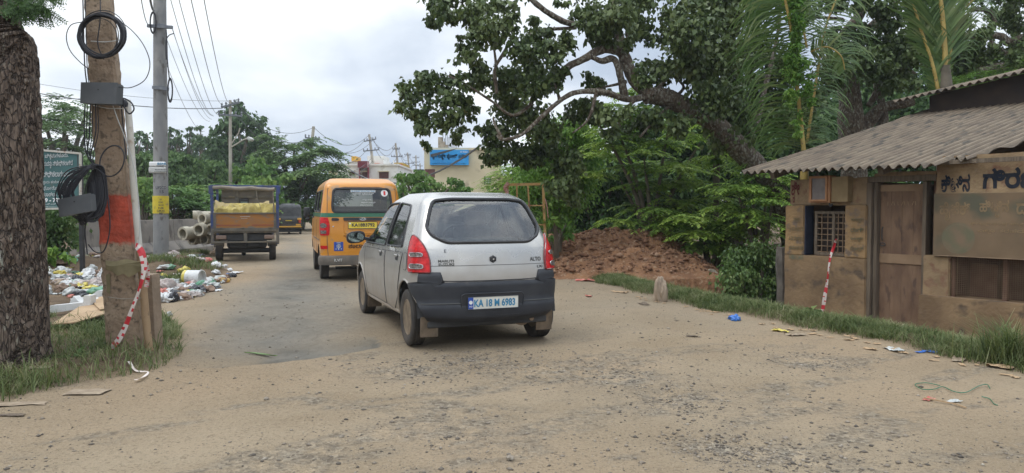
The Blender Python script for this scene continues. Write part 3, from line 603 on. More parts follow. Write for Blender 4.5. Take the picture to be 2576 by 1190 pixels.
    g = panel(sh, 'rear', [(a_, min(b_, .93)) for a_, b_ in tg], .003, M['silver'], 'tailgate', root, 1, 10)
    mb = MB(); mb.tube([surf(sh, 'rear', p, .004, 1) for p in [(-.60, .93), (-.598, .86), (-.58, .73), (-.55, .66), (-.50, .64), (-.3, .634), (0, .632), (.3, .634), (.50, .64), (.55, .66), (.58, .73), (.598, .86), (.60, .93)]], .0055, 6); mb.build('shut_line', M['black'], g)
    mb = MB(); mb.tube([surf(sh, 'rear', (x_, .775), .003, 1) for x_ in np.linspace(-.585, .585, 22)], .003, 5); mb.build('crease', M['shade'], g)
    mb = MB(); mb.lathe([(.036, .0), (.036, .012), (.03, .02), (.012, .022), (.001, .022)], 6, 'Y', (0.02, 0, 0)); 
    lk = surf(sh, 'rear', (.0, .83), 0, 1); o = mb.build('lock', M['black'], root, False, (lk.x, lk.y+.0, lk.z), rot=(math.pi, 0, 0)); mb = MB(); mb.lathe([(.009, 0), (.009, .026), (.001, .026)], 10, 'Y', (.02, 0, 0)); mb.build('keyhole', M['chrome'], o)
    def rearframe(x, z, off=.006): p = surf(sh, 'rear', (x, z), off, 1); q = surf(sh, 'rear', (x+.05, z), off, 1); t = surf(sh, 'rear', (x, z+.05), off, 1); return frame(p, q-p, t-p)
    text('MARUTI', .145, .026, M['badge'], root, rearframe(-.50, .806), 'badge', .03); text('SUZUKI', .145, .024, M['badge'], root, rearframe(-.50, .777), 'badge', .03)
    text('ALTO', .125, .04, M['badge'], root, rearframe(.40, .80), 'badge', .02); text('LXi', .065, .026, M['badge'], root, rearframe(.475, .735), 'badge', .03)
    text('E', .02, .03, M['letter_dark'], root, rearframe(-.44, .895), 'badge', .0)
    hw_ = surf(sh, 'side', (1.28, .895), .008, -1); text('Family', .22, .06, M['letter_white'], root, frame(surf(sh, 'side', (1.10, .86), .010, -1), surf(sh, 'side', (.9, .86), .010, -1)-surf(sh, 'side', (1.1, .86), .010, -1), Vector((0, 0, 1))), 'sticker', .02)
    # bumper: its own skin round the corner
    us = list(np.linspace(0, 1, 40))+[1+.0]; rows = 26; V = []; F = []
    for sd_ in (1, -1):
        A = []
        for k in range(rows):
            row = []
            for j in range(46):
                t = j/45; zb = .245+.03*t**3; u_f = t
                # top edge: low under the tailgate, high under the lamps
                x_at = surf(sh, 'u', (min(t*1.0, 1), .65), 0, 1).x; ztop = .625+.095*float(sstep(.55, .605, x_at)); z_ = zb+(ztop-zb)*(k/(rows-1)); 
                yend = .47-math.sqrt(max(.335**2-(z_-.30)**2, 0)); yend = max(yend, .13) if z_ < .62 else .16
                y_edge = yend if z_ < .5 else .135+(.72-z_)*.0+.02
                uend = sh.uy(min(max(yend, .1), .30), z_); bulge = .022+.016*math.sin(math.pi*min(max((z_-zb)/(.47-zb), 0), 1))+.014*float(sstep(.44, .40, z_)); bulge *= 1-float(sstep(ztop-.03, ztop, z_))*.75
                bulge *= 1-.8*float(sstep(zb+.05, zb, z_)); row.append(surf(sh, 'u', (t*min(uend, 1.0), z_), bulge, sd_))
            A.append(row)
        b = len(V); V += [p for r in A for p in r]; F += [[b+i*46+j, b+i*46+j+1, b+(i+1)*46+j+1, b+(i+1)*46+j] for i in range(rows-1) for j in range(45)]
    mb = MB(); mb.add(V, F); bp = mb.build('bumper', M['bumper'], root, True)
    rc = dense([(-.29, .315), (.29, .315), (.31, .52), (-.31, .52)], r=.05); panel(sh, 'rear', rc, .044, M['bumper_dark'], 'plate_recess', bp, 1, 4, .01); seal(sh, 'rear', rc, .006, M['bumper'], 'recess_rim', bp, .046)
    mb = MB(); mb.tube([surf(sh, 'rear', (x_, .435), .037, 1) for x_ in np.linspace(-.64, .64, 30)], .004, 5); mb.build('bumper_seam', M['shade'], bp)
    pz, ph_, pw = .375, .115, .50; y0 = surf(sh, 'rear', (0, .43), .054, 1).y
    pl = empty('number_plate', (0, y0, pz)); pl.parent = root
    mb = MB(); mb.box((0, 0, ph_/2), (pw, .006, ph_), .003); mb.build('plate', M['plate'], pl); mb = MB(); mb.box((-pw/2+.028, -.004, ph_/2), (.05, .004, ph_-.01), .001); mb.build('blue_band', M['navy'], pl)
    fr = lambda x, z, y=-.0075: frame((x, y, z), (1, 0, 0), (0, 0, 1))
    text('KA 18 M 6983', .405, .072, M['blue_letter'], pl, fr(-.19, .02), bold=.03); text('IND', .03, .016, M['letter_white'], pl, fr(-.236, .02), bold=.01)
    mb = MB(); mb.lathe([(.018, 0), (.018, .002), (.001, .002)], 12, 'Y', (-.222, -.0085, .065)); mb.build('emblem', M['white'], pl)
    mb = MB()
    for (a0, b0, a1, b1) in ((-pw/2, 0, pw/2, 0), (-pw/2, ph_, pw/2, ph_), (-pw/2, 0, -pw/2, ph_), (pw/2, 0, pw/2, ph_)): mb.bar((a0, -.004, b0), (a1, -.004, b1), .008, .006)
    mb.build('plate_frame', M['letter_dark'], pl)
    # underside, exhaust, interior
    mb = MB(); mb.bx(-.60, .60, .12, 3.3, .20, .27, .02); mb.bx(-.5, .5, .40, .54, .22, .30, .02); mb.tube([(.28, .42, .25), (.45, .42, .25)], .10, 14); mb.build('underbody', M['interior'], root)
    mb = MB(); mb.tube([(.43, .10, .245), (.43, .8, .26)], .022, 10); mb.lathe([(.0, 0), (.09, 0), (.09, .3), (0, .3)], 16, 'Y', (.36, .18, .26)); mb.build('exhaust', M['dust'], root)
    mb = MB(); mb.bx(-.55, .55, .42, .80, .88, .92, .02); mb.bx(-.58, .58, .75, .95, .45, 1.0, .05); mb.bx(-.60, .60, .3, 3.0, .28, .34); mb.build('rear_seat', M['seat'], root)
    for sd_ in (-1, 1):
        mb = MB(); mb.box((sd_*.32, 1.55, .82), (.44, .13, .62), .06, (-.18, 0, 0)); mb.box((sd_*.32, 1.48, 1.19), (.26, .10, .17), .05, (-.1, 0, 0)); mb.bx(sd_*.32-.22, sd_*.32+.22, 1.6, 2.05, .42, .56, .05); mb.build('seat', M['seat'], root)
    mb = MB(); mb.bx(-.62, .62, 2.35, 2.85, .72, .93, .06); mb.build('dashboard', M['interior'], root)
    mb = MB(); mb.tube([Vector((.32+.175*math.cos(t), 2.16+.07*math.sin(t)*.6, .93+.165*math.sin(t))) for t in np.linspace(0, 6.2832, 24, endpoint=False)], .013, 6, closed=True); mb.bar((.16, 2.16, .93), (.48, 2.16, .93), .03, .02); mb.build('steering_wheel', M['black'], root)
    mb = MB(); mb.box((0, .52, .955), (.16, .05, .045), .01); mb.build('brake_lamp', M['redlens'], root)
    wg = []
    for x_, z_ in fg: wg.append(sh.S(3-(3-2)*0 if False else float(np.interp(abs(x_), sh.cache(z_)[1][::-1][:118], sh.cache(z_)[0][::-1][:118])), z_, -.01, 1 if x_ >= 0 else -1))
    mb = MB(); c_ = sum((Vector(v) for v in wg), Vector())/len(wg); mb.add([c_]+wg, [[0, i+1, (i+1) % len(wg)+1] for i in range(len(wg))]); mb.build('windscreen', M['glass'], root, True)
    mb = MB(); mb.box((0, 2.05, 1.27), (.20, .02, .06), .01); mb.build('rear_view_mirror', M['black'], root)
    return root
M['mudflap'] = mat('muddy rubber flap', (.10, .075, .05), (.17, .125, .085), 12, .9)
M['mirror'] = mat('mirror glass', (.30, .36, .33), rough=.04, metal=1)
M['shade'] = mat('shut line', (.10, .10, .095), rough=.8)
M['badge'] = mat('badge', (.07, .068, .06), rough=.35, metal=.8)
M['bumper_dark'] = mat('plate recess plastic', (.02, .022, .028), (.032, .032, .036), 5, .6)
_d = Vector((math.sin(-math.radians(21.5)), math.cos(math.radians(21.5)), 0)); _p = Vector((-.345, 7.32, 0))-_d*.47
CARPOS = (_p.x, _p.y, .0); CARYAW = math.radians(21.5)
hatchback()

# ---------------------------------------------------------------- school van
M['orange'] = mat('school bus yellow paint', (.58, .225, .016), (.66, .275, .028), 2.5, .38, coat=.5, c3=(.42, .23, .09), s3=5, w3=.04, back=(.05, .04, .03))
M['green'] = mat('green stripe', (.01, .13, .06), rough=.4, coat=.4)
M['yplate'] = mat('yellow plate', (.68, .50, .03), (.75, .58, .07), 9, .5)
M['vanglass'] = glassmat('dark van glass', (.3, .34, .33), 1.5, .03, .05)
M['dustgrey'] = mat('dusty grey plastic', (.09, .08, .068), (.15, .125, .10), 6, .8)
def van():
    root = empty('school_van', VANPOS, VANYAW, 'orange yellow school van with green waist stripe ahead of the silver hatchback', 'van')
    w = [(0, .70), (.4, .735), (.7, .75), (1.1, .745), (1.3, .72), (1.6, .675), (1.72, .655), (1.79, .62), (1.84, .54), (2, .4)]
    yr = [(0, .06), (.5, .05), (.9, .04), (1.15, .055), (1.45, .10), (1.68, .16), (1.76, .20), (1.82, .32), (1.86, .5), (2, .6)]
    yf = [(0, 3.8), (.6, 3.78), (.9, 3.6), (1.1, 3.35), (1.6, 2.85), (1.75, 2.7), (1.84, 2.4), (2, 2.2)]; a = [(0, .16), (1, .18), (1.7, .2), (2, .2)]; af = [(0, .3), (2, .3)]
    sh = Shell(w, yr, yf, a, af, 4.2, 3, .02, 3.8)
    rg = dense([(-.515, 1.245), (.515, 1.245), (.525, 1.37), (.50, 1.62), (.46, 1.66), (-.46, 1.66), (-.50, 1.62), (-.525, 1.37)], r=.06)
    s1 = dense([(.35, 1.25), (1.25, 1.25), (1.25, 1.64), (.42, 1.64)], r=.05); s2 = dense([(1.4, 1.25), (2.2, 1.25), (2.2, 1.64), (1.4, 1.64)], r=.05); s3_ = dense([(2.3, 1.13), (3.1, 1.13), (2.8, 1.50), (2.3, 1.60)], r=.05)
    arch = lambda yc: [(yc+.34*math.cos(t), .32+.34*math.sin(t)) for t in np.linspace(0, 2*math.pi, 36, endpoint=False)]
    fg = dense([(-.6, 1.1), (.6, 1.1), (.5, 1.65), (-.5, 1.65)], r=.05)
    body(sh, np.concatenate([np.linspace(.46, 1.7, 60), np.linspace(1.72, 1.845, 10)]), [('rear', rg, 0), ('side', s1, 0), ('side', s2, 0), ('side', s3_, 0), ('side', arch(.72), 0), ('side', arch(3.1), 0), ('front', fg, 0)], M['orange'], 'body', root, (40, 110, 20))
    roofcap(sh, 1.845, M['orange'], 'roof', root, .02)
    o = panel(sh, 'rear', rg, -.004, M['vanglass'], 'rear_window', root); seal(sh, 'rear', rg, .022, M['black'], 'seal', o, .001)
    for sd_ in (-1, 1):
        for q in (s1, s2, s3_): o = panel(sh, 'side', q, -.004, M['vanglass'], 'side_window', root, sd_); seal(sh, 'side', q, .013, M['black'], 'seal', o, .001, sd_)
        tl = dense([(.70, .83), (.90, .83), (.985, 1.0), (1.0, 1.145), (.94, 1.155), (.72, 1.145), (.68, 1.0)], r=.03); lt = panel(sh, 'u', tl, .012, M['redlens'], 'tail_light', root, sd_, 5, .02)
        q = [(.82+.075*math.cos(t), 1.005+.045*math.sin(t)) for t in np.linspace(0, 6.283, 20, endpoint=False)]; panel(sh, 'u', q, .017, M['clear'], 'reflector', lt, sd_, 2)
        q = dense([(.76, .86), (.88, .86), (.89, .92), (.75, .92)], r=.01); panel(sh, 'u', q, .017, M['clear'], 'reflector', lt, sd_, 2)
        q = dense([(.73, .59), (.90, .59), (.91, .65), (.73, .65)], r=.01); panel(sh, 'u', q, .008, M['redlens'], 'fog_reflector', root, sd_, 2, .01)
        for yc in (.72, 3.1): wheel(root, (sd_*.64, yc, .30), .30, .155, M['dustgrey'], sd_)
        mb = MB(); mb.box((sd_*.86, 2.95, 1.22), (.13, .07, .23), .04); mb.bar((sd_*.70, 2.95, 1.16), (sd_*.82, 2.95, 1.18), .03); mb.box((sd_*.84, 2.93, 1.085), (.10, .07, .07), .03); mb.build('mirror', M['black'], root, True)
        mb = MB(); mb.tube([surf(sh, 'side', (2.26, z_), .002, sd_) for z_ in (.5, .8, 1.1)], .005, 4); mb.tube([surf(sh, 'side', (1.28, z_), .002, sd_) for z_ in (.5, .8, 1.1)], .005, 4); mb.tube([surf(sh, 'side', (y_, .74), .004, sd_) for y_ in np.linspace(.4, 2.2, 6)], .008, 4); mb.build('shut_line', M['shade'], root)
    # green stripe all round
    for sd_ in (-1, 1):
        A = [[surf(sh, 'u', (u_, z_), .003, sd_) for u_ in list(np.linspace(0, 1, 24))+list(np.linspace(1.02, 2, 20))] for z_ in (1.155, 1.19, 1.228)]; mb = MB(); mb.grid(A); mb.build('stripe', M['green'], root, True)
    # tailgate seam, garnish, handle, plate, words
    def tub(pts, r, name, m): mb = MB(); mb.tube([surf(sh, 'rear', p, .004, 1) for p in pts], r, 5); return mb.build(name, m, root)
    tub([(-.60, 1.66), (-.61, 1.4), (-.62, 1.1), (-.62, .7), (-.60, .40)], .005, 'shut_line', M['shade']); tub([(.60, 1.66), (.61, 1.4), (.62, 1.1), (.62, .7), (.60, .40)], .005, 'shut_line', M['shade']); tub([(-.60, 1.66), (-.3, 1.69), (.3, 1.69), (.60, 1.66)], .005, 'shut_line', M['shade'])
    g = panel(sh, 'rear', dense([(-.33, 1.09), (.33, 1.09), (.345, 1.145), (-.345, 1.145)], r=.02), .02, M['black'], 'garnish', root, 1, 3, .02)
    def rf(x, z, off=.008): p = surf(sh, 'rear', (x, z), off, 1); q = surf(sh, 'rear', (x+.05, z), off, 1); t = surf(sh, 'rear', (x, z+.05), off, 1); return frame(p, q-p, t-p)
    mb = MB(); mb.m = rf(0, 1.119, .026); t_ = np.linspace(0, 6.283, 20, endpoint=False); mb.tube([(.055*math.cos(t), .024*math.sin(t), 0) for t in t_], .004, 5, closed=True); mb.bar((-.04, -.01, 0), (.0, .008, 0), .008, .004); mb.bar((.0, -.008, 0), (.04, .010, 0), .008, .004); mb.build('emblem', M['chrome'], g)
    panel(sh, 'rear', dense([(-.545, 1.09), (-.42, 1.09), (-.41, 1.12), (-.44, 1.14), (-.54, 1.14)], r=.02), .014, M['black'], 'handle', root, 1, 3, .02)
    mb = MB(); mb.m = rf(-.515, .99, .002); mb.lathe([(.012, 0), (.012, .006), (.001, .006)], 10); mb.build('lock', M['chrome'], root)
    panel(sh, 'rear', dense([(-.33, .865), (.33, .865), (.33, 1.085), (-.33, 1.085)], r=.05), -.0015+.003, M['orange'], 'plate_recess', root, 1, 3); seal(sh, 'rear', dense([(-.33, .865), (.33, .865), (.33, 1.085), (-.33, 1.085)], r=.05), .008, M['orange'], 'recess_rim', root, .003)
    p = empty('number_plate', (0, 0, 0)); p.parent = root; F_ = rf(-.255, .955, .012)
    mb = MB(); mb.m = F_; mb.box((.255, .055, 0), (.51, .12, .006), .002); mb.build('plate', M['yplate'], p)
    mb = MB(); mb.m = F_
    for q0, q1 in (((0, -.005), (.51, -.005)), ((0, .115), (.51, .115)), ((0, -.005), (0, .115)), ((.51, -.005), (.51, .115))): mb.bar((q0[0], q0[1], .004), (q1[0], q1[1], .004), .008, .004)
    mb.build('plate_frame', M['letter_dark'], p)
    text('KA18B3792', .405, .065, M['letter_dark'], p, F_ @ Matrix.Translation((.06, .025, .0055)), bold=.035)
    mb = MB(); mb.m = F_; mb.box((.03, .085, .004), (.025, .025, .004)); mb.build('emblem', M['white'], p)
    text('ಜ್ಞಾನ ಭಾರತಿ ಶಾಲಾ ಶಿಕ್ಷಣ', .78, .05, M['letter_red2'], root, rf(-.34, .79), bold=.025); text('ಶಾಲಾ ವಾಹನ', .60, .085, M['letter_dark'], root, rf(-.255, .60), bold=.03)
    st = panel(sh, 'rear', dense([(-.505, .555), (-.345, .555), (-.345, .715), (-.505, .715)]), .006, M['navy'], 'sticker', root, 1, 2)
    mb = MB(); mb.m = rf(-.425, .64, .009)
    for k in range(7):
        a_ = k/7*6.283; mb.box((.03*math.cos(a_), .03*math.sin(a_), 0), (.018, .018, .002), 0, (0, 0, a_))
    mb.box((0, .06, 0), (.07, .012, .002)); mb.box((0, -.05, 0), (.02, .03, .002)); mb.box((-.045, -.05, 0), (.015, .02, .002)); mb.box((.045, -.05, 0), (.015, .02, .002)); mb.lathe([(.015, 0), (.015, .002), (.001, .002)], 8); mb.build('emblem', M['pale'], st)
    # window stickers
    d = panel(sh, 'rear', dense([(-.20, 1.60), (.24, 1.60), (.24, 1.64), (-.20, 1.64)]), .003, M['white'], 'banner', root, 1, 2); text('SRI GURUDEV EDUCATION TRUST', .42, .022, M['blue_letter'], d, rf(-.19, 1.609, .006), bold=.03)
    text('ಜ್ಞಾನ ಭಾರತಿ', .38, .05, M['letter_white'], root, rf(-.17, 1.54, .004), bold=.02); text('ವಿದ್ಯಾ ಸಂಸ್ಥೆ', .16, .03, M['letter_white'], root, rf(.0, 1.45, .004)); text('ಸರ್ಕಾರಿ ಮಾನ್ಯತೆ', .25, .026, M['letter_white'], root, rf(-.02, 1.40, .004)); text('ಚಿಕ್ಕಮಗಳೂರು', .20, .022, M['letter_white'], root, rf(-.04, 1.355, .004))
    dc = panel(sh, 'rear', [(.40+.062*math.cos(t), 1.585+.062*math.sin(t)) for t in np.linspace(0, 6.283, 24, endpoint=False)], .004, M['white'], 'number_disc', root, 1, 2); text('1', .035, .075, M['letter_red'], dc, rf(.385, 1.548, .008), bold=.05)
    # bumper and underside
    A = [[surf(sh, 'u', (u_, z_), o_, 1) for u_ in np.linspace(0, 1, 24)] for z_, o_ in ((.30, -.02), (.31, .05), (.36, .055), (.43, .05), (.46, .035), (.475, .0))]; mb = MB(); mb.grid(A); mb.grid([[Vector((-v.x, v.y, v.z)) for v in r] for r in A]); bp = mb.build('bumper', M['dustgrey'], root, True)
    text('K.VIT', .14, .05, M['pale'], bp, rf(-.50, .37, .062), bold=.02)
    mb = MB(); mb.bx(-.6, .6, .3, 3.5, .30, .44); mb.bar((-.45, .5, .22), (.45, .5, .22), .05); mb.tube([(-.55, .72, .3), (.55, .72, .3)], .05, 8); mb.build('underbody', M['interior'], root)
    mb = MB(); mb.bar((-.05, .15, .20), (.55, .15, .20), .03); mb.bar((-.2, .2, .3), (.1, .15, .19), .03); mb.bar((-.05, .15, .20), (-.05, .25, .34), .03); mb.build('tow_frame', M['dustgrey'], root)
    mb = MB(); mb.bx(-.6, .6, .5, .62, .8, 1.3, .04); mb.bx(-.6, .6, 1.5, 1.62, .8, 1.35, .04); mb.build('seat', M['seat'], root)
    return root
M['letter_red2'] = mat('dark red lettering', (.16, .02, .02), rough=.6); M['pale'] = mat('faded pale paint', (.45, .45, .42), (.55, .55, .52), 8, .7)
VANYAW = math.radians(17.5); _g = Vector((-2.66, 13.3, 0)); VANPOS = (_g.x, _g.y, -.005); van()
# ---------------------------------------------------------------- three wheeled cargo truck
M['truck_blue'] = mat('worn blue paint', (.03, .06, .20), (.07, .08, .13), 6, .6, c3=(.10, .09, .08), s3=9, w3=.12)
M['truck_grey'] = mat('dusty grey steel', (.10, .095, .08), (.16, .14, .11), 5, .8, c3=(.20, .16, .11), s3=12, w3=.1)
M['truck_panel'] = mat('faded orange tail board', (.36, .15, .03), (.30, .14, .05), 3, .7, c3=(.19, .15, .11), s3=3.5, w3=.22, stretch=(1, 1, 3))
M['tarp'] = mat('yellow tarpaulin', (.30, .225, .045), (.47, .37, .09), 5, .6, bump=.6, bscale=14, bdist=.03)
M['tarp_old'] = mat('faded tarpaulin', (.30, .22, .08), (.38, .29, .12), 4, .7, bump=.5, bscale=12, bdist=.03)
M['cab_board'] = mat('grey cab board', (.14, .12, .10), (.19, .165, .13), 4, .8)
M['canvas'] = mat('rolled canvas', (.22, .19, .15), (.30, .26, .21), 8, .9)
def truck():
    loc = P(617, 560, 18.35); root = empty('cargo_truck', (loc.x, 18.35, .0), math.radians(17.5), 'three wheeled cargo truck with blue posts and orange tailboard carrying yellow tarpaulin', 'truck')
    Wd = .76; mb = MB()
    for s in (-1, 1):
        mb.bx(s*Wd-.035, s*Wd+.035, 0, .07, .42, 1.88, .008); mb.bx(s*Wd-.03, s*Wd+.03, 1.75, 1.82, .6, 1.86); mb.bx(s*Wd-.02, s*Wd+.02, .05, 1.8, 1.80, 1.85)
        mb.bx(s*(Wd+.03)-.04, s*(Wd+.03)+.04, -.01, .10, 1.66, 1.86, .01); mb.bx(s*Wd-.02, s*Wd+.02, .05, 1.8, 1.45, 1.50)
    mb.bx(-Wd-.10, Wd+.10, 1.68, 1.80, 1.86, 1.93, .01)
    mb.build('cargo_frame', M['truck_blue'], root)
    mb = MB()
    for s in (-1, 1): mb.bx(s*Wd-.015, s*Wd+.015, .07, 1.75, .78, 1.16)
    mb.bx(-Wd, Wd, .03, 1.8, .72, .78); mb.build('cargo_bed', M['truck_grey'], root)
    tb = MB(); tb.bx(-Wd+.04, Wd-.04, -.01, .03, .82, 1.19, .006); g = tb.build('tailboard', M['truck_panel'], root)
    mb = MB()
    for z0, z1 in ((1.17, 1.205), (.74, .83)): mb.bx(-Wd+.03, Wd-.03, -.035, .035, z0, z1, .006)
    for s in (-1, 1): mb.bx(s*(Wd-.06)-.03, s*(Wd-.06)+.03, -.03, .03, .83, 1.17)
    for x in (-.55, -.05, .58): mb.bx(x-.04, x+.04, -.06, 0, .81, .84, .006)
    mb.build('tailboard_frame', M['truck_grey'], root)
    mb = MB(); mb.bx(-.68, -.10, -.016, -.0105, .885, .905); mb.bx(.15, .66, -.016, -.0105, .885, .905); mb.build('red_tape', M['faded_red'], g)
    mb = MB(); mb.bx(-.12, .12, -.016, -.0105, 1.10, 1.11); mb.bx(-.10, .05, -.016, -.0105, 1.06, 1.068); mb.build('lettering', M['pale'], g)
    # cab wall with its little window, cab roof
    mb = MB(); mb.bx(-.66, .66, 1.84, 1.90, .7, 1.80, .02); cb = mb.build('cab_wall', M['cab_board'], root)
    mb = MB()
    for x in (-.28, .22): mb.bx(x-.04, x+.04, 1.80, 1.838, 1.2, 1.78)
    for z in (1.40, 1.62, 1.79): mb.bx(-.66, .66, 1.80, 1.836, z-.025, z+.025)
    mb.build('cab_ribs', M['truck_grey'], cb)
    mb = MB(); mb.bx(-.21, .03, 1.79, 1.832, 1.32, 1.57, .02); wf = mb.build('window_frame', M['black'], cb); mb = MB(); mb.bx(-.175, -.005, 1.782, 1.788, 1.355, 1.49); mb.build('window', M['pane_green'], wf)
    mb = MB(); mb.bx(-.52, .0, 1.86, 2.6, 1.80, 1.90, .03); mb.bx(.02, .50, 1.86, 2.6, 1.80, 1.90, .03); mb.bx(-.66, .66, 1.9, 2.9, .5, 1.75, .12); mb.build('cab', M['truck_blue'], root)
    pts = [(x, .02+.02*math.sin(x*5), 1.80+.012*math.sin(x*9)-.02*x) for x in np.linspace(-.74, .70, 14)]; mb = MB(); mb.tube(pts, .045, 10, wob=.25); mb.build('rolled_canvas', M['canvas'], root, True)
    mb = MB(); mb.bar((.66, 0, 1.75), (.68, .02, .86), .02, .02); mb.bar((.58, .0, 1.42), (.76, .0, 1.47), .05, .01); mb.tube(spline([(.25, -.05, 1.85), (.28, -.06, 1.6), (.34, -.04, 1.4), (.38, 0, 1.25)], 5), .006, 5); mb.build('tie_rope', M['canvas'], root)
    # rear underframe, lamps, bumper bar
    mb = MB(); mb.bx(-Wd, Wd, -.03, .03, .46, .50, .006); mb.bx(-Wd, Wd, .0, .06, .70, .74); mb.bx(-.04, .04, -.02, .03, .50, .70); 
    for s in (-1, 1): mb.bx(s*Wd-.03, s*Wd+.03, -.02, .04, .44, .82)
    mb.build('rear_frame', M['truck_grey'], root)
    for s in (-1, 1): mb = MB(); mb.box((s*.56, .0, .60), (.24, .05, .10), .02); mb.build('tail_lamp', M['lampdust'], root)
    mb = MB(); mb.bx(-.62, .62, .06, 1.7, .52, .68); mb.bx(-.45, .5, .25, .6, .30, .55, .08); mb.bx(.0, .35, .2, .5, .33, .48, .05); mb.tube([(-.65, .42, .25), (.65, .42, .25)], .06, 8); mb.build('underbody', M['interior'], root)
    for s in (-1, 1): 
        mb = MB(); mb.box((s*.63, .28, .42), (.24, .06, .14), .02); mb.build('mudguard', M['truck_grey'], root); wheel(root, (s*.63, .42, .235), .235, .165, M['dustgrey'], s)
    wheel(root, (-.14, 2.35, .235), .235, .11, M['dustgrey'], 1)
    # crumpled tarpaulin (rests on the bed: its own thing)
    A = []; nx_, ny_ = 90, 44
    for j in range(ny_+1):
        v = j/ny_; row = []
        for i in range(nx_+1):
            x = -.72+1.44*i/nx_; y = .06+1.55*v; h = 1.17+.20*math.sin(math.pi*min(v*3.3, 1)*.5)+.05*math.sin(x*4+1)*math.sin(v*5)
            f = float(fbm(x*5, y*5, 3)); r = abs(float(fbm(x*4+5, y*3+4, 3)))*.35
            h += f*.30-r*.8+.10; h = min(h, 1.44); 
            if j == 0: h = 1.12
            row.append((x+.02*f, y-.05*f, h))
        A.append(row)
    mb = MB(); mb.grid(A); o = mb.build('tarpaulin', M['tarp'], None, True); o.matrix_world = Matrix.Translation(root.location) @ Matrix.Rotation(math.radians(17.5), 4, 'Z'); tag(o, 'crumpled yellow tarpaulin heaped over the load in the cargo truck bed', 'tarpaulin')
    A = []
    for j in range(14):
        v = j/13; row = []
        for i in range(60):
            u = i/59; x = -.74+1.30*u; sag = .13*math.sin(math.pi*u)**.8; z = 1.52-sag-.22*v; row.append((x, .75-.5*v+.05*math.sin(u*40+v*3)*v, z+.012*math.sin(u*55)))
        A.append(row)
    mb = MB(); mb.grid(A); o = mb.build('tarpaulin', M['tarp_old'], None, True); o.matrix_world = Matrix.Translation(root.location) @ Matrix.Rotation(math.radians(17.5), 4, 'Z'); tag(o, 'faded brown tarpaulin strung across the cargo truck behind the yellow one', 'tarpaulin')
M['faded_red'] = mat('faded red tape', (.33, .06, .04), (.25, .10, .06), 9, .8); M['pane_green'] = mat('cab pane', (.16, .21, .19), rough=.15); M['lampdust'] = mat('dusty lamp', (.20, .13, .10), (.25, .18, .14), 6, .6)
truck()

# ---------------------------------------------------------------- auto rickshaw
M['hood'] = mat('black vinyl hood', (.035, .037, .04), (.07, .07, .07), 4, .55, bump=.4, bscale=9, bdist=.03)
M['rick_black'] = mat('dusty black paint', (.03, .03, .03), (.06, .058, .052), 5, .5); M['amber'] = mat('amber paint', (.62, .33, .04), rough=.5); M['hired'] = mat('red lamp', (.5, .06, .03), rough=.4)
def rickshaw():
    D = 37.5; g = P(727, 540, D); z0 = -.12; root = empty('auto_rickshaw', (g.x, D, z0), math.radians(17), 'black auto rickshaw with yellow bumper band far ahead beside the cargo truck', 'auto rickshaw')
    w = [(0, .60), (.4, .64), (.9, .64), (1.3, .62), (1.55, .60), (1.64, .52), (1.7, .35)]; yr = [(0, .1), (.5, .0), (.95, .02), (1.0, .08), (1.5, .16), (1.62, .26), (1.7, .5)]; yf = [(0, 2.4), (1.0, 2.3), (1.6, 1.9), (1.7, 1.6)]
    sh = Shell(w, yr, yf, [(0, .2), (2, .2)], [(0, .5), (2, .4)], 4, 2.5, .03, 2.4)
    op = dense([(.75, .62), (1.9, .62), (1.75, 1.45), (.75, 1.45)], r=.06)
    body(sh, np.linspace(.40, .98, 24), [('side', [(a, min(b, 1.2)) for a, b in op], 0)], M['rick_black'], 'body', root, (20, 40, 12))
    body(sh, np.linspace(.985, 1.66, 28), [('side', op, 0)], M['hood'], 'hood', root, (20, 40, 12)); roofcap(sh, 1.66, M['hood'], 'hood_top', root, .03)
    for s in (-1, 1):
        mb = MB(); mb.box((s*.50, .0, .90), (.20, .05, .10), .01); mb.build('lamp_cap', M['amber'], root); mb = MB(); mb.box((s*.52, -.005, .78), (.11, .04, .14), .01); mb.build('tail_lamp', M['hired'], root)
        wheel(root, (s*.55, .45, .2), .2, .11, M['dustgrey'], s)
    wheel(root, (0, 2.1, .2), .2, .10, M['dustgrey'], 1)
    mb = MB(); mb.bx(-.62, .60, -.05, .02, .48, .55, .01); mb.build('bumper', M['amber'], root); mb = MB(); mb.bx(-.17, .14, -.03, -.01, .80, .84); mb.build('number_plate', M['yplate'], root)
    mb = MB(); mb.bx(.33, .56, -.03, -.01, .57, .65); mb.build('sticker', M['amber'], root); mb = MB(); mb.bx(-.5, .5, .1, 2.0, .24, .40, .05); mb.build('underbody', M['interior'], root)
    mb = MB(); mb.grid([[(.645+.10*k/5*(1+.3*math.sin(j)), .25+.1*j, 1.25-.9*k/5) for j in range(8)] for k in range(6)]); mb.build('side_curtain', M['hood'], root, True)
    for z in (.62, .68, .74): mb = MB(); mb.bx(-.4, .4, -.012, .03, z, z+.012); mb.build('louvre', M['dustgrey'], root)
rickshaw()

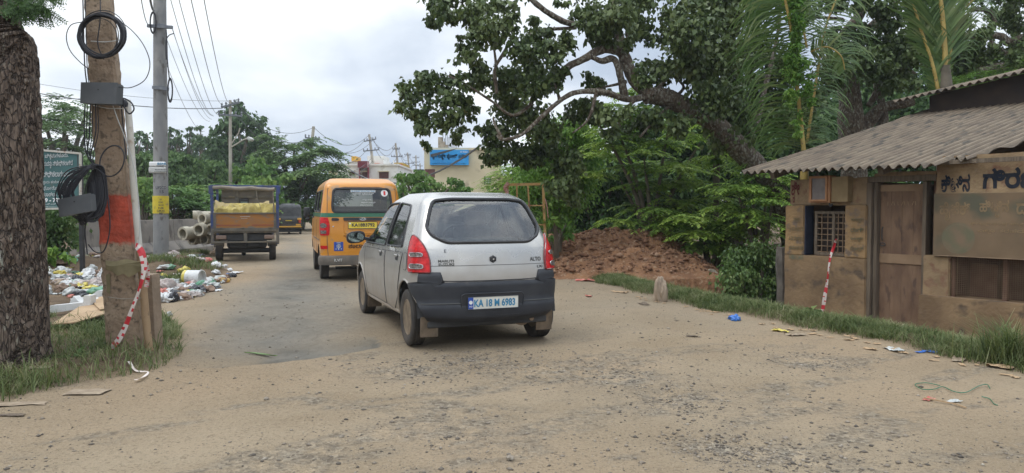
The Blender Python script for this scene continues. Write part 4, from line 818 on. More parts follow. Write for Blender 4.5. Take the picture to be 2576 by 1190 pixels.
# ---------------------------------------------------------------- concrete barrier and pipes
def barrier(x0, y0, x1, y1, nseg, first):
    d = Vector((x1-x0, y1-y0, 0)); L_ = d.length; d.normalize(); n = Vector((d.y, -d.x, 0))
    for k in range(nseg):
        a = L_*k/nseg+.01; b = L_*(k+1)/nseg-.01; pr = [(-.30, -.1), (.30, -.1), (.30, .18), (.12, .42), (.085, 1.0), (-.085, 1.0), (-.12, .42), (-.30, .18)]
        mb = MB(); q = lambda t, p: Vector((x0, y0, 0))+d*t+n*p[0]+Vector((0, 0, p[1]+.0)); mb.prism([q(a, p) for p in pr], d*(b-a)); o = mb.build('road_barrier', M['barrier'])
        tag(o, first[k], 'barrier', 'grey concrete road barrier segments')
M['barrier'] = mat('stained barrier concrete', (.20, .18, .16), (.30, .265, .225), 2.2, .9, bump=.3, bscale=25, c3=(.13, .115, .10), s3=3.5, w3=.2, stretch=(1.2, 1.2, .7))
barrier(-9.75, 16.6, -9.3, 22.6, 3, ['concrete road barrier standing behind the black sign post', 'concrete road barrier seen between brown leaning pole and grey round pole', 'concrete road barrier that ends behind the stacked concrete pipes'])
def cpipe(px, py, D, r, L_, yaw, lab, pitch=0):
    c = P(px, py, D); o = empty('x', c); bpy.data.objects.remove(o); mb = MB()
    mb.lathe([(r*.66, .02), (r*.70, 0), (r*.86, .0), (r*1.0, 0), (r*1.02, .03), (r*1.02, .16), (r*.90, .24), (r*.90, L_), (r*.62, L_), (r*.62, .20), (r*.70, .10)], 36, 'Y', close=True)
    o = mb.build('concrete_pipe', M['pipeconc'], None, True, c, rot=(math.radians(pitch), 0, math.radians(yaw))); tag(o, lab, 'pipe', 'concrete drain pipes stacked by the roadside')
cpipe(459, 588, 19.6, .178, 1.5, -24, 'lowest left concrete pipe, lying apart with its open end toward the road', 4)
cpipe(485, 541, 20.2, .115, 1.9, -68, 'top left concrete pipe lying crosswise over the barrier')
cpipe(508, 550, 19.9, .148, 1.4, -20, 'concrete pipe in upper row with white rim in shade')
cpipe(499, 578, 19.7, .172, 1.4, -14, 'concrete pipe in the middle row between two others')
cpipe(530, 577, 19.8, .16, 1.4, -14, 'concrete pipe in middle row partly hidden by the truck post')
cpipe(533, 547, 20.0, .135, 1.4, -16, 'upper concrete pipe partly hidden by the blue truck post')
cpipe(482, 603, 20.0, .14, 1.4, -14, 'bottom row concrete pipe half sunk in weeds on the left')
cpipe(513, 602, 20.0, .14, 1.4, -14, 'bottom row concrete pipe half sunk in weeds on the right')

# ---------------------------------------------------------------- near leaning pole
def polemat():
    m = mat('weathered brown concrete', (.235, .165, .11), (.33, .245, .165), 5, .92, bump=1.0, bscale=22, c3=(.13, .095, .065), s3=26, w3=.16, bdist=.02); t = m.node_tree; n = t.nodes; l = t.links; b = n['Principled BSDF']
    q = n.new('ShaderNodeTexCoord'); sp = n.new('ShaderNodeSeparateXYZ'); l.new(q.outputs['Object'], sp.inputs[0]); a = n.new('ShaderNodeTexNoise'); a.inputs['Scale'].default_value = 22; l.new(q.outputs['Object'], a.inputs['Vector'])
    k = n.new('ShaderNodeMath'); k.operation = 'MULTIPLY_ADD'; l.new(a.outputs[0], k.inputs[0]); k.inputs[1].default_value = .07; l.new(sp.outputs[2], k.inputs[2])
    r = n.new('ShaderNodeValToRGB'); r.color_ramp.interpolation = 'LINEAR'; E_ = r.color_ramp.elements; zz = [(0, 0), (RED0/4, 0), (RED0/4+.003, 1), (RED1/4, 1), (RED1/4+.003, 0)]
    mr = n.new('ShaderNodeMath'); mr.operation = 'DIVIDE'; l.new(k.outputs[0], mr.inputs[0]); mr.inputs[1].default_value = 4
    E_[0].position = 0; E_[0].color = (0, 0, 0, 1); E_[1].position = zz[4][0]; E_[1].color = (0, 0, 0, 1)
    for p_, v in zz[1:4]: q_ = E_.new(p_); q_.color = (v, v, v, 1)
    l.new(mr.outputs[0], r.inputs[0]); src = b.inputs['Base Color'].links[0].from_socket
    a2 = n.new('ShaderNodeTexNoise'); a2.inputs['Scale'].default_value = 9; a2.inputs['Detail'].default_value = 6; l.new(q.outputs['Object'], a2.inputs['Vector']); r2 = n.new('ShaderNodeValToRGB'); r2.color_ramp.elements[0].position = .35; r2.color_ramp.elements[1].position = .65; r2.color_ramp.elements[0].color = (.30, .055, .03, 1); r2.color_ramp.elements[1].color = (.50, .085, .045, 1); l.new(a2.outputs[0], r2.inputs[0])
    x = n.new('ShaderNodeMix'); x.data_type = 'RGBA'; l.new(r.outputs[0], x.inputs[0]); l.new(src, x.inputs[6]); l.new(r2.outputs[0], x.inputs[7]); l.new(x.outputs[2], b.inputs['Base Color']); return m
DP = 6.75
pb = P(321, 890, DP); RED0 = P(0, 613, DP).z-pb.z+.035; RED1 = P(0, 492, DP).z-pb.z+.035
M['pole'] = polemat()
def nearpole():
    root = empty('leaning_pole', pb, 0, 'brown concrete pole with a red painted band leaning over the left verge', 'pole')
    top = P(252, 0, DP)-pb; ax = top*(6.2/top.z); rings = 150; V = []; F = []
    for k in range(rings):
        t = k/(rings-1); zc = t*6.2; c = ax*t; w_ = .290-(.290-.205)*min(zc/3.4, 1)*1.0; d_ = .20-.03*t
        pts = []
        m_ = 12
        for i in range(4*m_):
            s_, f = divmod(i, m_); f = f/m_; p = [(-1+2*f, -1), (1, -1+2*f), (1-2*f, 1), (-1, 1-2*f)][s_]
            cx, cy = p; r = max(abs(cx), abs(cy)); ch = .88 if abs(cx) > .9 and abs(cy) > .9 else 1
            x, y = cx*w_/2*ch, cy*d_/2*ch; nz_ = float(fbm((x+y)*14+3*s_, zc*14, 3))*.022+min(float(fbm((x-y)*34+s_*9, zc*30, 3))+.10, 0)*.05
            k_ = 1+nz_/(w_/2); rr = math.radians(14); x, y = x*k_, y*k_; pts.append((c.x+x*math.cos(rr)-y*math.sin(rr), c.y+x*math.sin(rr)+y*math.cos(rr), c.z-.15))
        V += pts
    K = 48; F = [[i*K+j, i*K+(j+1) % K, (i+1)*K+(j+1) % K, (i+1)*K+j] for i in range(rings-1) for j in range(K)]; mb = MB(); mb.add(V, F); mb.build('shaft', M['pole'], root, True)
    def Q(px, py, off=-.13): return P(px, py, DP+off)-pb
    # cloth binding and wire ties
    mb = MB(); A = [[Q(266+(366-266)*u+0*v, 655+12*v+3*math.sin(u*9)+(22*max(0, 1-abs(u-.58)/.28) if v == 2 else 0)+(14*max(0, 1-abs(u-.3)/.15) if v == 2 else 0), -.155-.02*math.sin(u*3.1)-.012*(v % 2)) for u in np.linspace(0, 1, 40)] for v in (0, 1, 2)]; mb.grid(A); mb.tube(spline([Q(266, 657, -.14), Q(320, 662, -.18), Q(366, 658, -.14), Q(372, 664, .02)], 6), .007, 6)
    mb.prism([Q(268, 690, -.12), Q(276, 690, -.13), Q(276, 740, -.13), Q(258, 726, -.1), Q(262, 705, -.1)], (0, .01, 0)); mb.build('cloth_binding', M['rag'], root, False)
    for (ya, yb, nm) in ((748, 750, 'wire_tie'), (104, 101, 'wire_tie'), (266, 273, 'wire_tie')):
        s_ = (878-ya)/878; xa = 282-62*s_-4 if ya > 400 else (226 if ya < 200 else 232); xb = 365-70*s_ if ya > 400 else xa+78
        mb = MB(); mb.tube(spline([Q(xa, ya, .05), Q(xa+6, ya, -.14), Q((xa+xb)/2, (ya+yb)/2+3, -.17), Q(xb-4, yb, -.13), Q(xb, yb, .05)], 6), .004, 5); mb.build(nm, M['canvas'] if ya > 400 else M['pale'], root, True)
M['rag'] = mat('olive rag', (.16, .135, .07), (.24, .20, .11), 9, .9)
nearpole()
mb = MB(); pth = spline([P(320, 252, DP-.02), P(327, 330, DP-.03), P(334, 430, DP-.03), P(342, 530, DP-.03), P(350, 625, DP-.02), P(356, 700, DP-.02)], 8); mb.tube(pth, .029, 14, wob=.06); o = mb.build('conduit_pipe', M['conduit'] if 'conduit' in M else mat('old white conduit', (.50, .46, .38), (.62, .60, .55), 3, .6, c3=(.30, .17, .09), s3=7, w3=.1), None, True); tag(o, 'old white conduit pipe with rust stains running up behind the leaning pole', 'pipe')
mb = MB(); mb.tube(spline([P(352, 625, DP-.05), P(359, 700, DP-.05), P(366, 790, DP-.05), P(376, 885, DP-.05)], 8), .034, 14, wob=.05); o = mb.build('bamboo_stake', mat('tan bamboo', (.28, .18, .10), (.36, .25, .14), 4, .7, c3=(.18, .12, .07), s3=10, w3=.08), None, True); tag(o, 'tan stake standing against the right side of the leaning pole', 'stake')
mb = MB(); b0 = P(378, 885, DP+.25); t0 = P(366, 690, DP+.25); mb.prism([b0+Vector((-.075, -.06, -.1)), b0+Vector((.085, -.06, -.1)), b0+Vector((.085, .1, -.1)), b0+Vector((-.075, .1, -.1))], t0-b0+Vector((0, 0, .1))); o = mb.build('stub_post', M['pole2'] if 'pole2' in M else mat('stub concrete', (.22, .16, .11), (.30, .22, .15), 5, .9, bump=.6, bscale=30), None); tag(o, 'short concrete stub post behind the leaning pole', 'post')
# junction boxes
M['boxgrey'] = mat('grey box', (.085, .09, .095), (.12, .125, .13), 5, .5)
def jbox(pts, D, dep, lab, rot):
    c = P(sum(p[0] for p in pts)/4, sum(p[1] for p in pts)/4, D); root = empty('junction_box', c, 0, lab, 'junction box')
    q = [P(a, b, D)-c for a, b in pts]; mb = MB(); bm = bmesh.new(); V = [bm.verts.new(v) for v in q]+[bm.verts.new(v+Vector((0, dep, 0))) for v in q]
    for f in ([0, 1, 2, 3], [7, 6, 5, 4], [0, 4, 5, 1], [1, 5, 6, 2], [2, 6, 7, 3], [3, 7, 4, 0]): bm.faces.new([V[i] for i in f])
    bmesh.ops.bevel(bm, geom=bm.edges[:], offset=.008, segments=2, affect='EDGES'); bm.verts.index_update(); mb.add([v.co for v in bm.verts], [[v.index for v in f.verts] for f in bm.faces]); bm.free(); mb.build('case', M['boxgrey'], root)
    mb = MB(); k = .012; cc = sum(q, Vector())/4; q2 = [cc+(v-cc)*1.03 for v in q]; mb.prism([v+Vector((0, -.008, 0)) for v in q2], (0, .02, 0)); mb.build('lid', M['boxgrey'], root)
    mb = MB(); mb.lathe([(.006, -.012), (.006, .0), (.001, .0)], 8, 'Y', cc+Vector((0, 0, .03))); mb.build('screw', M['black'], root)
jbox([(206, 208), (294, 209), (291, 262), (204, 259)], DP-.28, .12, 'grey junction box mounted high on the leaning pole below the round cable coil', 0)
jbox([(147, 502), (226, 487), (230, 531), (152, 545)], DP-.46, .09, 'grey junction box hanging tilted under the loose bundle of black cable', 0)
# cable coils
def coil(cx, cy, rx, ry, n, D, lab, spread, th=.0065, drop=0):
    mb = MB()
    for k in range(n):
        s = 1+spread*(random.random()-.5)*2; ox, oy = random.uniform(-3, 3), random.uniform(-3, 3); ph = random.random()*6; pts = []
        for t in np.linspace(0, 6.2832, 40, endpoint=False):
            wv = 1+.02*math.sin(3*t+ph)+.015*math.sin(5*t+2*ph); pts.append(P(cx+ox+rx*s*wv*math.cos(t), cy+oy+ry*s*wv*math.sin(t), D+random.uniform(-.004, .004)+.03*math.sin(t+ph)))
        mb.tube(pts, th, 6, closed=True)
    return mb
mb = coil(255, 88, 54, 52, 15, DP-.26, '', .09)
for (rx, ry, cx, cy) in ((62, 50, 256, 92), (48, 58, 250, 90), (60, 60, 258, 86), (44, 50, 250, 96)): mb.tube([P(cx+rx*math.cos(t), cy+ry*math.sin(t), DP-.27) for t in np.linspace(0, 6.2832, 40, endpoint=False)], .004, 5, closed=True)
mb.tube(spline([P(250, -40, DP-.2), P(252, 0, DP-.22), P(252, 50, DP-.26), P(246, 110, DP-.27), P(262, 150, DP-.25)], 6), .005, 5)
tag(mb.build('cable_coil', M['cable'], None, True), 'round coil of black cable tied high on the leaning pole', 'cable coil')
mb = MB(); mb.tube(spline([P(215, 55, DP-.24), P(180, 62, DP-.25), P(167, 90, DP-.25), P(175, 125, DP-.25), P(200, 155, DP-.24), P(225, 175, DP-.22)], 8), .004, 5)
mb.tube(spline([P(285, 42, DP-.2), P(330, 75, DP-.22), P(362, 115, DP-.25), P(377, 160, DP-.25), P(365, 200, DP-.25), P(330, 220, DP-.25), P(296, 219, DP-.25)], 10), .004, 5)
tag(mb.build('cable_loop', M['cable'], None, True), 'thin cable looping wide around the round coil to the upper junction box', 'cable')
mb = MB()
for k in range(26):
    a = random.random(); x0 = 150+95*a; w_ = random.uniform(.55, 1); top = P(236+8*random.uniform(-1, 1), 418+6*random.uniform(-1, 1), DP-.3)
    lx = 140+52*random.random(); rx = 232+36*random.random(); by = 478+20*random.random()
    pts = [top, P(lx+30, 428+14*random.random(), DP-.34), P(lx+4, 462+14*random.random(), DP-.36), P(lx, by+25*random.random(), DP-.36), P(lx+26, by+50, DP-.33), P(rx-28, by+62+8*random.random(), DP-.28), P(rx, by+20, DP-.24), P(rx-4, 446, DP-.24), P(240, 422, DP-.28)]
    mb.tube(spline(pts, 5), .0055, 5)
for k in range(22):
    rx = 236+30*random.random(); pts = [P(238, 412+5*random.random(), DP-.27), P(rx-6, 420, DP-.25), P(rx, 450, DP-.22), P(rx+3*random.random(), 500, DP-.2), P(rx-6, 535+14*random.random(), DP-.2), P(rx-18, 530, DP-.2), P(rx-22, 480, DP-.22), P(232, 430, DP-.26)]; mb.tube(spline(pts, 5), .0055, 5)
tag(mb.build('cable_bundle', M['cable'], None, True), 'loose drooping bundle of black cable hanging left of the leaning pole', 'cable bundle')
mb = MB(); mb.tube([P(282+31*math.cos(t), 405+38*math.sin(t)-(8*math.cos(t)), DP-.24) for t in np.linspace(0, 6.2832, 36, endpoint=False)], .0065, 6, closed=True); tag(mb.build('cable_loop', M['cable'], None, True), 'single round loop of black cable hanging in front of the pole above the red band', 'cable')
for k, (pp, lab) in enumerate([([(207, -60), (210, 60), (213, 160), (218, 209)], 'black cable dropping down the left face of the pole to the box'), ([(214, 262), (212, 330), (216, 380), (234, 415)], 'leftmost black cable dropping from upper box to the bundle'), ([(228, 262), (225, 340), (220, 390), (238, 416)], 'middle black cable dropping from upper box to the bundle'), ([(240, 262), (241, 330), (228, 392), (236, 418)], 'right black cable dropping from upper box to the bundle'), ([(266, 440), (274, 520), (276, 580), (262, 630), (240, 634), (222, 615)], 'black cable trailing from the bundle past the red band'), ([(222, 545), (214, 580), (220, 640)], 'short black cable hanging under the tilted box')]):
    mb = MB(); mb.tube(spline([P(a, b, DP-.2-.01*k) for a, b in pp], 8), .0055, 5)
    if k in (0, 1, 2, 3): mb.tube(spline([P(a+6, b+2, DP-.18) for a, b in pp], 8), .004, 5)
    tag(mb.build('hanging_cable', M['cable'], None, True), lab, 'cable', 'cables hanging on the leaning pole')
mb = MB(); mb.tube(spline([P(283, 262, DP-.16), P(296, 300, DP-.17), P(312, 340, DP-.12), P(332, 400, DP-.08), P(345, 470, DP-.08), P(352, 560, DP-.07), P(348, 620, DP-.08)], 7), .0045, 5); tag(mb.build('white_cable', M['pale'], None, True), 'thin white cable running from upper box down beside the conduit', 'cable')
mb = MB(); mb.tube(spline([P(296, 250, DP-.12), P(312, 248, DP-.16), P(330, 258, DP-.15), P(337, 275, DP-.15), P(325, 286, DP-.14), P(312, 268, DP-.13), P(310, 250, DP-.13)], 6), .007, 6)
mb.lathe([(.001, -.03), (.03, -.02), (.035, .01), (.02, .035), (.001, .04)], 10, 'Z', P(312, 262, DP-.1)); mb.tube(spline([P(305, 262, DP-.1), P(310, 320, DP-.08), P(318, 400, DP-.08)], 5), .006, 5); tag(mb.build('cable_knot', M['cable'], None, True), 'black knot of cable at the top end of the white conduit', 'cable')
# warning tape
M['tape'] = mat('warning tape', (.62, .52, .46), (.72, .65, .60), 9, .5); M['tapered'] = mat('red print', (.50, .02, .03), (.58, .04, .05), 8, .5)
def tape(pp, wpx, D0, lab, n=90, blocks=((.05, .13), (.30, .36), (.55, .61), (.80, .85)), flat=False, words=True):
    C = spline([P(a, b, D0+c) if not flat else GT(a, b)+Vector((0, 0, .02+c)) for a, b, c in pp], max(2, n//(len(pp)-1))); K = len(C); A = [[], [], []]; root = empty('warning_tape', C[0], 0, lab, 'tape'); W_ = wpx
    V = []; mi = []
    for i, c in enumerate(C):
        t = (C[min(i+1, K-1)]-C[max(i-1, 0)]).normalized(); nn = t.cross(Vector((0, 1, 0)) if not flat else Vector((0, 0, 1))).normalized(); tw = .35*math.sin(i*.15); n2 = (nn*math.cos(tw)+(Vector((0, 1, 0)) if not flat else Vector((0, 0, 1)))*math.sin(tw)); s = W_*(.85+.25*math.sin(i*.09+1))
        V += [c-n2*s-C[0], c+Vector((0, -.006*math.sin(i*.3), 0))-C[0], c+n2*s-C[0]]
    F = []; M_ = []
    for i in range(K-1):
        for j in range(2): F.append([i*3+j, i*3+j+1, i*3+4+j, i*3+3+j]); f = i/(K-1); M_.append(1 if any(a <= f <= b for a, b in blocks) or (words and j == (i//4) % 2 and i % 4 < 2 and random.random() < .75) else 0)
    mb = MB(); mb.add(V, F); o = mb.build('ribbon', [M['tape'], M['tapered']], root, False, fix=False); o.data.polygons.foreach_set('material_index', M_); return C
tape([(345, 618, -.2), (358, 640, -.24), (362, 680, -.25), (350, 730, -.26), (333, 775, -.26), (316, 820, -.26), (298, 855, -.25), (285, 872, -.22), (290, 892, -.2)], .026, DP, 'red and white warning tape tied to the leaning pole and trailing to the grass')
tape([(340, 617, -.17), (352, 622, -.2), (364, 650, -.2), (372, 690, -.2), (368, 722, -.2)], .020, DP, 'short doubled end of warning tape knotted at the top of the stake')
tape([(325, 915, 0), (342, 938, .0), (372, 942, .0), (360, 955, 0), (340, 962, 0)], .012, DP, 'muddy end of warning tape lying twisted on the dirt beside the grass', flat=True, words=False, blocks=())
mb = MB(); mb.prism([P(362, 600, DP-.05), P(371, 592, DP-.05), P(376, 640, DP-.05)], (0, .01, 0)) if False else None
# ---------------------------------------------------------------- grey round pole
def greypole():
    D = 17.4; b = P(405, 652, D); b.z = gz(b.x, D)-.2; root = empty('utility_pole', b, 0, 'tall grey round concrete pole with yellow painted number panel behind the rubbish', 'pole')
    t = P(402, 0, D)-b; t = t*(9.5/t.z); mb = MB(); mb.tube([t*k/20 for k in range(21)], [.172-.05*k/20 for k in range(21)], 24); mb.build('shaft', M['greypole'], root, True)
    def Q(px, py, off=-.18): return P(px, py, D+off)-b
    def band(y0, y1, m, name, r):
        mb = MB(); z0, z1 = Q(405, y1, 0).z, Q(405, y0, 0).z; c = t*(z0/9.5); mb.lathe([(r-.01, 0), (r, 0), (r, z1-z0), (r-.01, z1-z0)], 24, 'Z', (t.x*z0/9.5, t.y*z0/9.5, z0)); return mb.build(name, m, root, True)
    band(493, 537, M['yband'], 'painted_panel', .176); 
    for j, (s_, w_, h_) in enumerate([('ET', .05, .035), ('CONC', .11, .04), ('W-10', .12, .04), ('P-08', .12, .04), ('CCMS NO.', .19, .045), ('98', .08, .05)]):
        py = 501+j*7.2; text(s_, w_, h_, M['letter_dark'], root, frame(Q(404.5-w_*53, py+3, -.19), (1, 0, 0), (0, 0, 1)), bold=.02)
    text('UP2CD', .24, .07, M['letter_dark'], root, frame(Q(392, 476, -.185), (1, 0, 0), (0, 0, 1)), bold=.01); text('15', .09, .07, M['letter_dark'], root, frame(Q(402, 486, -.185), (1, 0, 0), (0, 0, 1)), bold=.01)
    for (y0, y1, m, bw) in ((408, 420, M['white'], .42), (421, 436, M['pale'], .44)):
        mb = MB(); z0, z1 = Q(0, y1, 0).z, Q(0, y0, 0).z; x_ = t.x*z0/9.5; mb.box((x_, -.155, (z0+z1)/2), (bw-.04, .06, z1-z0), .025); o = mb.build('sign_plate', m, root)
    text('BSNL', .22, .05, M['blue_letter'], root, frame(Q(396, 414.5, -.19), (1, 0, 0), (0, 0, 1)), bold=.03); text('INTERNET', .18, .03, M['letter_dark'], root, frame(Q(394, 418.5, -.19), (1, 0, 0), (0, 0, 1)), bold=.01); text('BROADBAND', .26, .025, M['letter_dark'], root, frame(Q(390, 428, -.19), (1, 0, 0), (0, 0, 1))); text('CONNECTION', .30, .02, M['letter_dark'], root, frame(Q(388, 432, -.19), (1, 0, 0), (0, 0, 1)))
    for (y, x0, x1) in ((67, 371, 434), (222, 384, 424)):
        mb = MB(); mb.bar(Q(x0, y-2, -.16), Q(x1, y+2, -.16), .06, .07); mb.lathe([(.15, -.03), (.155, -.03), (.155, .03), (.15, .03)], 20, 'Z', (t.x*Q(0, y, 0).z/9.5, t.y*Q(0, y, 0).z/9.5, Q(0, y, 0).z)); mb.build('bracket', M['steel'], root)
    for (cx, cy, rx, ry) in ((385, 57, 7.5, 27), (428, 227, 6, 30)):
        mb = MB()
        for k in range(9): s = random.uniform(.85, 1.05); mb.tube([Q(cx+rx*s*math.cos(a), cy+ry*s*math.sin(a), -.2+.02*random.random()) for a in np.linspace(0, 6.283, 24, endpoint=False)], .012, 5, closed=True)
        mb.build('cable_coil', M['cable'], root, True)
    mb = MB(); mb.tube(spline([Q(418, 75), Q(420, 110), Q(421, 150), Q(426, 198)], 5), .014, 5); mb.tube(spline([Q(438, 84), Q(424, 90), Q(417, 108), Q(418, 150)], 5), .012, 5); mb.build('down_lead', M['cable'], root, True)
M['greypole'] = mat('grey pole concrete', (.20, .20, .20), (.28, .275, .26), 5, .85, bump=.3, bscale=30, c3=(.13, .12, .11), s3=9, w3=.1, stretch=(1, 1, .5)); M['yband'] = mat('yellow paint', (.55, .42, .03), (.65, .52, .05), 6, .7, c3=(.35, .27, .08), s3=12, w3=.1); M['steel'] = mat('galvanised steel', (.12, .13, .15), (.2, .21, .22), 8, .5, .4)
greypole()
# ================================================================ HUT
HP = Vector((4.04, 10.9, -.3)); HD = Vector((.566, -.8244, 0)); HN = Vector((.8244, .566, 0)); HUP = Vector((0, 0, 1))
hut = empty('kiosk_hut', HP, math.atan2(HD.y, HD.x), 'small brown plastered kiosk with painted lettering and corrugated sheet roof beside the road', 'hut')
def FX(px, py, off=0.0):
    """pixel -> facade coordinates (s along the front, z up from the floor) on the plane off metres outside the wall"""
    r = ray(px, py); o = Vector((0, 0, CH)); q = HP-HN*off; t = (q-o).dot(HN)/r.dot(HN); p = o+r*t-HP; return p.dot(HD), p.z
def fs(px, off=0.0): return FX(px, 560, off)[0]
def fz(px, py, off=0.0): return FX(px, py, off)[1]
M['plaster'] = mat('mud stained plaster', (.16, .102, .055), (.25, .165, .088), 2.6, .95, bump=.6, bscale=18, c3=(.10, .07, .045), s3=5, w3=.16)
M['ochre'] = mat('peeling ochre paint', (.19, .12, .058), (.31, .195, .088), 3, .9, bump=.5, bscale=24, c3=(.14, .10, .07), s3=9, w3=.2)
M['cream'] = mat('peeling cream paint', (.20, .135, .074), (.31, .215, .118), 3, .9, bump=.5, bscale=24, c3=(.19, .10, .06), s3=8, w3=.2)
M['bluepaint'] = mat('dark blue paint', (.010, .014, .03), (.018, .024, .045), 6, .8); M['oldwood'] = mat('old grey wood', (.10, .075, .052), (.17, .13, .09), 5, .9, bump=.5, bscale=20, stretch=(8, 8, .6))
M['door'] = mat('weathered brown door', (.13, .075, .045), (.22, .135, .08), 3, .85, bump=.4, bscale=20, stretch=(2, 2, .7), c3=(.10, .06, .04), s3=7, w3=.15)
M['redwood'] = mat('red brown frame wood', (.26, .12, .05), (.33, .17, .08), 8, .8); M['board'] = mat('dusty sign board', (.135, .092, .052), (.20, .135, .078), 2.4, .9, c3=(.09, .085, .055), s3=2.2, w3=.16)
M['sheet'] = mat('weathered corrugated sheet', (.14, .105, .073), (.225, .175, .12), 2.6, .9, bump=.5, bscale=40, c3=(.08, .068, .052), s3=4.5, w3=.2, stretch=(3.0, .6, 1)); M['grille'] = mat('rusty steel bars', (.15, .095, .055), (.22, .15, .09), 9, .8); M['dim'] = mat('dark room and gap shade', (.03, .022, .018), (.06, .04, .03), 3, .9)  # dim: dark colour standing in for unlit interior and roof gap shadow
M['inbrick'] = mat('reddish inner wall', (.12, .06, .04), (.17, .09, .06), 5, .9); M['ghost'] = mat('ghost lettering', (.46, .33, .19), (.36, .26, .15), 9, .9); M['ink'] = mat('blue black lettering', (.02, .03, .055), (.06, .06, .065), 7, .8)
WT = .22; zW = 2.02
def rough(pts_box, name, m, parent=hut, amp=.012, cell=.05):
    """plastered block: a subdivided box with hand laid unevenness"""
    x0, x1, y0, y1, z0, z1 = pts_box; bm = bmesh.new(); bmesh.ops.create_cube(bm, size=1)
    for v in bm.verts: v.co = Vector((x0 if v.co.x < 0 else x1, y0 if v.co.y < 0 else y1, z0 if v.co.z < 0 else z1))
    bmesh.ops.bevel(bm, geom=bm.edges[:], offset=.012, segments=2, affect='EDGES')
    for ax, a, b in ((0, x0, x1), (2, z0, z1), (1, y0, y1)):
        k = int((b-a)/cell)
        for i in range(1, k):
            c = a+(b-a)*i/k; n = [0, 0, 0]; n[ax] = 1; co = [0, 0, 0]; co[ax] = c; bmesh.ops.bisect_plane(bm, geom=bm.verts[:]+bm.edges[:]+bm.faces[:], plane_co=co, plane_no=n)
    bmesh.ops.recalc_face_normals(bm, faces=bm.faces[:]); bm.normal_update()
    for v in bm.verts: v.co += v.normal*float(fbm((v.co.x+v.co.y)*5+x0*3, v.co.z*5+y0, 4))*amp*2
    me = bpy.data.meshes.new(name); bm.to_mesh(me); bm.free(); me.materials.append(m); me.polygons.foreach_set('use_smooth', [True]*len(me.polygons)); me.set_sharp_from_angle(angle=math.radians(50))
    o = bpy.data.objects.new(name, me); COL.objects.link(o); o.parent = parent; return o
S0 = 0; SA = fs(2026); SB = fs(2128); SC_ = fs(2203); SD = fs(2183); SE = fs(2325); SF = fs(2352); SG = fs(2392); SEND = 3.9
zs0, zs1 = fz(2075, 645), fz(2075, 535); zledge = fz(2400, 749, .10); zmesh0 = fz(2450, 745); zmesh1 = fz(2450, 648); zup = fz(2100, 516)
ZF = -.35
rough((S0-.03, SD, -.036, WT, ZF, zs0+.002), 'wall', M['plaster']); rough((S0-.03, SA, -.035, WT, zs0, zup), 'pillar', M['ochre'])
rough((SB, SD, -.035, WT, zs0+.003, zup), 'pillar', M['ochre']); rough((S0, SD-.02, .03, WT, zup, zW), 'wall', M['cream']); 
rough((SE-.0, SG, -.01, WT, ZF, zmesh1), 'wall', M['cream']); rough((SF-.12, SEND, -.13, WT, ZF, zledge), 'ledge', M['plaster']); rough((SF, SEND, .0, WT, zmesh1, zW+.22), 'wall', M['cream']); rough((SD+.05, SF, .03, WT, fz(2260, 452), zW+.05), 'lintel', M['plaster'], amp=.03)
for (a0, a1, b0, b1, nm) in ((-.02, .1, 2.6, 2.8, 'w'),): pass
mb = MB(); mb.bx(S0+.01, S0+WT, WT+.005, 4.6, ZF, zW); mb.bx(S0, SEND, 4.6, 4.8, ZF, 2.9); mb.bx(SEND-.01, SEND+.2, .0, 4.6, ZF, 2.6); mb.build('wall', M['plaster'], hut)
mb = MB(); mb.bx(S0+WT, SEND-.02, WT, 4.5, -.06, .0); mb.build('floor', M['dim'], hut)
mb = MB(); mb.bx(SG, SEND-.1, 1.6, 1.66, 0, 2.0); mb.bx(SE, SE+.05, WT, 3, 0, 2.0); mb.build('partition', M['inbrick'], hut)
# window: recess, frame, bars
wn = empty('window', (0, 0, 0)); wn.parent = hut
mb = MB(); mb.bx(SA+.002, SA+.02, -.02, WT-.05, zs0+.01, zup-.01); mb.build('reveal', M['bluepaint'], wn)
sa = fs(2046); mb = MB(); sm = fs(2090)
for x in (sa, sm, SB-.015): mb.bx(x-.02, x+.02, .06, .11, zs0+.015, zs1+.02, .004)
for z in (zs0+.03, zs1+.0): mb.bx(sa, SB-.02, .062, .108, z-.02, z+.02, .004)
mb.build('frame', M['oldwood'], wn); mb = MB()
for k in range(7): z = zs0+.06+(zs1-zs0-.08)*k/6.5; mb.bx(sa, SB-.02, .075, .090, z-.006, z+.006)
for a, b in ((sa, sm), (sm, SB-.015)):
    for k in (1, 2): x = a+(b-a)*k/3; mb.tube([(x, .07, zs0+.02), (x, .07, zs1)], .007, 6)
mb.build('grille', M['grille'], wn); mb = MB(); mb.bx(sa, SB, .19, .2, zs0, zs1); mb.build('shutter', M['dim'], wn)
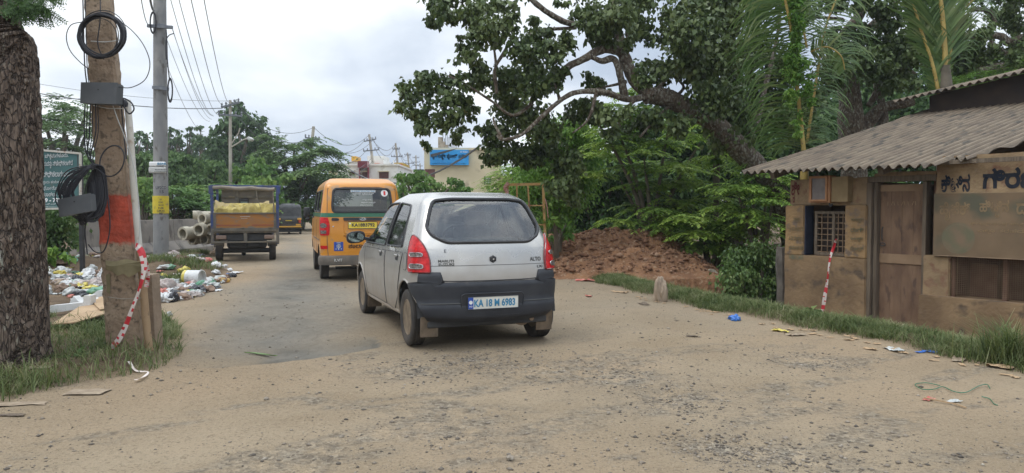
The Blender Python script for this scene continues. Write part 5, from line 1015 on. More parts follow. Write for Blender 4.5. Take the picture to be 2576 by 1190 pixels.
# door
dr = empty('door', (0, 0, 0)); dr.parent = hut; zd0, zd1 = fz(2265, 826), fz(2275, 463); d0, d1 = fs(2213, -.10), fs(2325, -.10); zmid0, zmid1 = fz(2265, 664, -.1), fz(2265, 640, -.1)
mb = MB()
for k in range(4): a = d0+(d1-d0)*k/4; mb.bx(a+.0015, a+(d1-d0)/4-.0015, .115, .135, zmid1, zd1-.09); mb.bx(a+.001, a+(d1-d0)/4-.001, .115, .135, zd0, zmid0)
mb.build('boards', M['door'], dr); mb = MB(); M['rail'] = mat('tan rail', (.20, .125, .07), (.26, .17, .10), 6, .85); mb.bx(d0, d1, .10, .135, zmid0, zmid1, .004); mb.build('rail', M['rail'], dr); mb = MB(); mb.bx(d0, d1, .10, .135, zd1-.09, zd1, .004); mb.build('rail', M['rail'], dr)
mb = MB(); hz = fz(2222, 605, -.1); mb.tube([(d0+.05, .09, hz), (d0+.05, .07, hz+.03), (d0+.05, .07, hz+.15), (d0+.05, .09, hz+.18)], .008, 6); mb.tube([(d0+.05+.035*math.cos(t), .09, hz-.05+.018*math.sin(t)) for t in np.linspace(0, 6.28, 14, endpoint=False)], .007, 5, closed=True); mb.build('handle', M['black'], dr)
mb = MB()
for k in range(9): x = d0+.10+.045*k; mb.bar((x, .112, zd1-.27), (x+.02*math.sin(k*2), .112, zd1-.22), .005, .003)
mb.build('scrawl', M['ghost'], dr)
mb = MB()
for x0, x1, y0 in ((SD-.02, SD+.05, -.01), (SD+.055, d0-.004, .04)): mb.bx(x0, x1, y0, .16, ZF+.3, zd1+.03, .006)
mb.bx(d1+.002, d1+.05, .04, .16, ZF+.3, zd1+.03, .006); mb.bx(SD-.02, SF-.01, .02, .16, zd1+.035, zd1+.11, .006); mb.build('frame', M['oldwood'], dr); mb = MB(); mb.bx(SD+.05, SE, -.02, .2, ZF+.1, zd0-.005); mb.build('threshold', M['plaster'], dr)
# notice cabinet under the eave
cb = empty('notice_cabinet', (0, 0, 0)); cb.parent = hut; x0, x1, x2 = fs(2033, .12), fs(2086, .12), fs(2128, .12); z0, z1 = fz(2060, 510, .12), fz(2060, 446, .12)
mb = MB(); mb.bx(x0, x1, -.12, .03, z0, z1+.02, .004); mb.build('case', M['redwood'], cb); mb = MB(); mb.bx(x1+.004, x2, -.09, .03, z0+.01, z1, .004); mb.build('side_panel', M['tanply'] if 'tanply' in M else mat('plywood', (.19, .13, .06), (.25, .18, .09), 6, .8), cb)
mb = MB(); mb.bx(x0+.05, x1-.05, -.126, -.121, z0+.04, z1-.01); mb.build('pane', mat('dusty pane', (.10, .08, .07), (.16, .13, .11), 9, .4), cb); mb = MB()
for a, b, c, d in ((x0+.03, x1-.03, z0+.02, z0+.045), (x0+.03, x1-.03, z1-.015, z1+.005)): mb.bx(a, b, -.145, -.12, c, d)
for a in (x0+.03, x1-.055): mb.bx(a, a+.025, -.145, -.12, z0+.046, z1-.016)
mb.build('door', M['redwood'], cb)
mb = MB(); mb.tube(spline([(x1-.05, -.05, z0-.01), (x1-.03, -.05, z0-.05), (x1-.0, -.05, z0-.02)], 4), .012, 6); mb.build('bracket', M['black'], cb)
# sign board, mesh window
bd = empty('sign_board', (0, 0, 0)); bd.parent = hut; zb0, zb1 = fz(2440, 646), fz(2440, 486); mb = MB(); mb.bx(SF+.004, SEND-.05, -.045, -.015, zb0, zb1, .004); mb.build('panel', M['board'], bd)
mb = MB(); mb.tube([(SF+.02, -.05, zb0-.01), (SF+.10, -.055, zb0-.0), (SEND-.1, -.05, zb0)], .007, 5); mb.build('rail', M['grille'], bd)
hf = lambda s, z, y=-.05: Matrix(((1, 0, 0, s), (0, 0, -1, y), (0, 1, 0, z), (0, 0, 0, 1)))
def ht(s, px0, px1, py0, py1, m, par, off, bold=.03): a = fs(px0, off); b = fs(px1, off); za, zb = fz((px0+px1)/2, py1, off), fz((px0+px1)/2, py0, off); text(s, b-a, zb-za, m, par, hf(a, za, -off-.002), bold=bold)
ht('ಹೈಟೆಕ್', 2362, 2440, 508, 555, M['ghost'], bd, .045, .045); ht('ಹಿಟ್ಟಿನ', 2462, 2538, 503, 548, M['ghost'], bd, .045, .045); ht('ದಿ', 2556, 2600, 500, 540, M['ghost'], bd, .045, .045)
ht('ಶ್ರೀ ಲಕ್ಷ್ಮೀ ಪ್ರಸನ್ನ ಹಿಟ್ಟಿನ ಗಿರಣಿ', 2440, 2640, 560, 570, M['ghost'], bd, .045, .01); ht('ಎಲ್ಲಾ ತರಹದ ಹಿಟ್ಟು', 2460, 2640, 577, 590, M['ghost'], bd, .045, .01)
mb = MB(); x_ = fs(2400, .045); mb.lathe([(.001, 0), (.16, 0), (.17, .001), (.19, 0.0015), (.001, .003)], 24, 'Y', (x_+.05, -.0475, zb0+.22)); mb.build('round_patch', mat('faded green patch', (.13, .12, .07), (.19, .13, .08), 7, .9), bd)
ht('ಕಿಟಿನ', 2366, 2438, 438, 484, M['ink'], hut, .003, .06); ht('ಗಿರಣಿ', 2470, 2640, 420, 474, M['ink'], hut, .003, .07)
ht('ಶ್ರೀ', 1990, 2010, 455, 510, M['letter_red2'], hut, -.026, .03); ht('ಲ', 2132, 2142, 462, 505, M['letter_red2'], hut, -.026, .03)
for k, (s_, w_) in enumerate([('ಸಮಯ', 16), ('10-30 ರಿಂದ 1-30', 36), ('5-30 ರಿಂದ 8-10', 36), ('ಭಾನುವಾರ ರಜೆ', 36), ('9480112459', 36)]): ht(s_, 2006-w_/2-2, 2006+w_/2-2, 545+24*k, 557+24*k, M['ink2'] if 'ink2' in M else M.setdefault('ink2', mat('faded green lettering', (.10, .13, .09), (.20, .16, .09), 14, .9)), hut, .05, .02)
for k, s_ in enumerate(['ಇಲ್ಲಿ', 'ರಾಗಿ', 'ಅಕ್ಕಿ', 'ಗೋಧಿ']): ht(s_, 2140, 2172, 548+24*k, 560+24*k, M['ink2'], hut, .05, .02)
mw = empty('mesh_window', (0, 0, 0)); mw.parent = hut; mb = MB(); a, b = SG+.01, SEND-.1
for k in range(int((b-a)/.024)): mb.box((a+.024*k, .02, (zmesh0+zmesh1)/2-.0), (.0028, .003, zmesh1-zmesh0))
for k in range(int((zmesh1-zledge)/.022)+1): mb.box(((a+b)/2, .024, zledge+.022*k), (b-a, .003, .0028))
mb.build('wire_mesh', M['grille'], mw); mb = MB(); mb.bx(a, a+.035, .03, .08, zledge, zmesh1); mb.bx(a+.55, a+.60, .05, .10, zledge, zmesh1); mb.bx(a+.05, a+.35, .4, .42, zledge-.3, zmesh1-.1); mb.build('frame', M['inbrick'], mw)
# roof
def RX(px, py):
    r = ray(px, py); o = Vector((0, 0, CH)); n = Vector((0, -TS, 1)); c = Vector((0, -.4, ZE)); R3 = Matrix(((HD.x, HN.x, 0), (HD.y, HN.y, 0), (0, 0, 1))).transposed(); rl = R3 @ r; ol = R3 @ (o-HP); t = (c-ol).dot(n)/rl.dot(n); p = ol+rl*t; return p.x, p.y
t_ = M['sheet'].node_tree; b_ = t_.nodes['Principled BSDF']; a_ = t_.nodes.new('ShaderNodeAttribute'); a_.attribute_name = 'groove_shade'; x_ = t_.nodes.new('ShaderNodeMix'); x_.data_type = 'RGBA'; k_ = t_.nodes.new('ShaderNodeMath'); k_.operation = 'MULTIPLY'; k_.inputs[1].default_value = .6; t_.links.new(a_.outputs['Fac'], k_.inputs[0]); t_.links.new(k_.outputs[0], x_.inputs[0]); t_.links.new(b_.inputs['Base Color'].links[0].from_socket, x_.inputs[6]); x_.inputs[7].default_value = (.05, .04, .03, 1); t_.links.new(x_.outputs[2], b_.inputs['Base Color'])  # sheet valleys coloured darker, painting in shading the corrugations barely get
TS = .241; ZE = 1.83+.3
edge = [(1864, 434), (2100, 425), (2351, 415), (2385, 394), (2412, 399), (2440, 402), (2470, 386), (2500, 380), (2540, 368), (2576, 359), (2640, 345)]; EE = [RX(*p) for p in edge]; ex = [p[0] for p in EE]; ey = [p[1] for p in EE]
def sheetmesh(s0, s1, ycut, yend, zf, name, m, parent, per=.128, amp=.026, thick=.007, rip=.0):
    ns = int((s1-s0)/per*12); A = []; B = []
    S_ = np.linspace(s0, s1, ns); 
    for s_ in S_:
        y0 = ycut(s_); y1 = yend(s_); row = []
        for k in range(41):
            y = y0+(y1-y0)*(k/40)**1.3; z = zf(s_, y)+amp*math.cos(2*math.pi*(s_-s0)/per)+.02*float(fbm(s_*1.5, y*1.2, 3))+(.006 if (y > 2.2) else 0)+(.012 if y > 4.0 else 0); row.append((s_, y, z))
        A.append(row); B.append([(p[0], p[1], p[2]-thick) for p in row])
    mb = MB(); mb.grid(A); mb.grid(B); mb.grid([[a[0] for a in A], [b[0] for b in B]]); mb.grid([A[0], B[0]]); mb.grid([[a[-1] for a in A], [b[-1] for b in B]]); o = mb.build(name, m, parent, True); at = o.data.attributes.new('groove_shade', 'FLOAT', 'POINT'); co = np.empty(len(o.data.vertices)*3, np.float32); o.data.vertices.foreach_get('co', co); at.data.foreach_set('value', (.5-.5*np.cos(2*np.pi*(co[::3]-s0)/per)).astype(np.float32)); return o
rag_ = lambda s_: float(np.interp(s_, ex, ey))+.012*math.sin(s_*31)
S_END = SEND+.3
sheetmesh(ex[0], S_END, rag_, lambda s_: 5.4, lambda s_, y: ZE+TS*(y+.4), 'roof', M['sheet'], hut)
# upper roof sheet and the wall strip under it
q0 = P(2245, 259, 14.0)-HP; q1 = P(2576, 181, 12.2)-HP; u0 = (q0.dot(HD), q0.dot(HN), q0.z); u1 = (q1.dot(HD), q1.dot(HN), q1.z); sl = (u1[2]-u0[2])/(u1[0]-u0[0]); yl = (u1[1]-u0[1])/(u1[0]-u0[0])
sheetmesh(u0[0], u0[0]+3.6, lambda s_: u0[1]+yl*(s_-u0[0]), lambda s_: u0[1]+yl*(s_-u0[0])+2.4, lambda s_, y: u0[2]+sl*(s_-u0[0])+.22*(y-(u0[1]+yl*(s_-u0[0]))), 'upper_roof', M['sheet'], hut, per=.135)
mb = MB(); mb.prism([(u0[0]+.5, u0[1]+.35, ZE+TS*(u0[1]+.7)-.1), (u0[0]+3.5, u0[1]+.35+yl*3, ZE+TS*(u0[1]+.7)-.3), (u0[0]+3.5, u0[1]+.35+yl*3, u0[2]+sl*3.5+.05), (u0[0]+.5, u0[1]+.35, u0[2]+sl*.5+.04)], (0, .15, 0)); mb.build('upper_wall', M['dim'], hut)  # wall strip given a dark colour as the shadow under the upper sheet
mb = MB(); 
for s_ in (S0-.1, SD+.3, SEND-.3): mb.bar((s_, -.25, ZE+TS*.15-.09), (s_, 5.2, ZE+TS*5.6-.09), .07, .09)
for y in (-.1, 2.2): mb.bar((S0-.4, y, ZE+TS*(y+.4)-.045), (SEND, y, ZE+TS*(y+.4)-.045), .06, .05)
mb.build('rafters', M['oldwood'], hut)
tape([(2104, 600, -.02), (2098, 620, -.06), (2088, 650, -.12), (2082, 700, -.14), (2075, 745, -.14), (2068, 790, -.12)], .022, 10.4, 'red and white warning tape hanging from the hut window grille to the grass', blocks=((.02, .07), (.12, .3), (.38, .44), (.55, .6), (.7, .75), (.88, .93)))
# broken stone post beside the hut corner
mb = MB(); b = P(1968, 780, 11.6); mb.tube([b+Vector((0, 0, -.3)), b+Vector((0, 0, .35)), b+Vector((-.01, 0, .72)), b+Vector((-.02, 0, .98))], [.11, .10, .095, .085], 7, wob=.2); tag(mb.build('stone_post', mat('dark stone', (.10, .085, .07), (.18, .155, .13), 6, .9, bump=.5, bscale=20), None), 'dark broken stone post standing against the left corner of the hut', 'post')

# ================================================================ NOTICE BOARD (left)
def board():
    D = 13.0; q = [P(60, 374, D+.25), P(203, 386, D-.1), P(203, 524, D-.1), P(60, 526, D+.25)]; root = empty('notice_board', q[3], 0, 'green notice board with white lettering behind the near tree trunk', 'sign'); q = [v-root.location for v in q]; ex_ = (q[2]-q[3]).normalized(); n = ex_.cross(Vector((0, 0, 1)))
    mb = MB(); mb.prism(q, -n*.02); mb.build('panel', M['boardgreen'], root); mb = MB()
    for i in range(4): mb.bar(q[i]+n*.005, q[(i+1) % 4]+n*.005, .03, .035)
    mb.build('frame', M['boardframe'], root)
    mb = MB(); p = P(200, 660, 12.95)-root.location; mb.bar(Vector((q[2].x-.02, q[2].y+.05, p.z-.3)), Vector((q[2].x-.02, q[2].y+.05, q[1].z)), .07, .06); mb.bar(Vector((q[3].x+.1, q[3].y+.05, p.z-.3)), Vector((q[3].x+.1, q[3].y+.05, q[0].z)), .07, .06); mb.build('post', M['black'], root)
    for s_, x0, x1, y0, y1, b in (('ಧಿ. ಚಿಕ್ಕಮಗಳೂರು.', 78, 172, 387, 402, .03), ('ಯುವುದನ್ನು ನಿಷೇಧಿಸಲಾಗಿದೆ', 78, 186, 405, 424, .03), ('ಡ ವಿಧಿಸಲಾಗುವುದು', 78, 186, 431, 448, .04), ('ಕುಪ್ಪಾರು ಕಯಲಾಷ್ಟ್ರದಲ್ಲಿ', 78, 180, 455, 465, .02), ('ನ ಫೋಟೋ ಸಹಿತ', 78, 180, 469, 480, .02), ('ಗೆ ಮಾಡಲು ಸೂಚನೆ', 76, 178, 484, 495, .03), ('719 - 72820', 80, 168, 499, 510, .04), ('(ಕೆ.ಎಂ.ಡಿ.ಎಸ್ ಇಲಾಖೆ)', 80, 165, 512, 517, .01), ('ಚಿಕ್ಕಮಗಳೂರು', 95, 140, 519, 522, .01)):
        a = P(x0, y1, D-.0)-root.location; w_ = (x1-x0)/FPX*D; h_ = (y1-y0)/FPX*D; t = (a-q[3]).dot(ex_); org = q[3]+ex_*t+Vector((0, 0, a.z-q[3].z))+n*.006; text(s_, w_, h_, M['letter_white'], root, frame(org, ex_, (0, 0, 1)), bold=b)
M['boardgreen'] = mat('faded green board', (.035, .10, .10), (.05, .135, .13), 2, .6, c3=(.07, .09, .07), s3=8, w3=.08); M['boardframe'] = mat('white rusty frame', (.42, .40, .34), (.52, .50, .44), 6, .7, c3=(.22, .10, .05), s3=6, w3=.15)
board()

# ================================================================ RUBBISH
def crumple(name, c, sx, sy, sz, m, lab, cat, grp=None, seed=0, sharp=.42, flat=False):
    r_ = np.random.RandomState(seed); bm = bmesh.new(); bmesh.ops.create_icosphere(bm, subdivisions=4, radius=1); o = r_.rand(3)*30
    V = np.array([v.co[:] for v in bm.verts]); F = np.array([[v.index for v in f.verts] for f in bm.faces]); bm.free()
    f1 = fbm(V[:, 0]*2+o[0]+V[:, 2]*1.3, V[:, 1]*2+o[1], 3); f2 = np.abs(fbm(V[:, 0]*3.2+V[:, 2]*2+o[1], V[:, 1]*3.2-V[:, 2]+o[2], 3)); V = V*(1+f1*1.1-f2*sharp*3)[:, None]
    V[:, 2] = np.maximum(V[:, 2], -.55); V = V*[sx, sy, sz]; z = gz(c[0], c[1]) if len(c) == 2 else c[2]; a = r_.rand()*6.28; ca, sa_ = math.cos(a), math.sin(a); V = np.stack([V[:, 0]*ca-V[:, 1]*sa_, V[:, 0]*sa_+V[:, 1]*ca, V[:, 2]], -1)
    ob = mk(name, V, F, m, None, name in ('rock', 'loose_stone'), (c[0], c[1], z+sz*.5)); return tag(ob, lab, cat, grp)
def scrap(name, c, w_, h_, m, lab, cat, grp=None, seed=0, amp=.3, rz=None):
    r_ = np.random.RandomState(seed); n = 9; A = []; o = r_.rand(2)*50
    for j in range(n):
        A.append([((i/(n-1)-.5)*w_*(1+.25*float(fbm(i*.3+o[0], j*.3, 2))*2), (j/(n-1)-.5)*h_*(1+.4*float(fbm(i*.4, j*.2+o[1], 2))), .004+abs(float(fbm(i*.35+o[0], j*.35+o[1], 2)))*amp*max(w_, h_)) for i in range(n)])
    mb = MB(); mb.grid(A); z = gz(c[0], c[1]) if len(c) == 2 else c[2]; ob = mb.build(name, m, None, False, (c[0], c[1], (float(H(c[0], c[1])) if len(c) == 2 else z)+.002), r_.rand()*6.28 if rz is None else rz); return tag(ob, lab, cat, grp)
def film(n, a, b, t=.15, r=.35): return M.setdefault(n, leaf2(n, a, b, t, r))
def leaf2(n, a, b, t, r):
    m = mat(n, a, b, 7, r, bump=.5, bscale=18, bdist=.02); return m
WH, BL, YE, GR, RD, BR, PK, OR, BU, CL = [film(*q) for q in (('white bag', (.50, .50, .48), (.66, .66, .65)), ('black bag', (.015, .016, .02), (.035, .037, .045), 0, .25), ('yellow bag', (.50, .40, .05), (.62, .52, .12)), ('green bag', (.06, .22, .13), (.20, .34, .22)), ('red wrapper', (.42, .06, .05), (.55, .25, .18)), ('brown bag', (.17, .11, .075), (.25, .17, .12), 0, .8), ('pinkish clear bag', (.34, .27, .24), (.46, .40, .36)), ('orange wrapper', (.48, .25, .05), (.55, .38, .10)), ('blue film', (.03, .12, .45), (.06, .2, .55)), ('translucent bag', (.36, .37, .35), (.50, .51, .48)))]
def gp(px, py): v = GT(px, py); return (v.x, v.y)
def S_(D, px): return px*D/FPX
# named pieces first: (kind, px, py, wpx, hpx, mat, label, category)
named = [
('c', 210, 655, 46, 22, CL, 'big translucent plastic bag bulging against the foot of the barrier', 'plastic bag'), ('c', 258, 662, 26, 34, WH, 'upright white plastic bag just left of the leaning pole', 'plastic bag'), ('c', 225, 690, 42, 26, WH, 'large crumpled white plastic bag in the middle of the left rubbish', 'plastic bag'),
('c', 193, 700, 30, 20, BL, 'black plastic bag beside the large crumpled white one', 'plastic bag'), ('c', 175, 672, 26, 14, GR, 'dark green plastic bag at the left edge of the rubbish', 'plastic bag'), ('c', 158, 712, 40, 26, BR, 'brown paper bag lying open on the soil by the dirt heap', 'paper bag'),
('c', 112, 732, 34, 18, CL, 'crushed clear plastic bottle pack beside the near tree', 'packet'), ('c', 205, 716, 44, 14, YE, 'yellow and red food packet lying open below the white bag', 'packet'), ('c', 228, 742, 38, 10, YE, 'moldy yellow cloth lying above the white foam pieces', 'cloth'),
('c', 385, 685, 34, 22, YE, 'bright yellow plastic bag right of the leaning pole', 'plastic bag'), ('c', 372, 655, 36, 20, WH, 'white plastic bag at the top of the heap behind the stake', 'plastic bag'), ('c', 430, 684, 46, 30, BL, 'big shiny black rubbish bag near the grey round pole', 'rubbish bag'),
('c', 412, 712, 56, 36, PK, 'large pinkish clear bag full of waste next to the stub post', 'rubbish bag'), ('c', 455, 678, 20, 16, BL, 'small black bag right of the big black rubbish bag', 'rubbish bag'), ('c', 470, 668, 30, 14, RD, 'red and orange food packet on top of the right heap', 'packet'), ('c', 508, 668, 22, 16, GR, 'pale green plastic bag topmost of the right heap', 'plastic bag'),
('c', 485, 690, 34, 18, GR, 'dull green plastic bag above the white container', 'plastic bag'), ('c', 515, 688, 48, 18, BR, 'brown sacking folded over the right heap', 'sack'), ('c', 525, 700, 32, 18, CL, 'clear plastic bag under the brown sacking', 'plastic bag'), ('c', 560, 705, 42, 14, OR, 'orange and yellow packet at the road side of the rubbish', 'packet'),
('c', 575, 690, 20, 8, BU, 'blue and white wrapper at the right tip of the rubbish', 'wrapper'), ('s', 590, 686, 40, 0, WH, 'white paper sheet at the far right of the rubbish', 'paper'), ('s', 540, 732, 46, 0, WH, 'white cloth scrap lying alone on the dirt by the rubbish', 'cloth'), ('s', 462, 718, 26, 0, WH, 'shiny white paper square below the white container', 'paper'),
('c', 476, 730, 22, 14, RD, 'red striped wrapper in front of the white paper', 'wrapper'), ('c', 425, 790, 14, 12, CL, 'small crumpled foil on the dirt right of the stub post', 'foil'), ('s', 405, 758, 24, 0, YE, 'torn yellow wrapper in the grass below the pinkish bag', 'wrapper')]
for k, (t, px, py, wx, hx, m, lab, cat) in enumerate(named):
    c = gp(px, py+hx*.4); D = c[1]; a = wx/2*D/FPX; nm = cat.replace(' ', '_')
    if t == 'c': crumple(nm, c, a*1.0, a*.75, hx/2*D/FPX*1.25, m, lab, cat, None, 100+k)
    else: scrap(nm, c, a*2, a*1.4, m, lab, cat, None, 100+k, .18)
kinds = [('plastic_bag', WH, 'small white plastic bag among the roadside rubbish', 'plastic bag', 'small white bags in the rubbish'), ('plastic_bag', BL, 'small black plastic bag among the roadside rubbish', 'plastic bag', 'small black bags in the rubbish'), ('wrapper', RD, 'small red wrapper among the roadside rubbish', 'wrapper', 'small red wrappers in the rubbish'), ('wrapper', GR, 'small green wrapper among the roadside rubbish', 'wrapper', 'small green wrappers in the rubbish'), ('plastic_bag', CL, 'small clear plastic bag among the roadside rubbish', 'plastic bag', 'small clear bags in the rubbish'), ('rubbish_lump', BR, 'small brown lump of waste among the roadside rubbish', 'waste', 'small brown lumps in the rubbish'), ('wrapper', YE, 'small yellow wrapper among the roadside rubbish', 'wrapper', 'small yellow wrappers in the rubbish'), ('wrapper', PK, 'small pinkish wrapper among the roadside rubbish', 'wrapper', 'small pinkish wrappers in the rubbish')]
rr = random.Random(5)
for k in range(330):
    if k % 12 < 5: px, py = rr.gauss(205, 42), rr.gauss(690, 20)
    else: px, py = rr.gauss(478, 52), rr.gauss(690, 15)
    if 262 < px < 366 or py > 735 or px < 95 or px > 600: continue
    q = kinds[rr.choice([0, 0, 0, 0, 1, 1, 2, 3, 4, 4, 4, 5, 5, 6, 7, 7])]; c = gp(px, py); a = rr.uniform(.06, .15)
    loc_ = next(t for lim, t in ((175, 'by the dirt heap left of the sign post'), (235, 'on the left heap below the barrier'), (300, 'on the left heap against the leaning pole'), (415, 'just right of the stub post'), (465, 'around the big shiny black rubbish bag'), (520, 'around the white tub'), (999, 'at the road end of the right heap')) if px < lim); q = (q[0], q[1], q[2].replace('among the roadside rubbish', loc_), q[3], q[4].replace('in the rubbish', loc_))
    if rr.random() < .7: crumple(q[0], c, a, a*.7, a*rr.uniform(.35, .65), q[1], q[2], q[3], q[4], 300+k)
    else: scrap(q[0], c, a*2.2, a*1.5, q[1], q[2], q[3], q[4], 300+k, .35)
# white container on its side
c = gp(487, 717); mb = MB(); mb.lathe([(.001, -.17), (.10, -.17), (.125, -.15), (.125, .12), (.12, .13), (.135, .135), (.135, .155), (.115, .16), (.11, .10), (.001, .10)], 28, 'X', (0, 0, .13)); o = mb.build('plastic_container', WH, None, True, (c[0], c[1], gz(*c)), math.radians(-8)); tag(o, 'white plastic tub lying on its side in front of the rubbish', 'container')
mb = MB(); mb.lathe([(.126, -.15), (.128, -.15), (.128, -.10), (.126, -.10)], 28, 'X', (0, 0, .13)); mb.build('yellow_label', YE, o, True)
# foam pieces and cardboard
M['foam'] = mat('white foam', (.62, .62, .60), (.74, .74, .72), 9, .85, bump=.2, bscale=60)
for k, (px, py, dx, lab, pts) in enumerate([(162, 792, .28, 'leftmost white foam packing piece lying in the grass', [(0, 0), (.42, .06), (.44, .20), (.36, .20), (.35, .12), (0, .09)]), (205, 782, .0, 'notched white foam packing piece between two others', [(0, .05), (.06, .16), (.15, .06), (.24, .14), (.30, .12), (.34, .02), (.1, -.04)]), (222, 772, .0, 'long white foam packing strip behind the notched piece', [(-.06, 0), (.36, .02), (.36, .12), (-.06, .09)]), (258, 775, .0, 'white foam packing block touching the leaning pole', [(-.04, 0), (.18, .0), (.18, .2), (.10, .2), (-.04, .10)])]):
    v = GT(px, py); mb = MB(); mb.prism([(a-.15, 0, b+.02) for a, b in pts], (.03, .09, 0)); tag(mb.build('foam_piece', M['foam'], None, False, v, math.radians(rr.uniform(-8, 14))), lab, 'foam')
mb = MB(); q = [GT(128, 826), GT(225, 778)+Vector((0, 0, .0)), GT(280, 800), GT(262, 818), GT(190, 828)]; q = [v+Vector((0, 0, h)) for v, h in zip(q, (.03, .10, .09, .11, .06))]; mb.prism(q, (0, 0, .012)); mb.prism([q[1]+Vector((.02, -.02, .02)), q[1]+Vector((.15, .03, .05)), q[2]+Vector((.02, 0, .03)), q[2]+Vector((-.06, -.12, .015))], (0, 0, .008)); M['card'] = mat('brown cardboard', (.33, .22, .12), (.42, .29, .17), 4, .85, c3=(.22, .15, .09), s3=14, w3=.05); tag(mb.build('cardboard_sheet', M['card'], None), 'flattened brown cardboard sheet lying on the grass left of the pole', 'cardboard')
M['dirtpaper'] = mat('muddy paper', (.22, .165, .11), (.33, .26, .18), 14, .9)
for k, (px, py, w_, h_, m, lab, cat) in enumerate([(98, 925, .18, .10, 'dirtpaper', 'crumpled brown paper lying in the grass by the tree root', 'paper'), (220, 985, .26, .16, 'dirtpaper', 'torn brown paper trodden into the dirt below the grass edge', 'paper'), (60, 1018, .30, .10, 'dirtpaper', 'long muddy card strip at the left edge of the road', 'cardboard'), (20, 1045, .18, .05, 'oldwood', 'dark flat splinter lying at the very left of the road', 'splinter')]):
    v = GT(px, py); o = scrap(cat, (v.x, v.y), w_, h_, M[m], lab, cat, None, 700+k, .07, 0.1)
# litter along the right verge
v = GT(1848, 805); crumple('plastic_bag', (v.x, v.y), .10, .06, .045, BU, 'bright blue plastic bag lying at the edge of the right verge', 'plastic bag', None, 55)
for k, (px, py, w_, m, lab, cat) in enumerate([(1962, 833, .09, YE, 'pale yellow paper cup flattened at the verge below the hut corner', 'paper cup'), (2000, 842, .10, M['dirtpaper'], 'brown leaf sheath lying along the verge below the hut', 'leaf'), (2190, 880, .06, M['card'], 'curled tan leaf under the hut door', 'dry leaf'), (2248, 882, .09, CL, 'greyish foil packet under the hut door', 'packet'), (2315, 887, .05, BU, 'small blue wrapper in the grass edge left of its twin', 'wrapper'), (2340, 886, .06, BU, 'small blue wrapper nearer the grass tuft', 'wrapper'), (2412, 908, .09, M['dirtpaper'], 'yellowed torn card at the verge near the tall grass tuft', 'cardboard'), (2512, 925, .10, M['card'], 'curled dry leaf beside the tall grass tuft', 'dry leaf'), (2335, 1005, .05, RD, 'small dark red rag on the dirt by the green twine', 'rag'), (2400, 1012, .05, CL, 'small grey stone like plastic bit on the dirt', 'plastic'), (1740, 848, .06, M['oldwood'], 'short dark stick on the dirt below the blue bag', 'stick'), (1650, 715, .14, M['card'], 'torn cardboard on the dirt near the red earth', 'cardboard'), (1470, 708, .16, RD, 'pink white wrapper at the foot of the red earth', 'wrapper'), (1480, 745, .08, RD, 'dark red rag on the dirt right of the hatchback', 'rag'), (1560, 735, .13, M['card'], 'pale torn card on the dirt beside the grass tip', 'cardboard'), (1620, 765, .10, M['oldwood'], 'dark burnt paper patch at the near grass tip', 'paper')]):
    v = GT(px, py); scrap(cat.replace(' ', '_'), (v.x, v.y), w_*2, w_, m, lab, cat, None, 800+k, .3)
for k in range(46):
    t = rr.random(); i = min(int(t*8), 7); f = t*8-i; a, b = redge[i+1 if i < 8 else 8], redge[min(i+2, 9)]; x = a[0]+(b[0]-a[0])*f-rr.uniform(.0, .28); y = a[1]+(b[1]-a[1])*f-rr.uniform(0, .2)
    if y < 4: continue
    wh_ = 'near the tall grass tuft' if y < 6.2 else 'below the hut door' if y < 7.4 else 'below the barred hut window' if y < 8.8 else 'before the ditch bush' if y < 11 else 'near the brown stone marker'
    scrap('dry_leaf', (x, y), rr.uniform(.05, .10), rr.uniform(.03, .05), M['card'], 'small dry leaf at the verge edge '+wh_, 'dry leaf', 'dry leaves '+wh_, 900+k, .35)
mb = MB(); mb.tube(spline([GT(*p)+Vector((0, 0, .015)) for p in [(2365, 975), (2330, 968), (2302, 972), (2320, 984), (2350, 984), (2372, 978), (2400, 990), (2430, 992), (2462, 976), (2482, 972), (2490, 982)]], 6), .0035, 5); tag(mb.build('green_twine', M['green'], None, True), 'thin green twine lying in a loop on the dirt at right', 'twine')
mb = MB(); mb.tube(spline([GT(*p)+Vector((0, 0, .012)) for p in [(2470, 1002), (2490, 1008), (2500, 1020), (2510, 1024)]], 6), .0035, 5); tag(mb.build('green_twine', M['green'], None, True), 'short loose end of green twine apart from the loop', 'twine')
mb = MB(); mb.tube(spline([GT(*p)+Vector((0, 0, .012)) for p in [(2325, 1005), (2360, 1012), (2400, 1020), (2430, 1030)]], 6), .006, 4); tag(mb.build('paper_strip', M['card'], None, True), 'long pale paper strip on the dirt below the green twine', 'paper')
mb = MB(); v = GT(655, 895); A = [[(v.x+(t-.5)*.34-.02*s_, v.y+.16*(t-.5)*-1+s_*.035*math.sin(math.pi*t), v.z+.012+.01*abs(s_)) for t in np.linspace(0, 1, 12)] for s_ in (-1, 0, 1)]; mb.grid(A); tag(mb.build('green_leaf', M['leafgreen'] if 'leafgreen' in M else mat('fresh leaf', (.12, .20, .06), (.17, .26, .08), 6, .6), None), 'long green leaf lying on the worn asphalt', 'leaf')
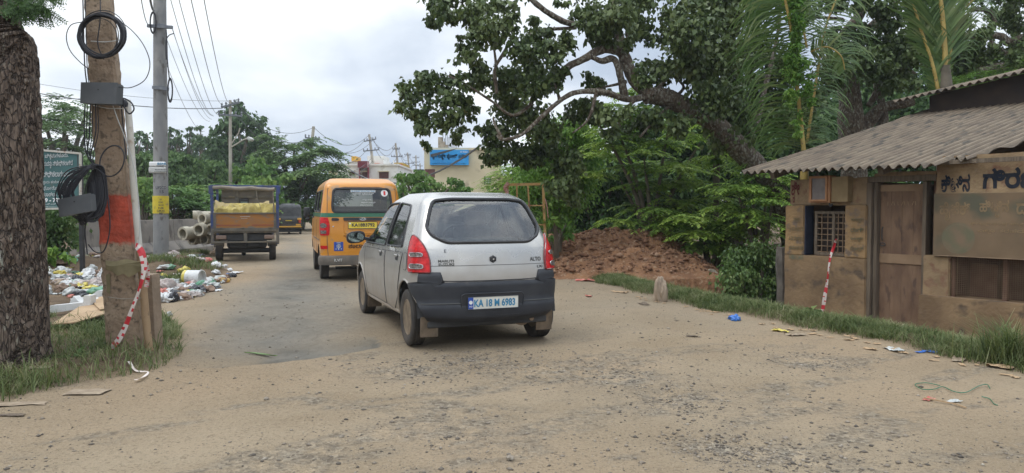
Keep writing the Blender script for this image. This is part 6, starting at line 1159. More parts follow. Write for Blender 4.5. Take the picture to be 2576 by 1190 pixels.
# stones one can tell apart
M['rock'] = mat('pale brown rock', (.24, .18, .13), (.36, .28, .20), 5, .9, bump=.6, bscale=24)
for k, (px, py, w_, h_, lab) in enumerate([(1660, 758, .11, .24, 'upright brown stone marker in the grass before the red earth'), (668, 640, .16, .10, 'broad brown rock at the shoulder left of the truck wheel'), (683, 630, .0, .0, ''), (530, 600+30, .11, .09, 'pale rock in the weeds before the pipes'), (150, 705, .10, .06, 'pale stone on the left dirt heap'), (1700, 730, .13, .09, 'dull red brick lump at the foot of the red earth')]):
    if not lab: continue
    if k == 1: px = 545; py = 640
    v = GT(px, py); crumple('rock', (v.x, v.y), w_, w_*.8, h_, M['rock'], lab, 'rock', None, 60+k, .15)
for k, (px, py, s_) in enumerate([(1282, 1155, .022), (2065, 1015, .012), (1530, 1040, .014), (1020, 995, .013), (1190, 1030, .014), (670, 1005, .018), (1370, 1105, .012), (1840, 1070, .013), (1975, 1105, .015), (860, 1100, .013), (1680, 980, .016), (2400, 955, .013)]):
    v = GT(px, py); crumple('loose_stone', (v.x, v.y), s_, s_*.8, s_*.7, M['stone'], 'loose dark stone lying alone on the dirt road', 'stone', 'loose stones on the road', 80+k, .1)

# ================================================================ RED EARTH MOUND
def mound():
    pts = []; X0, X1, Y0, Y1 = .4, 6.3, 12.6, 18.6; nx_, ny_ = 200, 190; xs_ = np.linspace(X0, X1, nx_); ys_ = np.linspace(Y0, Y1, ny_); X, Y = np.meshgrid(xs_, ys_)
    def bump(px, py, D, rx, ry): c = P(px, py, D); return (c.z+.12)*np.exp(-((np.abs((X-c.x)/rx))**2.4+(np.abs((Y-c.y)/ry))**2.2))
    h = np.maximum.reduce([bump(1500, 590, 16.0, .75, 1.5), bump(1560, 592, 16.1, .8, 1.5), bump(1628, 592, 16.2, .75, 1.6), bump(1400, 612, 16.2, 1.2, 1.5), bump(1690, 640, 15.2, .8, 1.2), bump(1440, 606, 16.4, .8, 1.4), bump(1740, 682, 14.6, .7, 1.0), bump(1670, 600, 16.2, .7, 1.4), bump(1785, 710, 14.4, .5, .8), bump(1600, 640, 14.6, .9, .9), bump(1460, 660, 14.4, 1.2, .8)])
    h = h*1.07*(1+.35*fbm(X*2.2, Y*2.2, 4))+.16*fbm(X*6, Y*6, 3)*sstep(.08, .3, h)+.12*np.abs(fbm(X*15, Y*15, 2))*sstep(.05, .2, h); h = h-.14+.04
    hg = H(X, Y); Z = hg+h*1.0+.0; Z = np.where(h < .0, hg-.03, hg*.0+np.maximum(hg, 0)*.3+h); Z = np.maximum(Z, np.minimum(hg-.03, Z+9)); idx = np.arange(nx_*ny_).reshape(ny_, nx_); F = np.stack([idx[:-1, :-1], idx[:-1, 1:], idx[1:, 1:], idx[1:, :-1]], -1).reshape(-1, 4)
    tag(mk('earth_mound', np.stack([X, Y, Z], -1).reshape(-1, 3), F, M['earth'], None, True), 'heap of freshly dug red brown earth beside the road right of the hatchback', 'earth heap')
    return X, Y, Z
M['earth'] = mat('red brown earth', (.155, .074, .036), (.27, .138, .066), 2.6, .95, bump=1.0, bscale=16, bdist=.05, c3=(.29, .19, .115), s3=13, w3=.12)
MX, MY, MZ = mound()
# clods on the mound
n = 9500; ii = rs.randint(0, MX.size, n); zz = MZ.ravel()[ii]; keep = zz > .12; ii = ii[keep]; xy = np.stack([MX.ravel()[ii], MY.ravel()[ii]], -1); 
_H = H
def H(x, y, fine=True): return MZ.ravel()[ii] if np.size(x) == len(ii) and np.ndim(x) == 1 else _H(x, y, fine)
stones(len(ii), xy, .026, 'earth_rubble', M['clod'] if 'clod' in M else leafmat('earth clods', [(.08, .04, .025), (.15, .075, .042), (.22, .115, .065), (.30, .19, .12)], trans=0, rough=.95, clump=1), 4); H = _H
mb = MB(); c = P(1782, 700, 14.3); mb.tube([c+Vector((-.30, .35, -.1)), c, c+Vector((.05, -.1, .02))], [.17, .17, .17], 20); tag(mb.build('concrete_pipe', M['pipeconc'], None, True), 'pale end of a concrete pipe half buried right of the red earth', 'pipe')
mb = MB(); c = GT(1800, 745); mb.box((c.x, c.y, c.z+.06), (.9, .25, .07), .02, (0, .03, .3)); tag(mb.build('stone_slab', M['rock'], None), 'flat stone slab lying in the grass under the dark bush', 'slab')
v = P(1640, 676, 14.0); scrap('paper', (v.x, v.y, v.z), .09, .13, M['white'], 'small white card lying on the face of the red earth heap', 'paper', None, 77, .1, .2)
# steel frame by the mill
def gate():
    D = 14.6; root = empty('steel_frame', P(1372, 640, D), 0, 'rusty yellow rectangular steel frame standing behind the hatchback', 'frame'); o = root.location
    p = lambda a, b, d=0: P(a, b, D+d)-o; mb = MB(); mb.bar(p(1272, 465, .15), p(1366, 463), .055, .05); mb.bar(p(1366, 461), p(1373, 640), .05, .05); mb.bar(p(1276, 463, .15), p(1281, 640, .15), .05, .05); mb.build('frame', M['goldrust'], root)
    mb = MB(); mb.bar(p(1328, 466, .05), p(1336, 600, .05), .03, .03); mb.bar(p(1300, 466, .08), p(1303, 600, .08), .03, .03); mb.bar(p(1276, 517, .12), p(1370, 517), .025, .025); mb.bar(p(1276, 560, .12), p(1372, 566), .025, .025); mb.build('cross_bars', M['goldrust'], root)
    mb = MB(); mb.tube(spline([p(1277, 462, .1), p(1270, 472, .05), p(1276, 484, .08), p(1271, 496, .06), p(1276, 506, .1)], 5), .035, 7, wob=.5); mb.tube(spline([p(1371, 500, -.04), p(1376, 520, -.05), p(1379, 548, -.03)], 4), .012, 5); mb.build('tied_rag', M['tiedrag'], root)
M['goldrust'] = mat('rusty yellow paint', (.30, .17, .05), (.38, .24, .09), 5, .7, c3=(.17, .08, .04), s3=9, w3=.15); M['tiedrag'] = mat('pink rag', (.40, .22, .18), (.3, .14, .1), 9, .8)
gate()
# ================================================================ FOLIAGE TOOLS
def leaves(pos, tip, nrm, ln, wd, fold=.25):
    """kite shaped leaf: base, left, tip, right, folded along the midrib"""
    tip = tip/np.linalg.norm(tip, axis=1, keepdims=True); sd_ = np.cross(tip, nrm); sd_ /= np.linalg.norm(sd_, axis=1, keepdims=True)+1e-9; up = np.cross(sd_, tip)
    ln = ln[:, None]; wd = wd[:, None]; mid = pos+tip*ln*.42+up*wd*fold; V = np.stack([pos, mid+sd_*wd*.5, pos+tip*ln-up*wd*fold*.5, mid-sd_*wd*.5], 1).reshape(-1, 3)
    k = 4*np.arange(len(pos))[:, None]; return V, k+np.array([[0, 1, 2, 3]])
def unit(n): v = rs.randn(n, 3); return v/np.linalg.norm(v, axis=1, keepdims=True)
def crown_broad(blobs, m, parent, ln=.13, wr=.75, cov=2.6, droop=.8, name='crown', sub=9, dscale=.8):
    """blobs: (px, py, rx, ry, D): hanging leaf clusters on twigs"""
    PV = []; T = []
    for (px, py, rx, ry, D) in blobs:
        s = D/FPX; n = max(12, int(cov*4.6*math.pi*rx*ry*s*s/(ln*ln*wr*.5)*.75)); c = np.array(P(px, py, D)); k = max(2, int(n/26)); R = np.array([rx*s, max(rx, ry)*s*dscale, ry*s])
        sc = unit(k)*(rs.rand(k, 1)**.45)*R+c; i = rs.randint(0, k, n); sp_ = min(rx, ry)*s*.30; q = sc[i]+rs.randn(n, 3)*[sp_, sp_, sp_*.75]; PV.append(q); t = unit(n)*.7; t[:, 2] -= droop; t += (q-sc[i])*.9; T.append(t)
    q = np.concatenate(PV); t = np.concatenate(T); n = len(q); nn = unit(n)*.8+np.array([0, -.25, .8]); l_ = ln*(.6+.7*rs.rand(n)); V, F = leaves(q, t, nn, l_, l_*wr); return mk(name, V, F, m, parent)
def crown_spray(blobs, m, parent, L_=.45, nl=9, lf=.085, cov=1.0, tilt=.25, name='crown', wr=.38, layer=.0, dscale=.8):
    """flat feathery sprays of paired leaflets arranged in tiers"""
    P0 = []; A = []
    for (px, py, rx, ry, D) in blobs:
        s = D/FPX; n = max(6, int(cov*7*math.pi*rx*ry*s*s/(L_*lf*1.6))); c = np.array(P(px, py, D)); R = np.array([rx*s, max(rx, ry)*s*dscale, ry*s]); q = unit(n)*(rs.rand(n, 1)**.4)*R; out = q/(np.linalg.norm(q, axis=1, keepdims=True)+1e-6); q = q+c
        if layer: q[:, 2] = np.round(q[:, 2]/layer)*layer+rs.randn(n)*layer*.09+.3*layer*np.sin(q[:, 0]*2.1+q[:, 1])
        d = out*1.0+unit(n)*.55; d[:, 2] = d[:, 2]*.25+tilt*(rs.rand(n)-.35); d /= np.linalg.norm(d, axis=1, keepdims=True); P0.append(q); A.append(d)
    q = np.concatenate(P0); d = np.concatenate(A); n = len(q); Ls = L_*(.6+.7*rs.rand(n)); sd_ = np.cross(d, [0, 0, 1]); sd_ /= np.linalg.norm(sd_, axis=1, keepdims=True)+1e-6; pos = []; tp = []; nr = []
    for k in range(nl):
        f = (k+1)/nl; base = q+d*(Ls*f)[:, None]+np.array([0, 0, -1])*(Ls*.35*f*f)[:, None]
        for sg in (-1, 1): pos.append(base); t = sd_*sg+d*.55+np.array([0, 0, -.28])+rs.randn(n, 3)*.12; tp.append(t); nr.append(np.tile([0, 0, 1.], (n, 1))+rs.randn(n, 3)*.25)
    pos = np.concatenate(pos); tp = np.concatenate(tp); nr = np.concatenate(nr); l_ = lf*(.7+.5*rs.rand(len(pos))); V, F = leaves(pos, tp, nr, l_, l_*wr, .15); return mk(name, V, F, m, parent)
def crown_plates(blobs, m, parent, R=.7, lf=.125, dens=1.0, name='crown', wr=.42, gap=.42, droop=.30):
    """tiers: shallow drooping fans of paired leaflets, one above another"""
    pos = []; tp = []; nr = []
    for (px, py, rx, ry, D) in blobs:
        s = D/FPX; c = np.array(P(px, py, D)); hz = ry*s; nt = max(1, int(round(2*hz/gap)))
        for t in range(nt):
            z = c[2]-hz+gap*(t+.5)+rs.randn()*gap*.15; wz = math.sqrt(max(1-((z-c[2])/max(hz, .01))**2, .15)); npl = max(2, int(2.2*rx*s*wz/R*1.6))
            for k in range(npl):
                x = c[0]+(rs.rand()*2-1)*rx*s*wz; y = c[1]+(rs.rand()*2-1)*rx*s*wz*.7; r0 = R*(.6+.6*rs.rand()); zc = z+rs.randn()*gap*.12; nrib = int(11*dens); a0 = rs.rand()*6.28
                for j in range(nrib):
                    a = a0+j*6.283/nrib+rs.randn()*.1; L_ = r0*(.7+.45*rs.rand()); n = max(4, int(L_/(lf*.42))); f = (np.arange(n)+1)/n; d = np.array([math.cos(a), math.sin(a), .0]); sd_ = np.array([-math.sin(a), math.cos(a), 0])
                    q = np.array([x, y, zc])+d*(L_*f)[:, None]; q[:, 2] += .10*f-droop*L_*f**2.2+rs.randn()*.04
                    for sg in (-1, 1): pos.append(q); tp.append(sd_*sg+d*.6+np.array([0, 0, -.45])*(.3+f)[:, None]+rs.randn(n, 3)*.13); nr.append(np.tile([0, 0, 1.], (n, 1))+rs.randn(n, 3)*.2)
    pos = np.concatenate(pos); tp = np.concatenate(tp); nr = np.concatenate(nr); l_ = lf*(.7+.5*rs.rand(len(pos))); V, F = leaves(pos, tp, nr, l_, l_*wr, .15); return mk(name, V, F, m, parent)
def treething(name, label, cat, px, py, D, grp=None, z=None):
    p = P(px, py, D); p.z = gz(p.x, p.y)-.1 if z is None else z; return empty(name, p, 0, label, cat, grp)
def reparent(o, root): o.parent = root; o.matrix_parent_inverse = Matrix.Translation(root.location).inverted(); return o
def limb(mb, pts, r0, r1, D=None, n=10, wob=.12, k=6):
    q = spline([P(p[0], p[1], p[2] if len(p) > 2 else D) if not isinstance(p, Vector) else p for p in pts], k); K = len(q); Dm = (sum((p[2] if len(p) > 2 else D) for p in pts if not isinstance(p, Vector))/max(1, len(pts))) if not isinstance(pts[0], Vector) else FPX
    rr_ = [(r0+(r1-r0)*i/(K-1))*Dm/FPX*(1+.16*float(fbm(i*.5+r0, pts[0][0]*.1, 2))*2) for i in range(K)]; q = [p+Vector((.3*rr_[i]*float(fbm(i*.3, 3+r0, 2)), 0, .3*rr_[i]*float(fbm(i*.3, 9+r0, 2)))) for i, p in enumerate(q)]
    mb.tube(q, rr_, n, wob=wob)
M['bark'] = mat('dark bark', (.065, .047, .033), (.145, .11, .078), 14, .95, bump=1.0, bscale=26, bdist=.05, c3=(.24, .225, .18), s3=24, w3=.3, stretch=(1, 1, .6))
M['barkfar'] = mat('grey bark', (.10, .085, .06), (.16, .135, .10), 5, .95)
M['peepal'] = leafmat('dark broad leaves', [(.034, .056, .019), (.064, .10, .028), (.11, .15, .045), (.18, .22, .085)], .18, .42, 1.1)
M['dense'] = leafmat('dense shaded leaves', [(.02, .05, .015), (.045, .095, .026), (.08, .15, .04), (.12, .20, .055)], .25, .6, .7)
M['layer'] = leafmat('feathery leaves', [(.07, .145, .025), (.16, .28, .05), (.29, .43, .07), (.42, .53, .11)], .35, .55, .9)
M['bright'] = leafmat('bright leaves', [(.062, .150, .025), (.112, .237, .037), (.188, .325, .056), (.312, .425, .088)], .4, .5, 1.0)
M['bushdark'] = leafmat('dark bush leaves', [(.033, .068, .021), (.068, .128, .033), (.112, .188, .048), (.210, .255, .090)], .2, .5, 1.6)
M['farleaf'] = leafmat('far leaves', [(.045, .085, .03), (.085, .15, .05), (.14, .225, .075), (.20, .28, .11)], .3, .7, .35)
M['farbright'] = leafmat('far bright leaves', [(.060, .138, .030), (.108, .210, .048), (.168, .276, .066), (.264, .360, .096)], .35, .6, .35)
M['fardark'] = leafmat('far dark leaves', [(.03, .06, .026), (.055, .105, .04), (.085, .145, .055), (.12, .18, .075)], .2, .7, .35)
M['palm'] = leafmat('palm leaflets', [(.04, .085, .02), (.075, .14, .035), (.13, .20, .055), (.22, .25, .10)], .35, .45, 2); M['rachis'] = mat('yellow palm stalk', (.32, .22, .05), (.42, .30, .08), 5, .5, c3=(.16, .12, .05), s3=12, w3=.1)
# ---------------------------------------------------------------- near tree on the left
def lefttree():
    D = 6.0; root = empty('tree', P(-42, 925, D), 0, 'thick rough barked tree trunk with pale lichen at the very left of the picture', 'tree'); o = root.location; V = []; nr, na = 300, 150
    yy = [1000, 925, 870, 700, 560, 250, 200, 150, 105, 80, 66, 40, 0, -300]; rad = [190, 152, 140, 134, 128, 121, 119, 116, 112, 100, 78, 68, 66, 60]; xc = [-42]*9+[-42, -38, -34, -32, -20]
    for i in range(nr):
        t = i/(nr-1); py = np.interp(t, np.linspace(0, 1, len(yy)), yy); r = np.interp(-py, [-v for v in yy], rad)*D/FPX; c = P(np.interp(-py, [-v for v in yy], xc), py, D)-o
        a = np.linspace(0, 2*np.pi, na, endpoint=False); z = c.z; u = a*r*19.0; w_ = np.abs(fbm(u*1.15+2.2*fbm(u*.4, np.full(na, z*3), 2), np.full(na, z*3.0), 4)); plates = sstep(.0, .12, w_); per = .5+.5*np.cos(a-np.pi)
        d = (plates-.6)*.036+.05*fbm(a*2.5/1.0+4, np.full(na, z*1.2), 3)*.8+.03*fbm(np.cos(a)*3+5, np.sin(a)*3+z*.7, 3); R = r+d; V.append(np.stack([c.x+R*np.cos(a), c.y+R*np.sin(a), np.full(na, z)], -1))
    V = np.concatenate(V); idx = np.arange(nr*na).reshape(nr, na); F = np.stack([idx[:-1], np.roll(idx[:-1], -1, 1), np.roll(idx[1:], -1, 1), idx[1:]], -1).reshape(-1, 4); mk('trunk', V, F, M['nearbark'], root, True)
    mb = MB(); br = [[(20, -60, 6), (45, -10, 6.0), (70, 12, 5.9), (110, 22, 5.9), (126, 30, 5.9)], [(45, -12, 6), (60, 8, 5.95), (72, 28, 5.9)], [(60, -30, 6), (90, -14, 5.9), (125, -6, 5.9)], [(30, 2, 5.9), (44, 14, 5.8), (52, 26, 5.8)]]
    for b in br: limb(mb, b, 2.5, .8, 6, 6)
    reparent(mb.build('twigs', M['bark'], None, True), root); pos = []; tp = []
    for b in br:
        q = spline([P(*p) for p in b], 14)
        for i in range(4, len(q)-1):
            for k in range(2):
                t = (q[i+1]-q[i]).normalized(); f = Vector((random.uniform(-1, 1), random.uniform(-.6, .6), random.uniform(-1.0, .1))).normalized()
                for j in range(9):
                    p = q[i]+f*(.016*j)
                    for sg in (-1, 1): pos.append(p); s = f.cross(Vector((0, 1, .2))).normalized()*sg+f*.5; tp.append(s)
    n = len(pos); V, F = leaves(np.array(pos), np.array(tp), np.tile([0, -.7, .6], (n, 1))+rs.randn(n, 3)*.3, .026*(.7+.5*rs.rand(n)), .010*np.ones(n)); reparent(mk('crown', V, F, M['dense'], None), root)
M['nearbark'] = mat('rough grey brown bark', (.085, .060, .045), (.185, .138, .103), 40, .95, bump=1.0, bscale=30, bdist=.03, c3=(.30, .30, .24), s3=20, w3=.0, stretch=(1, 1, .3), lo=.40, hi=.60)
t = M['nearbark'].node_tree; n = t.nodes; l = t.links; b = n['Principled BSDF']; mp_ = next(k for k in n if k.type == 'MAPPING'); nz = n.new('ShaderNodeTexNoise'); nz.inputs['Scale'].default_value = 5; nz.inputs['Detail'].default_value = 4; l.new(mp_.outputs[0], nz.inputs['Vector'])
ad = n.new('ShaderNodeVectorMath'); ad.operation = 'MULTIPLY_ADD'; l.new(nz.outputs['Color'], ad.inputs[0]); ad.inputs[1].default_value = (.34, .34, .34); l.new(mp_.outputs[0], ad.inputs[2])
vo = n.new('ShaderNodeTexVoronoi'); vo.feature = 'DISTANCE_TO_EDGE'; vo.inputs['Scale'].default_value = 26; l.new(ad.outputs[0], vo.inputs['Vector']); rr_ = n.new('ShaderNodeValToRGB'); rr_.color_ramp.elements[0].position = .02; rr_.color_ramp.elements[1].position = .09; l.new(vo.outputs['Distance'], rr_.inputs[0])
x = n.new('ShaderNodeMix'); x.data_type = 'RGBA'; l.new(rr_.outputs[0], x.inputs[0]); x.inputs[6].default_value = (.062, .044, .033, 1); l.new(b.inputs['Base Color'].links[0].from_socket, x.inputs[7]); l.new(x.outputs[2], b.inputs['Base Color'])
bu = n.new('ShaderNodeBump'); bu.inputs['Strength'].default_value = 1; bu.inputs['Distance'].default_value = .03; l.new(rr_.outputs[0], bu.inputs['Height']); l.new(b.inputs['Normal'].links[0].from_socket, bu.inputs['Normal']); l.new(bu.outputs[0], b.inputs['Normal'])
lefttree()
# ---------------------------------------------------------------- big spreading tree at right
R5 = lambda x, y: (943+x*.5285, y*.5285)
def bigtree():
    root = treething('peepal_tree', 'great dark leaved tree leaning out over the road from behind the hut', 'tree', 1990, 560, 15.5, z=-1.1); mb = MB()
    limb(mb, [(2010, 640, 15.8), (1975, 520, 15.6), (1935, 460, 15.5), (1886, 402, 15.3), (1789, 305, 15), (1683, 250, 14.8), (1625, 240, 14.6)], 34, 19, n=16)
    limb(mb, [(1640, 240, 14.6), (1600, 205, 14.6), (1578, 160, 14.6), (1560, 100, 14.8), (1540, 40, 15), (1560, -60, 15)], 19, 12, n=12)
    limb(mb, [(1578, 158, 14.6), (1556, 129, 14.5), (1514, 124, 14.4), (1477, 143, 14.3), (1429, 169, 14.2), (1408, 195, 14.1), (1355, 222, 14), (1334, 262, 14)], 13, 6, n=12)
    limb(mb, [(1572, 243, 14.5), (1561, 195, 14.4), (1545, 150, 14.4), (1514, 153, 14.3), (1490, 143, 14.3)], 11, 6, n=10)
    limb(mb, [(1625, 243, 14.6), (1577, 250, 14.4), (1519, 232, 14.2), (1450, 232, 14), (1408, 254, 13.9), (1360, 296, 13.7), (1313, 338, 13.6), (1265, 351, 13.5), (1250, 340, 13.5)], 9, 3, n=9)
    limb(mb, [(1560, 95, 14.8), (1493, 69, 14.6), (1429, 58, 14.4), (1392, 40, 14.2), (1350, 11, 14), (1300, -40, 14)], 9, 6, n=9)
    for b in ([(1340, 260, 14), (1290, 290, 14), (1239, 256, 14), (1170, 211, 13.8), (1128, 190, 13.8)], [(1265, 351, 13.5), (1248, 320, 13.5), (1240, 296, 13.5)], [(1250, 235, 14), (1244, 185, 14), (1247, 159, 14), (1235, 100, 14), (1190, 40, 14)], [(1247, 165, 14), (1275, 120, 14), (1290, 90, 14)], [(1450, 70, 14.5), (1345, 80, 14.3), (1320, 120, 14.2)], [(1408, 250, 14), (1395, 210, 14)], [(1577, 205, 14.5), (1540, 215, 14.6), (1500, 222, 14.6)], [(1575, 150, 14.6), (1578, 60, 14.6)], [(1690, 250, 14.9), (1720, 220, 15), (1700, 190, 15.2), (1740, 170, 15.2)], [(1700, 250, 14.8), (1650, 300, 14.6), (1610, 345, 14.4)], [(1600, 250, 14.4), (1560, 290, 14.2), (1560, 320, 14.2)], [(1500, 235, 14.1), (1480, 300, 14), (1440, 335, 14)], [(1870, 380, 15.2), (1905, 300, 15.4), (1930, 200, 15.6), (1960, 60, 15.8), (1960, -60, 16)], [(1640, 240, 14.7), (1720, 150, 15), (1800, 60, 15.4), (1850, -30, 15.6)]): limb(mb, b, 5 if b[0][0] < 1860 else 10, 2, n=7)
    reparent(mb.build('trunk', M['bark'], None, True), root)
    bl = [(330,50,80,50),(280,100,40,40),(450,60,110,60),(500,130,90,60),(600,130,80,60),(660,50,40,50),(420,200,55,40),(450,260,70,50),(480,320,60,50),(500,380,50,50),(540,170,80,50),(790,150,80,50),(900,180,60,50),(820,240,100,60),(700,220,70,80),(720,330,120,80),(640,400,90,80),(770,400,80,80),(880,350,60,60),(620,480,80,80),(710,540,90,80),(800,600,90,80),(560,600,60,60),(620,680,90,80),(700,740,110,60),(820,700,80,60),(560,740,55,55),(240,370,70,50),(200,430,80,60),(300,400,80,60),(130,500,48,36),(200,520,60,60),(330,480,80,60),(420,480,60,50),(220,600,45,60),(250,670,25,40),(350,570,60,60),(380,640,60,40),(450,520,40,50),(410,380,40,40),(1050,100,100,80),(1150,70,120,90),(990,50,50,50),(1100,180,80,50),(1250,120,80,70),(1200,200,50,30),(1290,180,40,40),(1260,30,90,60),(1400,60,80,60),(1420,160,70,80),(1500,150,120,120),(1450,300,110,90),(1350,330,80,70),(1290,350,55,50),(1560,300,120,120),(1600,450,100,110),(1650,250,100,150),(1700,500,80,150),(1650,650,80,80),(1750,640,60,140),(1560,60,110,80),(1700,90,100,90),(990,480,100,45),(1070,540,110,45),(1150,540,90,50),(1040,370,50,40),(1080,425,50,40),(950,540,60,50),(1140,620,60,40),(1250,590,70,40),(950,750,70,60),(890,800,60,60),(880,860,45,50),(850,900,45,50),(930,870,45,70),(960,940,40,50),(1350,560,90,60),(1450,590,80,50),(880,20,50,20),(540,30,120,40),(300,0,60,30),(760,90,30,40)]
    B_ = [(*R5(x, y), rx*.5285*.92, ry*.5285*.92, 13.6+rs.rand()*1.6+max(0, (x-1300)/600)) for x, y, rx, ry in bl]
    B_ += [(x, y, 70, 60, 15+rs.rand()*1.5) for x, y in ((1130, -40), (1230, -60), (1350, -80), (1480, -60), (1600, -60), (1700, -60), (1820, -40), (1900, -40))]
    reparent(crown_broad(B_, M['peepal'], None, .105, .8, 2.0, .8), root)
bigtree()
R6 = lambda x, y: (1823.8+x*.4757, y*.4757)
def hindtree():
    root = treething('rain_tree', 'thick forked dark tree rising behind the corrugated roof of the hut', 'tree', 2130, 560, 18, z=-.6); mb = MB(); q = lambda L_, D=18: [(*R6(x, y), D) for x, y in L_]
    limb(mb, [(2150, 520, 18), (2142, 340, 18), (2130, 214, 18), (2104, 181, 17.9), (2080, 143, 17.8)], 34, 17, n=14); limb(mb, q([(640, 470), (620, 230), (700, 100), (760, -20)]), 17, 10, n=12); limb(mb, [(2160, 340, 18), (2190, 300, 18), (2222, 270, 17.8), (2300, 255, 17.6)], 20, 10, n=12)
    limb(mb, q([(820, 680), (840, 600), (815, 500), (800, 420)]), 12, 8, n=10); limb(mb, q([(720, 120), (740, 200), (700, 260)]), 9, 6); limb(mb, q([(770, 150), (870, 60), (900, -20)]), 12, 8); limb(mb, q([(1000, 400), (950, 380), (850, 420), (760, 560)]), 9, 8)
    limb(mb, q([(1250, 200), (1300, 190), (1450, 190), (1500, 220), (1581, 200), (1700, 150)], 17), 9, 11, n=10); limb(mb, q([(1340, 380), (1420, 360), (1500, 340), (1581, 290), (1700, 260)], 17), 10, 12, n=10); limb(mb, q([(1400, 220), (1450, 260), (1520, 300), (1581, 270)], 17), 6, 7); limb(mb, q([(480, 90), (600, 100), (630, 110)]), 4, 5); limb(mb, q([(1300, 50), (1400, 60), (1430, 120)], 17), 6, 4)
    reparent(mb.build('trunk', M['bark'], None, True), root)
    bl = [(560,400,70,90),(700,200,100,70),(850,230,130,90),(760,340,120,80),(860,400,110,70),(640,270,50,50),(980,200,70,80),(930,310,100,60),(930,440,80,50),(1200,250,70,100),(1260,350,80,50),(1480,60,100,60),(1530,120,60,50),(1350,260,90,70),(1440,300,80,50),(820,50,100,50),(600,20,60,40),(860,120,70,60),(560,190,40,50),(450,60,60,50),(300,350,120,100),(120,620,110,110),(60,400,90,110),(150,250,90,110),(460,540,60,60),(990,70,50,80),(1250,130,60,60),(1560,250,70,70),(1500,400,90,40),(1330,440,80,40),(700,20,60,30),(1380,150,60,40),(1050,300,80,50),(1120,130,70,90),(1560,330,60,60),(200,480,110,90),(350,620,70,70),(450,690,50,40)]
    B_ = [(*R6(x, y), rx*.4757, ry*.4757, 15.6+rs.rand()*2.6) for x, y, rx, ry in bl]+[(x, -50, 70, 55, 17) for x in range(1980, 2700, 95)]
    reparent(crown_broad(B_, M['dense2'], None, .105, .76, 2.1, .7), root)
M['dense2'] = leafmat('mid green broad leaves', [(.032, .056, .018), (.066, .105, .028), (.11, .16, .045), (.19, .24, .085)], .2, .45, .9)
hindtree()
# ---------------------------------------------------------------- undergrowth on the right
def plant(kind, name, label, cat, blobs, m, base, grp=None, trunk=True, z=None, **kw):
    D = sum(b[4] for b in blobs)/len(blobs); root = treething(name, label, cat, base[0], base[1], D, grp, z); o = {'s': crown_spray, 'b': crown_broad, 't': crown_plates}[kind](blobs, M[m], None, **kw); reparent(o, root)
    if trunk:
        mb = MB()
        for b in blobs[:7]: a = root.location; c = P(b[0], b[1], b[4]); r_ = trunk if isinstance(trunk, float) else .05; mb.tube(spline([a, a+(c-a)*.45+Vector(((c.x-a.x)*-.15, 0, (c.z-a.z)*.1)), c], 6), lerpn([r_*1.6, r_, r_*.35], 13), 8, wob=.15)
        reparent(mb.build('trunk', M['barkfar'], None, True), root)
    return root
def bl(D, *q, dj=.6): return [(x, y, rx, ry, D+dj*(rs.rand()-.5)*2) for x, y, rx, ry in q]
plant('t', 'layered_tree', 'bright feathery tree with flat tiers of leaves behind the red earth heap', 'tree', bl(17.2, (1560, 340, 90, 40), (1680, 330, 90, 50), (1760, 360, 80, 60), (1500, 300, 70, 40), (1620, 400, 100, 50), (1720, 430, 90, 50), (1560, 450, 80, 40), (1640, 490, 100, 40), (1570, 530, 80, 35), (1690, 540, 80, 35), (1740, 490, 60, 40), (1480, 400, 60, 50), (1620, 280, 80, 35)), 'layer', (1640, 600), R=.75, z=-.5)
plant('b', 'broadleaf_tree', 'light green leafy tree between the mill and the feathery tree', 'tree', bl(19, (1400, 350, 60, 50), (1450, 330, 60, 40), (1380, 430, 60, 60), (1440, 460, 60, 60), (1340, 480, 50, 50), (1400, 520, 60, 50), (1460, 400, 50, 60)), 'bright', (1400, 600), ln=.11, wr=.5, cov=1.8, z=-.3)
plant('s', 'small_tree', 'small fine leaved tree beside the mill wall above the steel frame', 'tree', bl(21, (1290, 440, 50, 35), (1250, 470, 30, 30), (1330, 470, 50, 40), (1300, 500, 50, 40), (1350, 420, 40, 40)), 'layer', (1300, 580), L_=.4, lf=.08, cov=1.6, z=-.2)
plant('b', 'shrub', 'pale green shrub with long leaves right of the steel frame', 'shrub', bl(15, (1395, 545, 28, 26), (1410, 580, 26, 24), (1385, 600, 22, 20), (1425, 560, 18, 14)), 'pale_leaf' if 'pale_leaf' in M else M.setdefault('pale_leaf', None) or 'bright', (1400, 620), ln=.15, wr=.36, cov=.6, droop=.25)
plant('t', 'leafy_bush', 'green bush of drooping compound leaves right behind the red earth heap', 'bush', bl(15.6, (1700, 590, 60, 40), (1760, 560, 60, 45), (1820, 590, 60, 50), (1770, 630, 70, 45), (1850, 540, 50, 45), (1880, 600, 50, 50), (1720, 640, 50, 35), (1830, 650, 60, 40), (1660, 560, 30, 30), (1900, 660, 50, 40)), 'bush_mid' if 'bush_mid' in M else M.setdefault('x', None) or 'layer', (1790, 720), R=.55, lf=.11, gap=.32, droop=.4, wr=.48, z=-.9)
plant('t', 'layered_tree', 'smaller tiered feathery tree beside the left corner of the hut roof', 'tree', bl(15.2, (1890, 455, 50, 35), (1930, 480, 50, 35), (1870, 510, 60, 35), (1940, 530, 50, 35), (1960, 450, 30, 30), (1900, 560, 60, 30), (1850, 470, 40, 30)), 'layer', (1910, 660), R=.6, lf=.11, gap=.36, z=-.9)
plant('b', 'bush', 'dark tangled bush filling the ditch at the left corner of the hut', 'bush', bl(12.0, (1870, 650, 50, 35), (1920, 640, 45, 35), (1960, 660, 30, 40), (1860, 700, 45, 40), (1910, 700, 50, 40), (1950, 720, 35, 40), (1890, 745, 45, 28), (1940, 765, 40, 30), (1840, 680, 25, 30), (1840, 735, 30, 20), dj=.35), 'bushdark', (1910, 790), ln=.065, wr=.55, cov=1.5, z=-1.0)
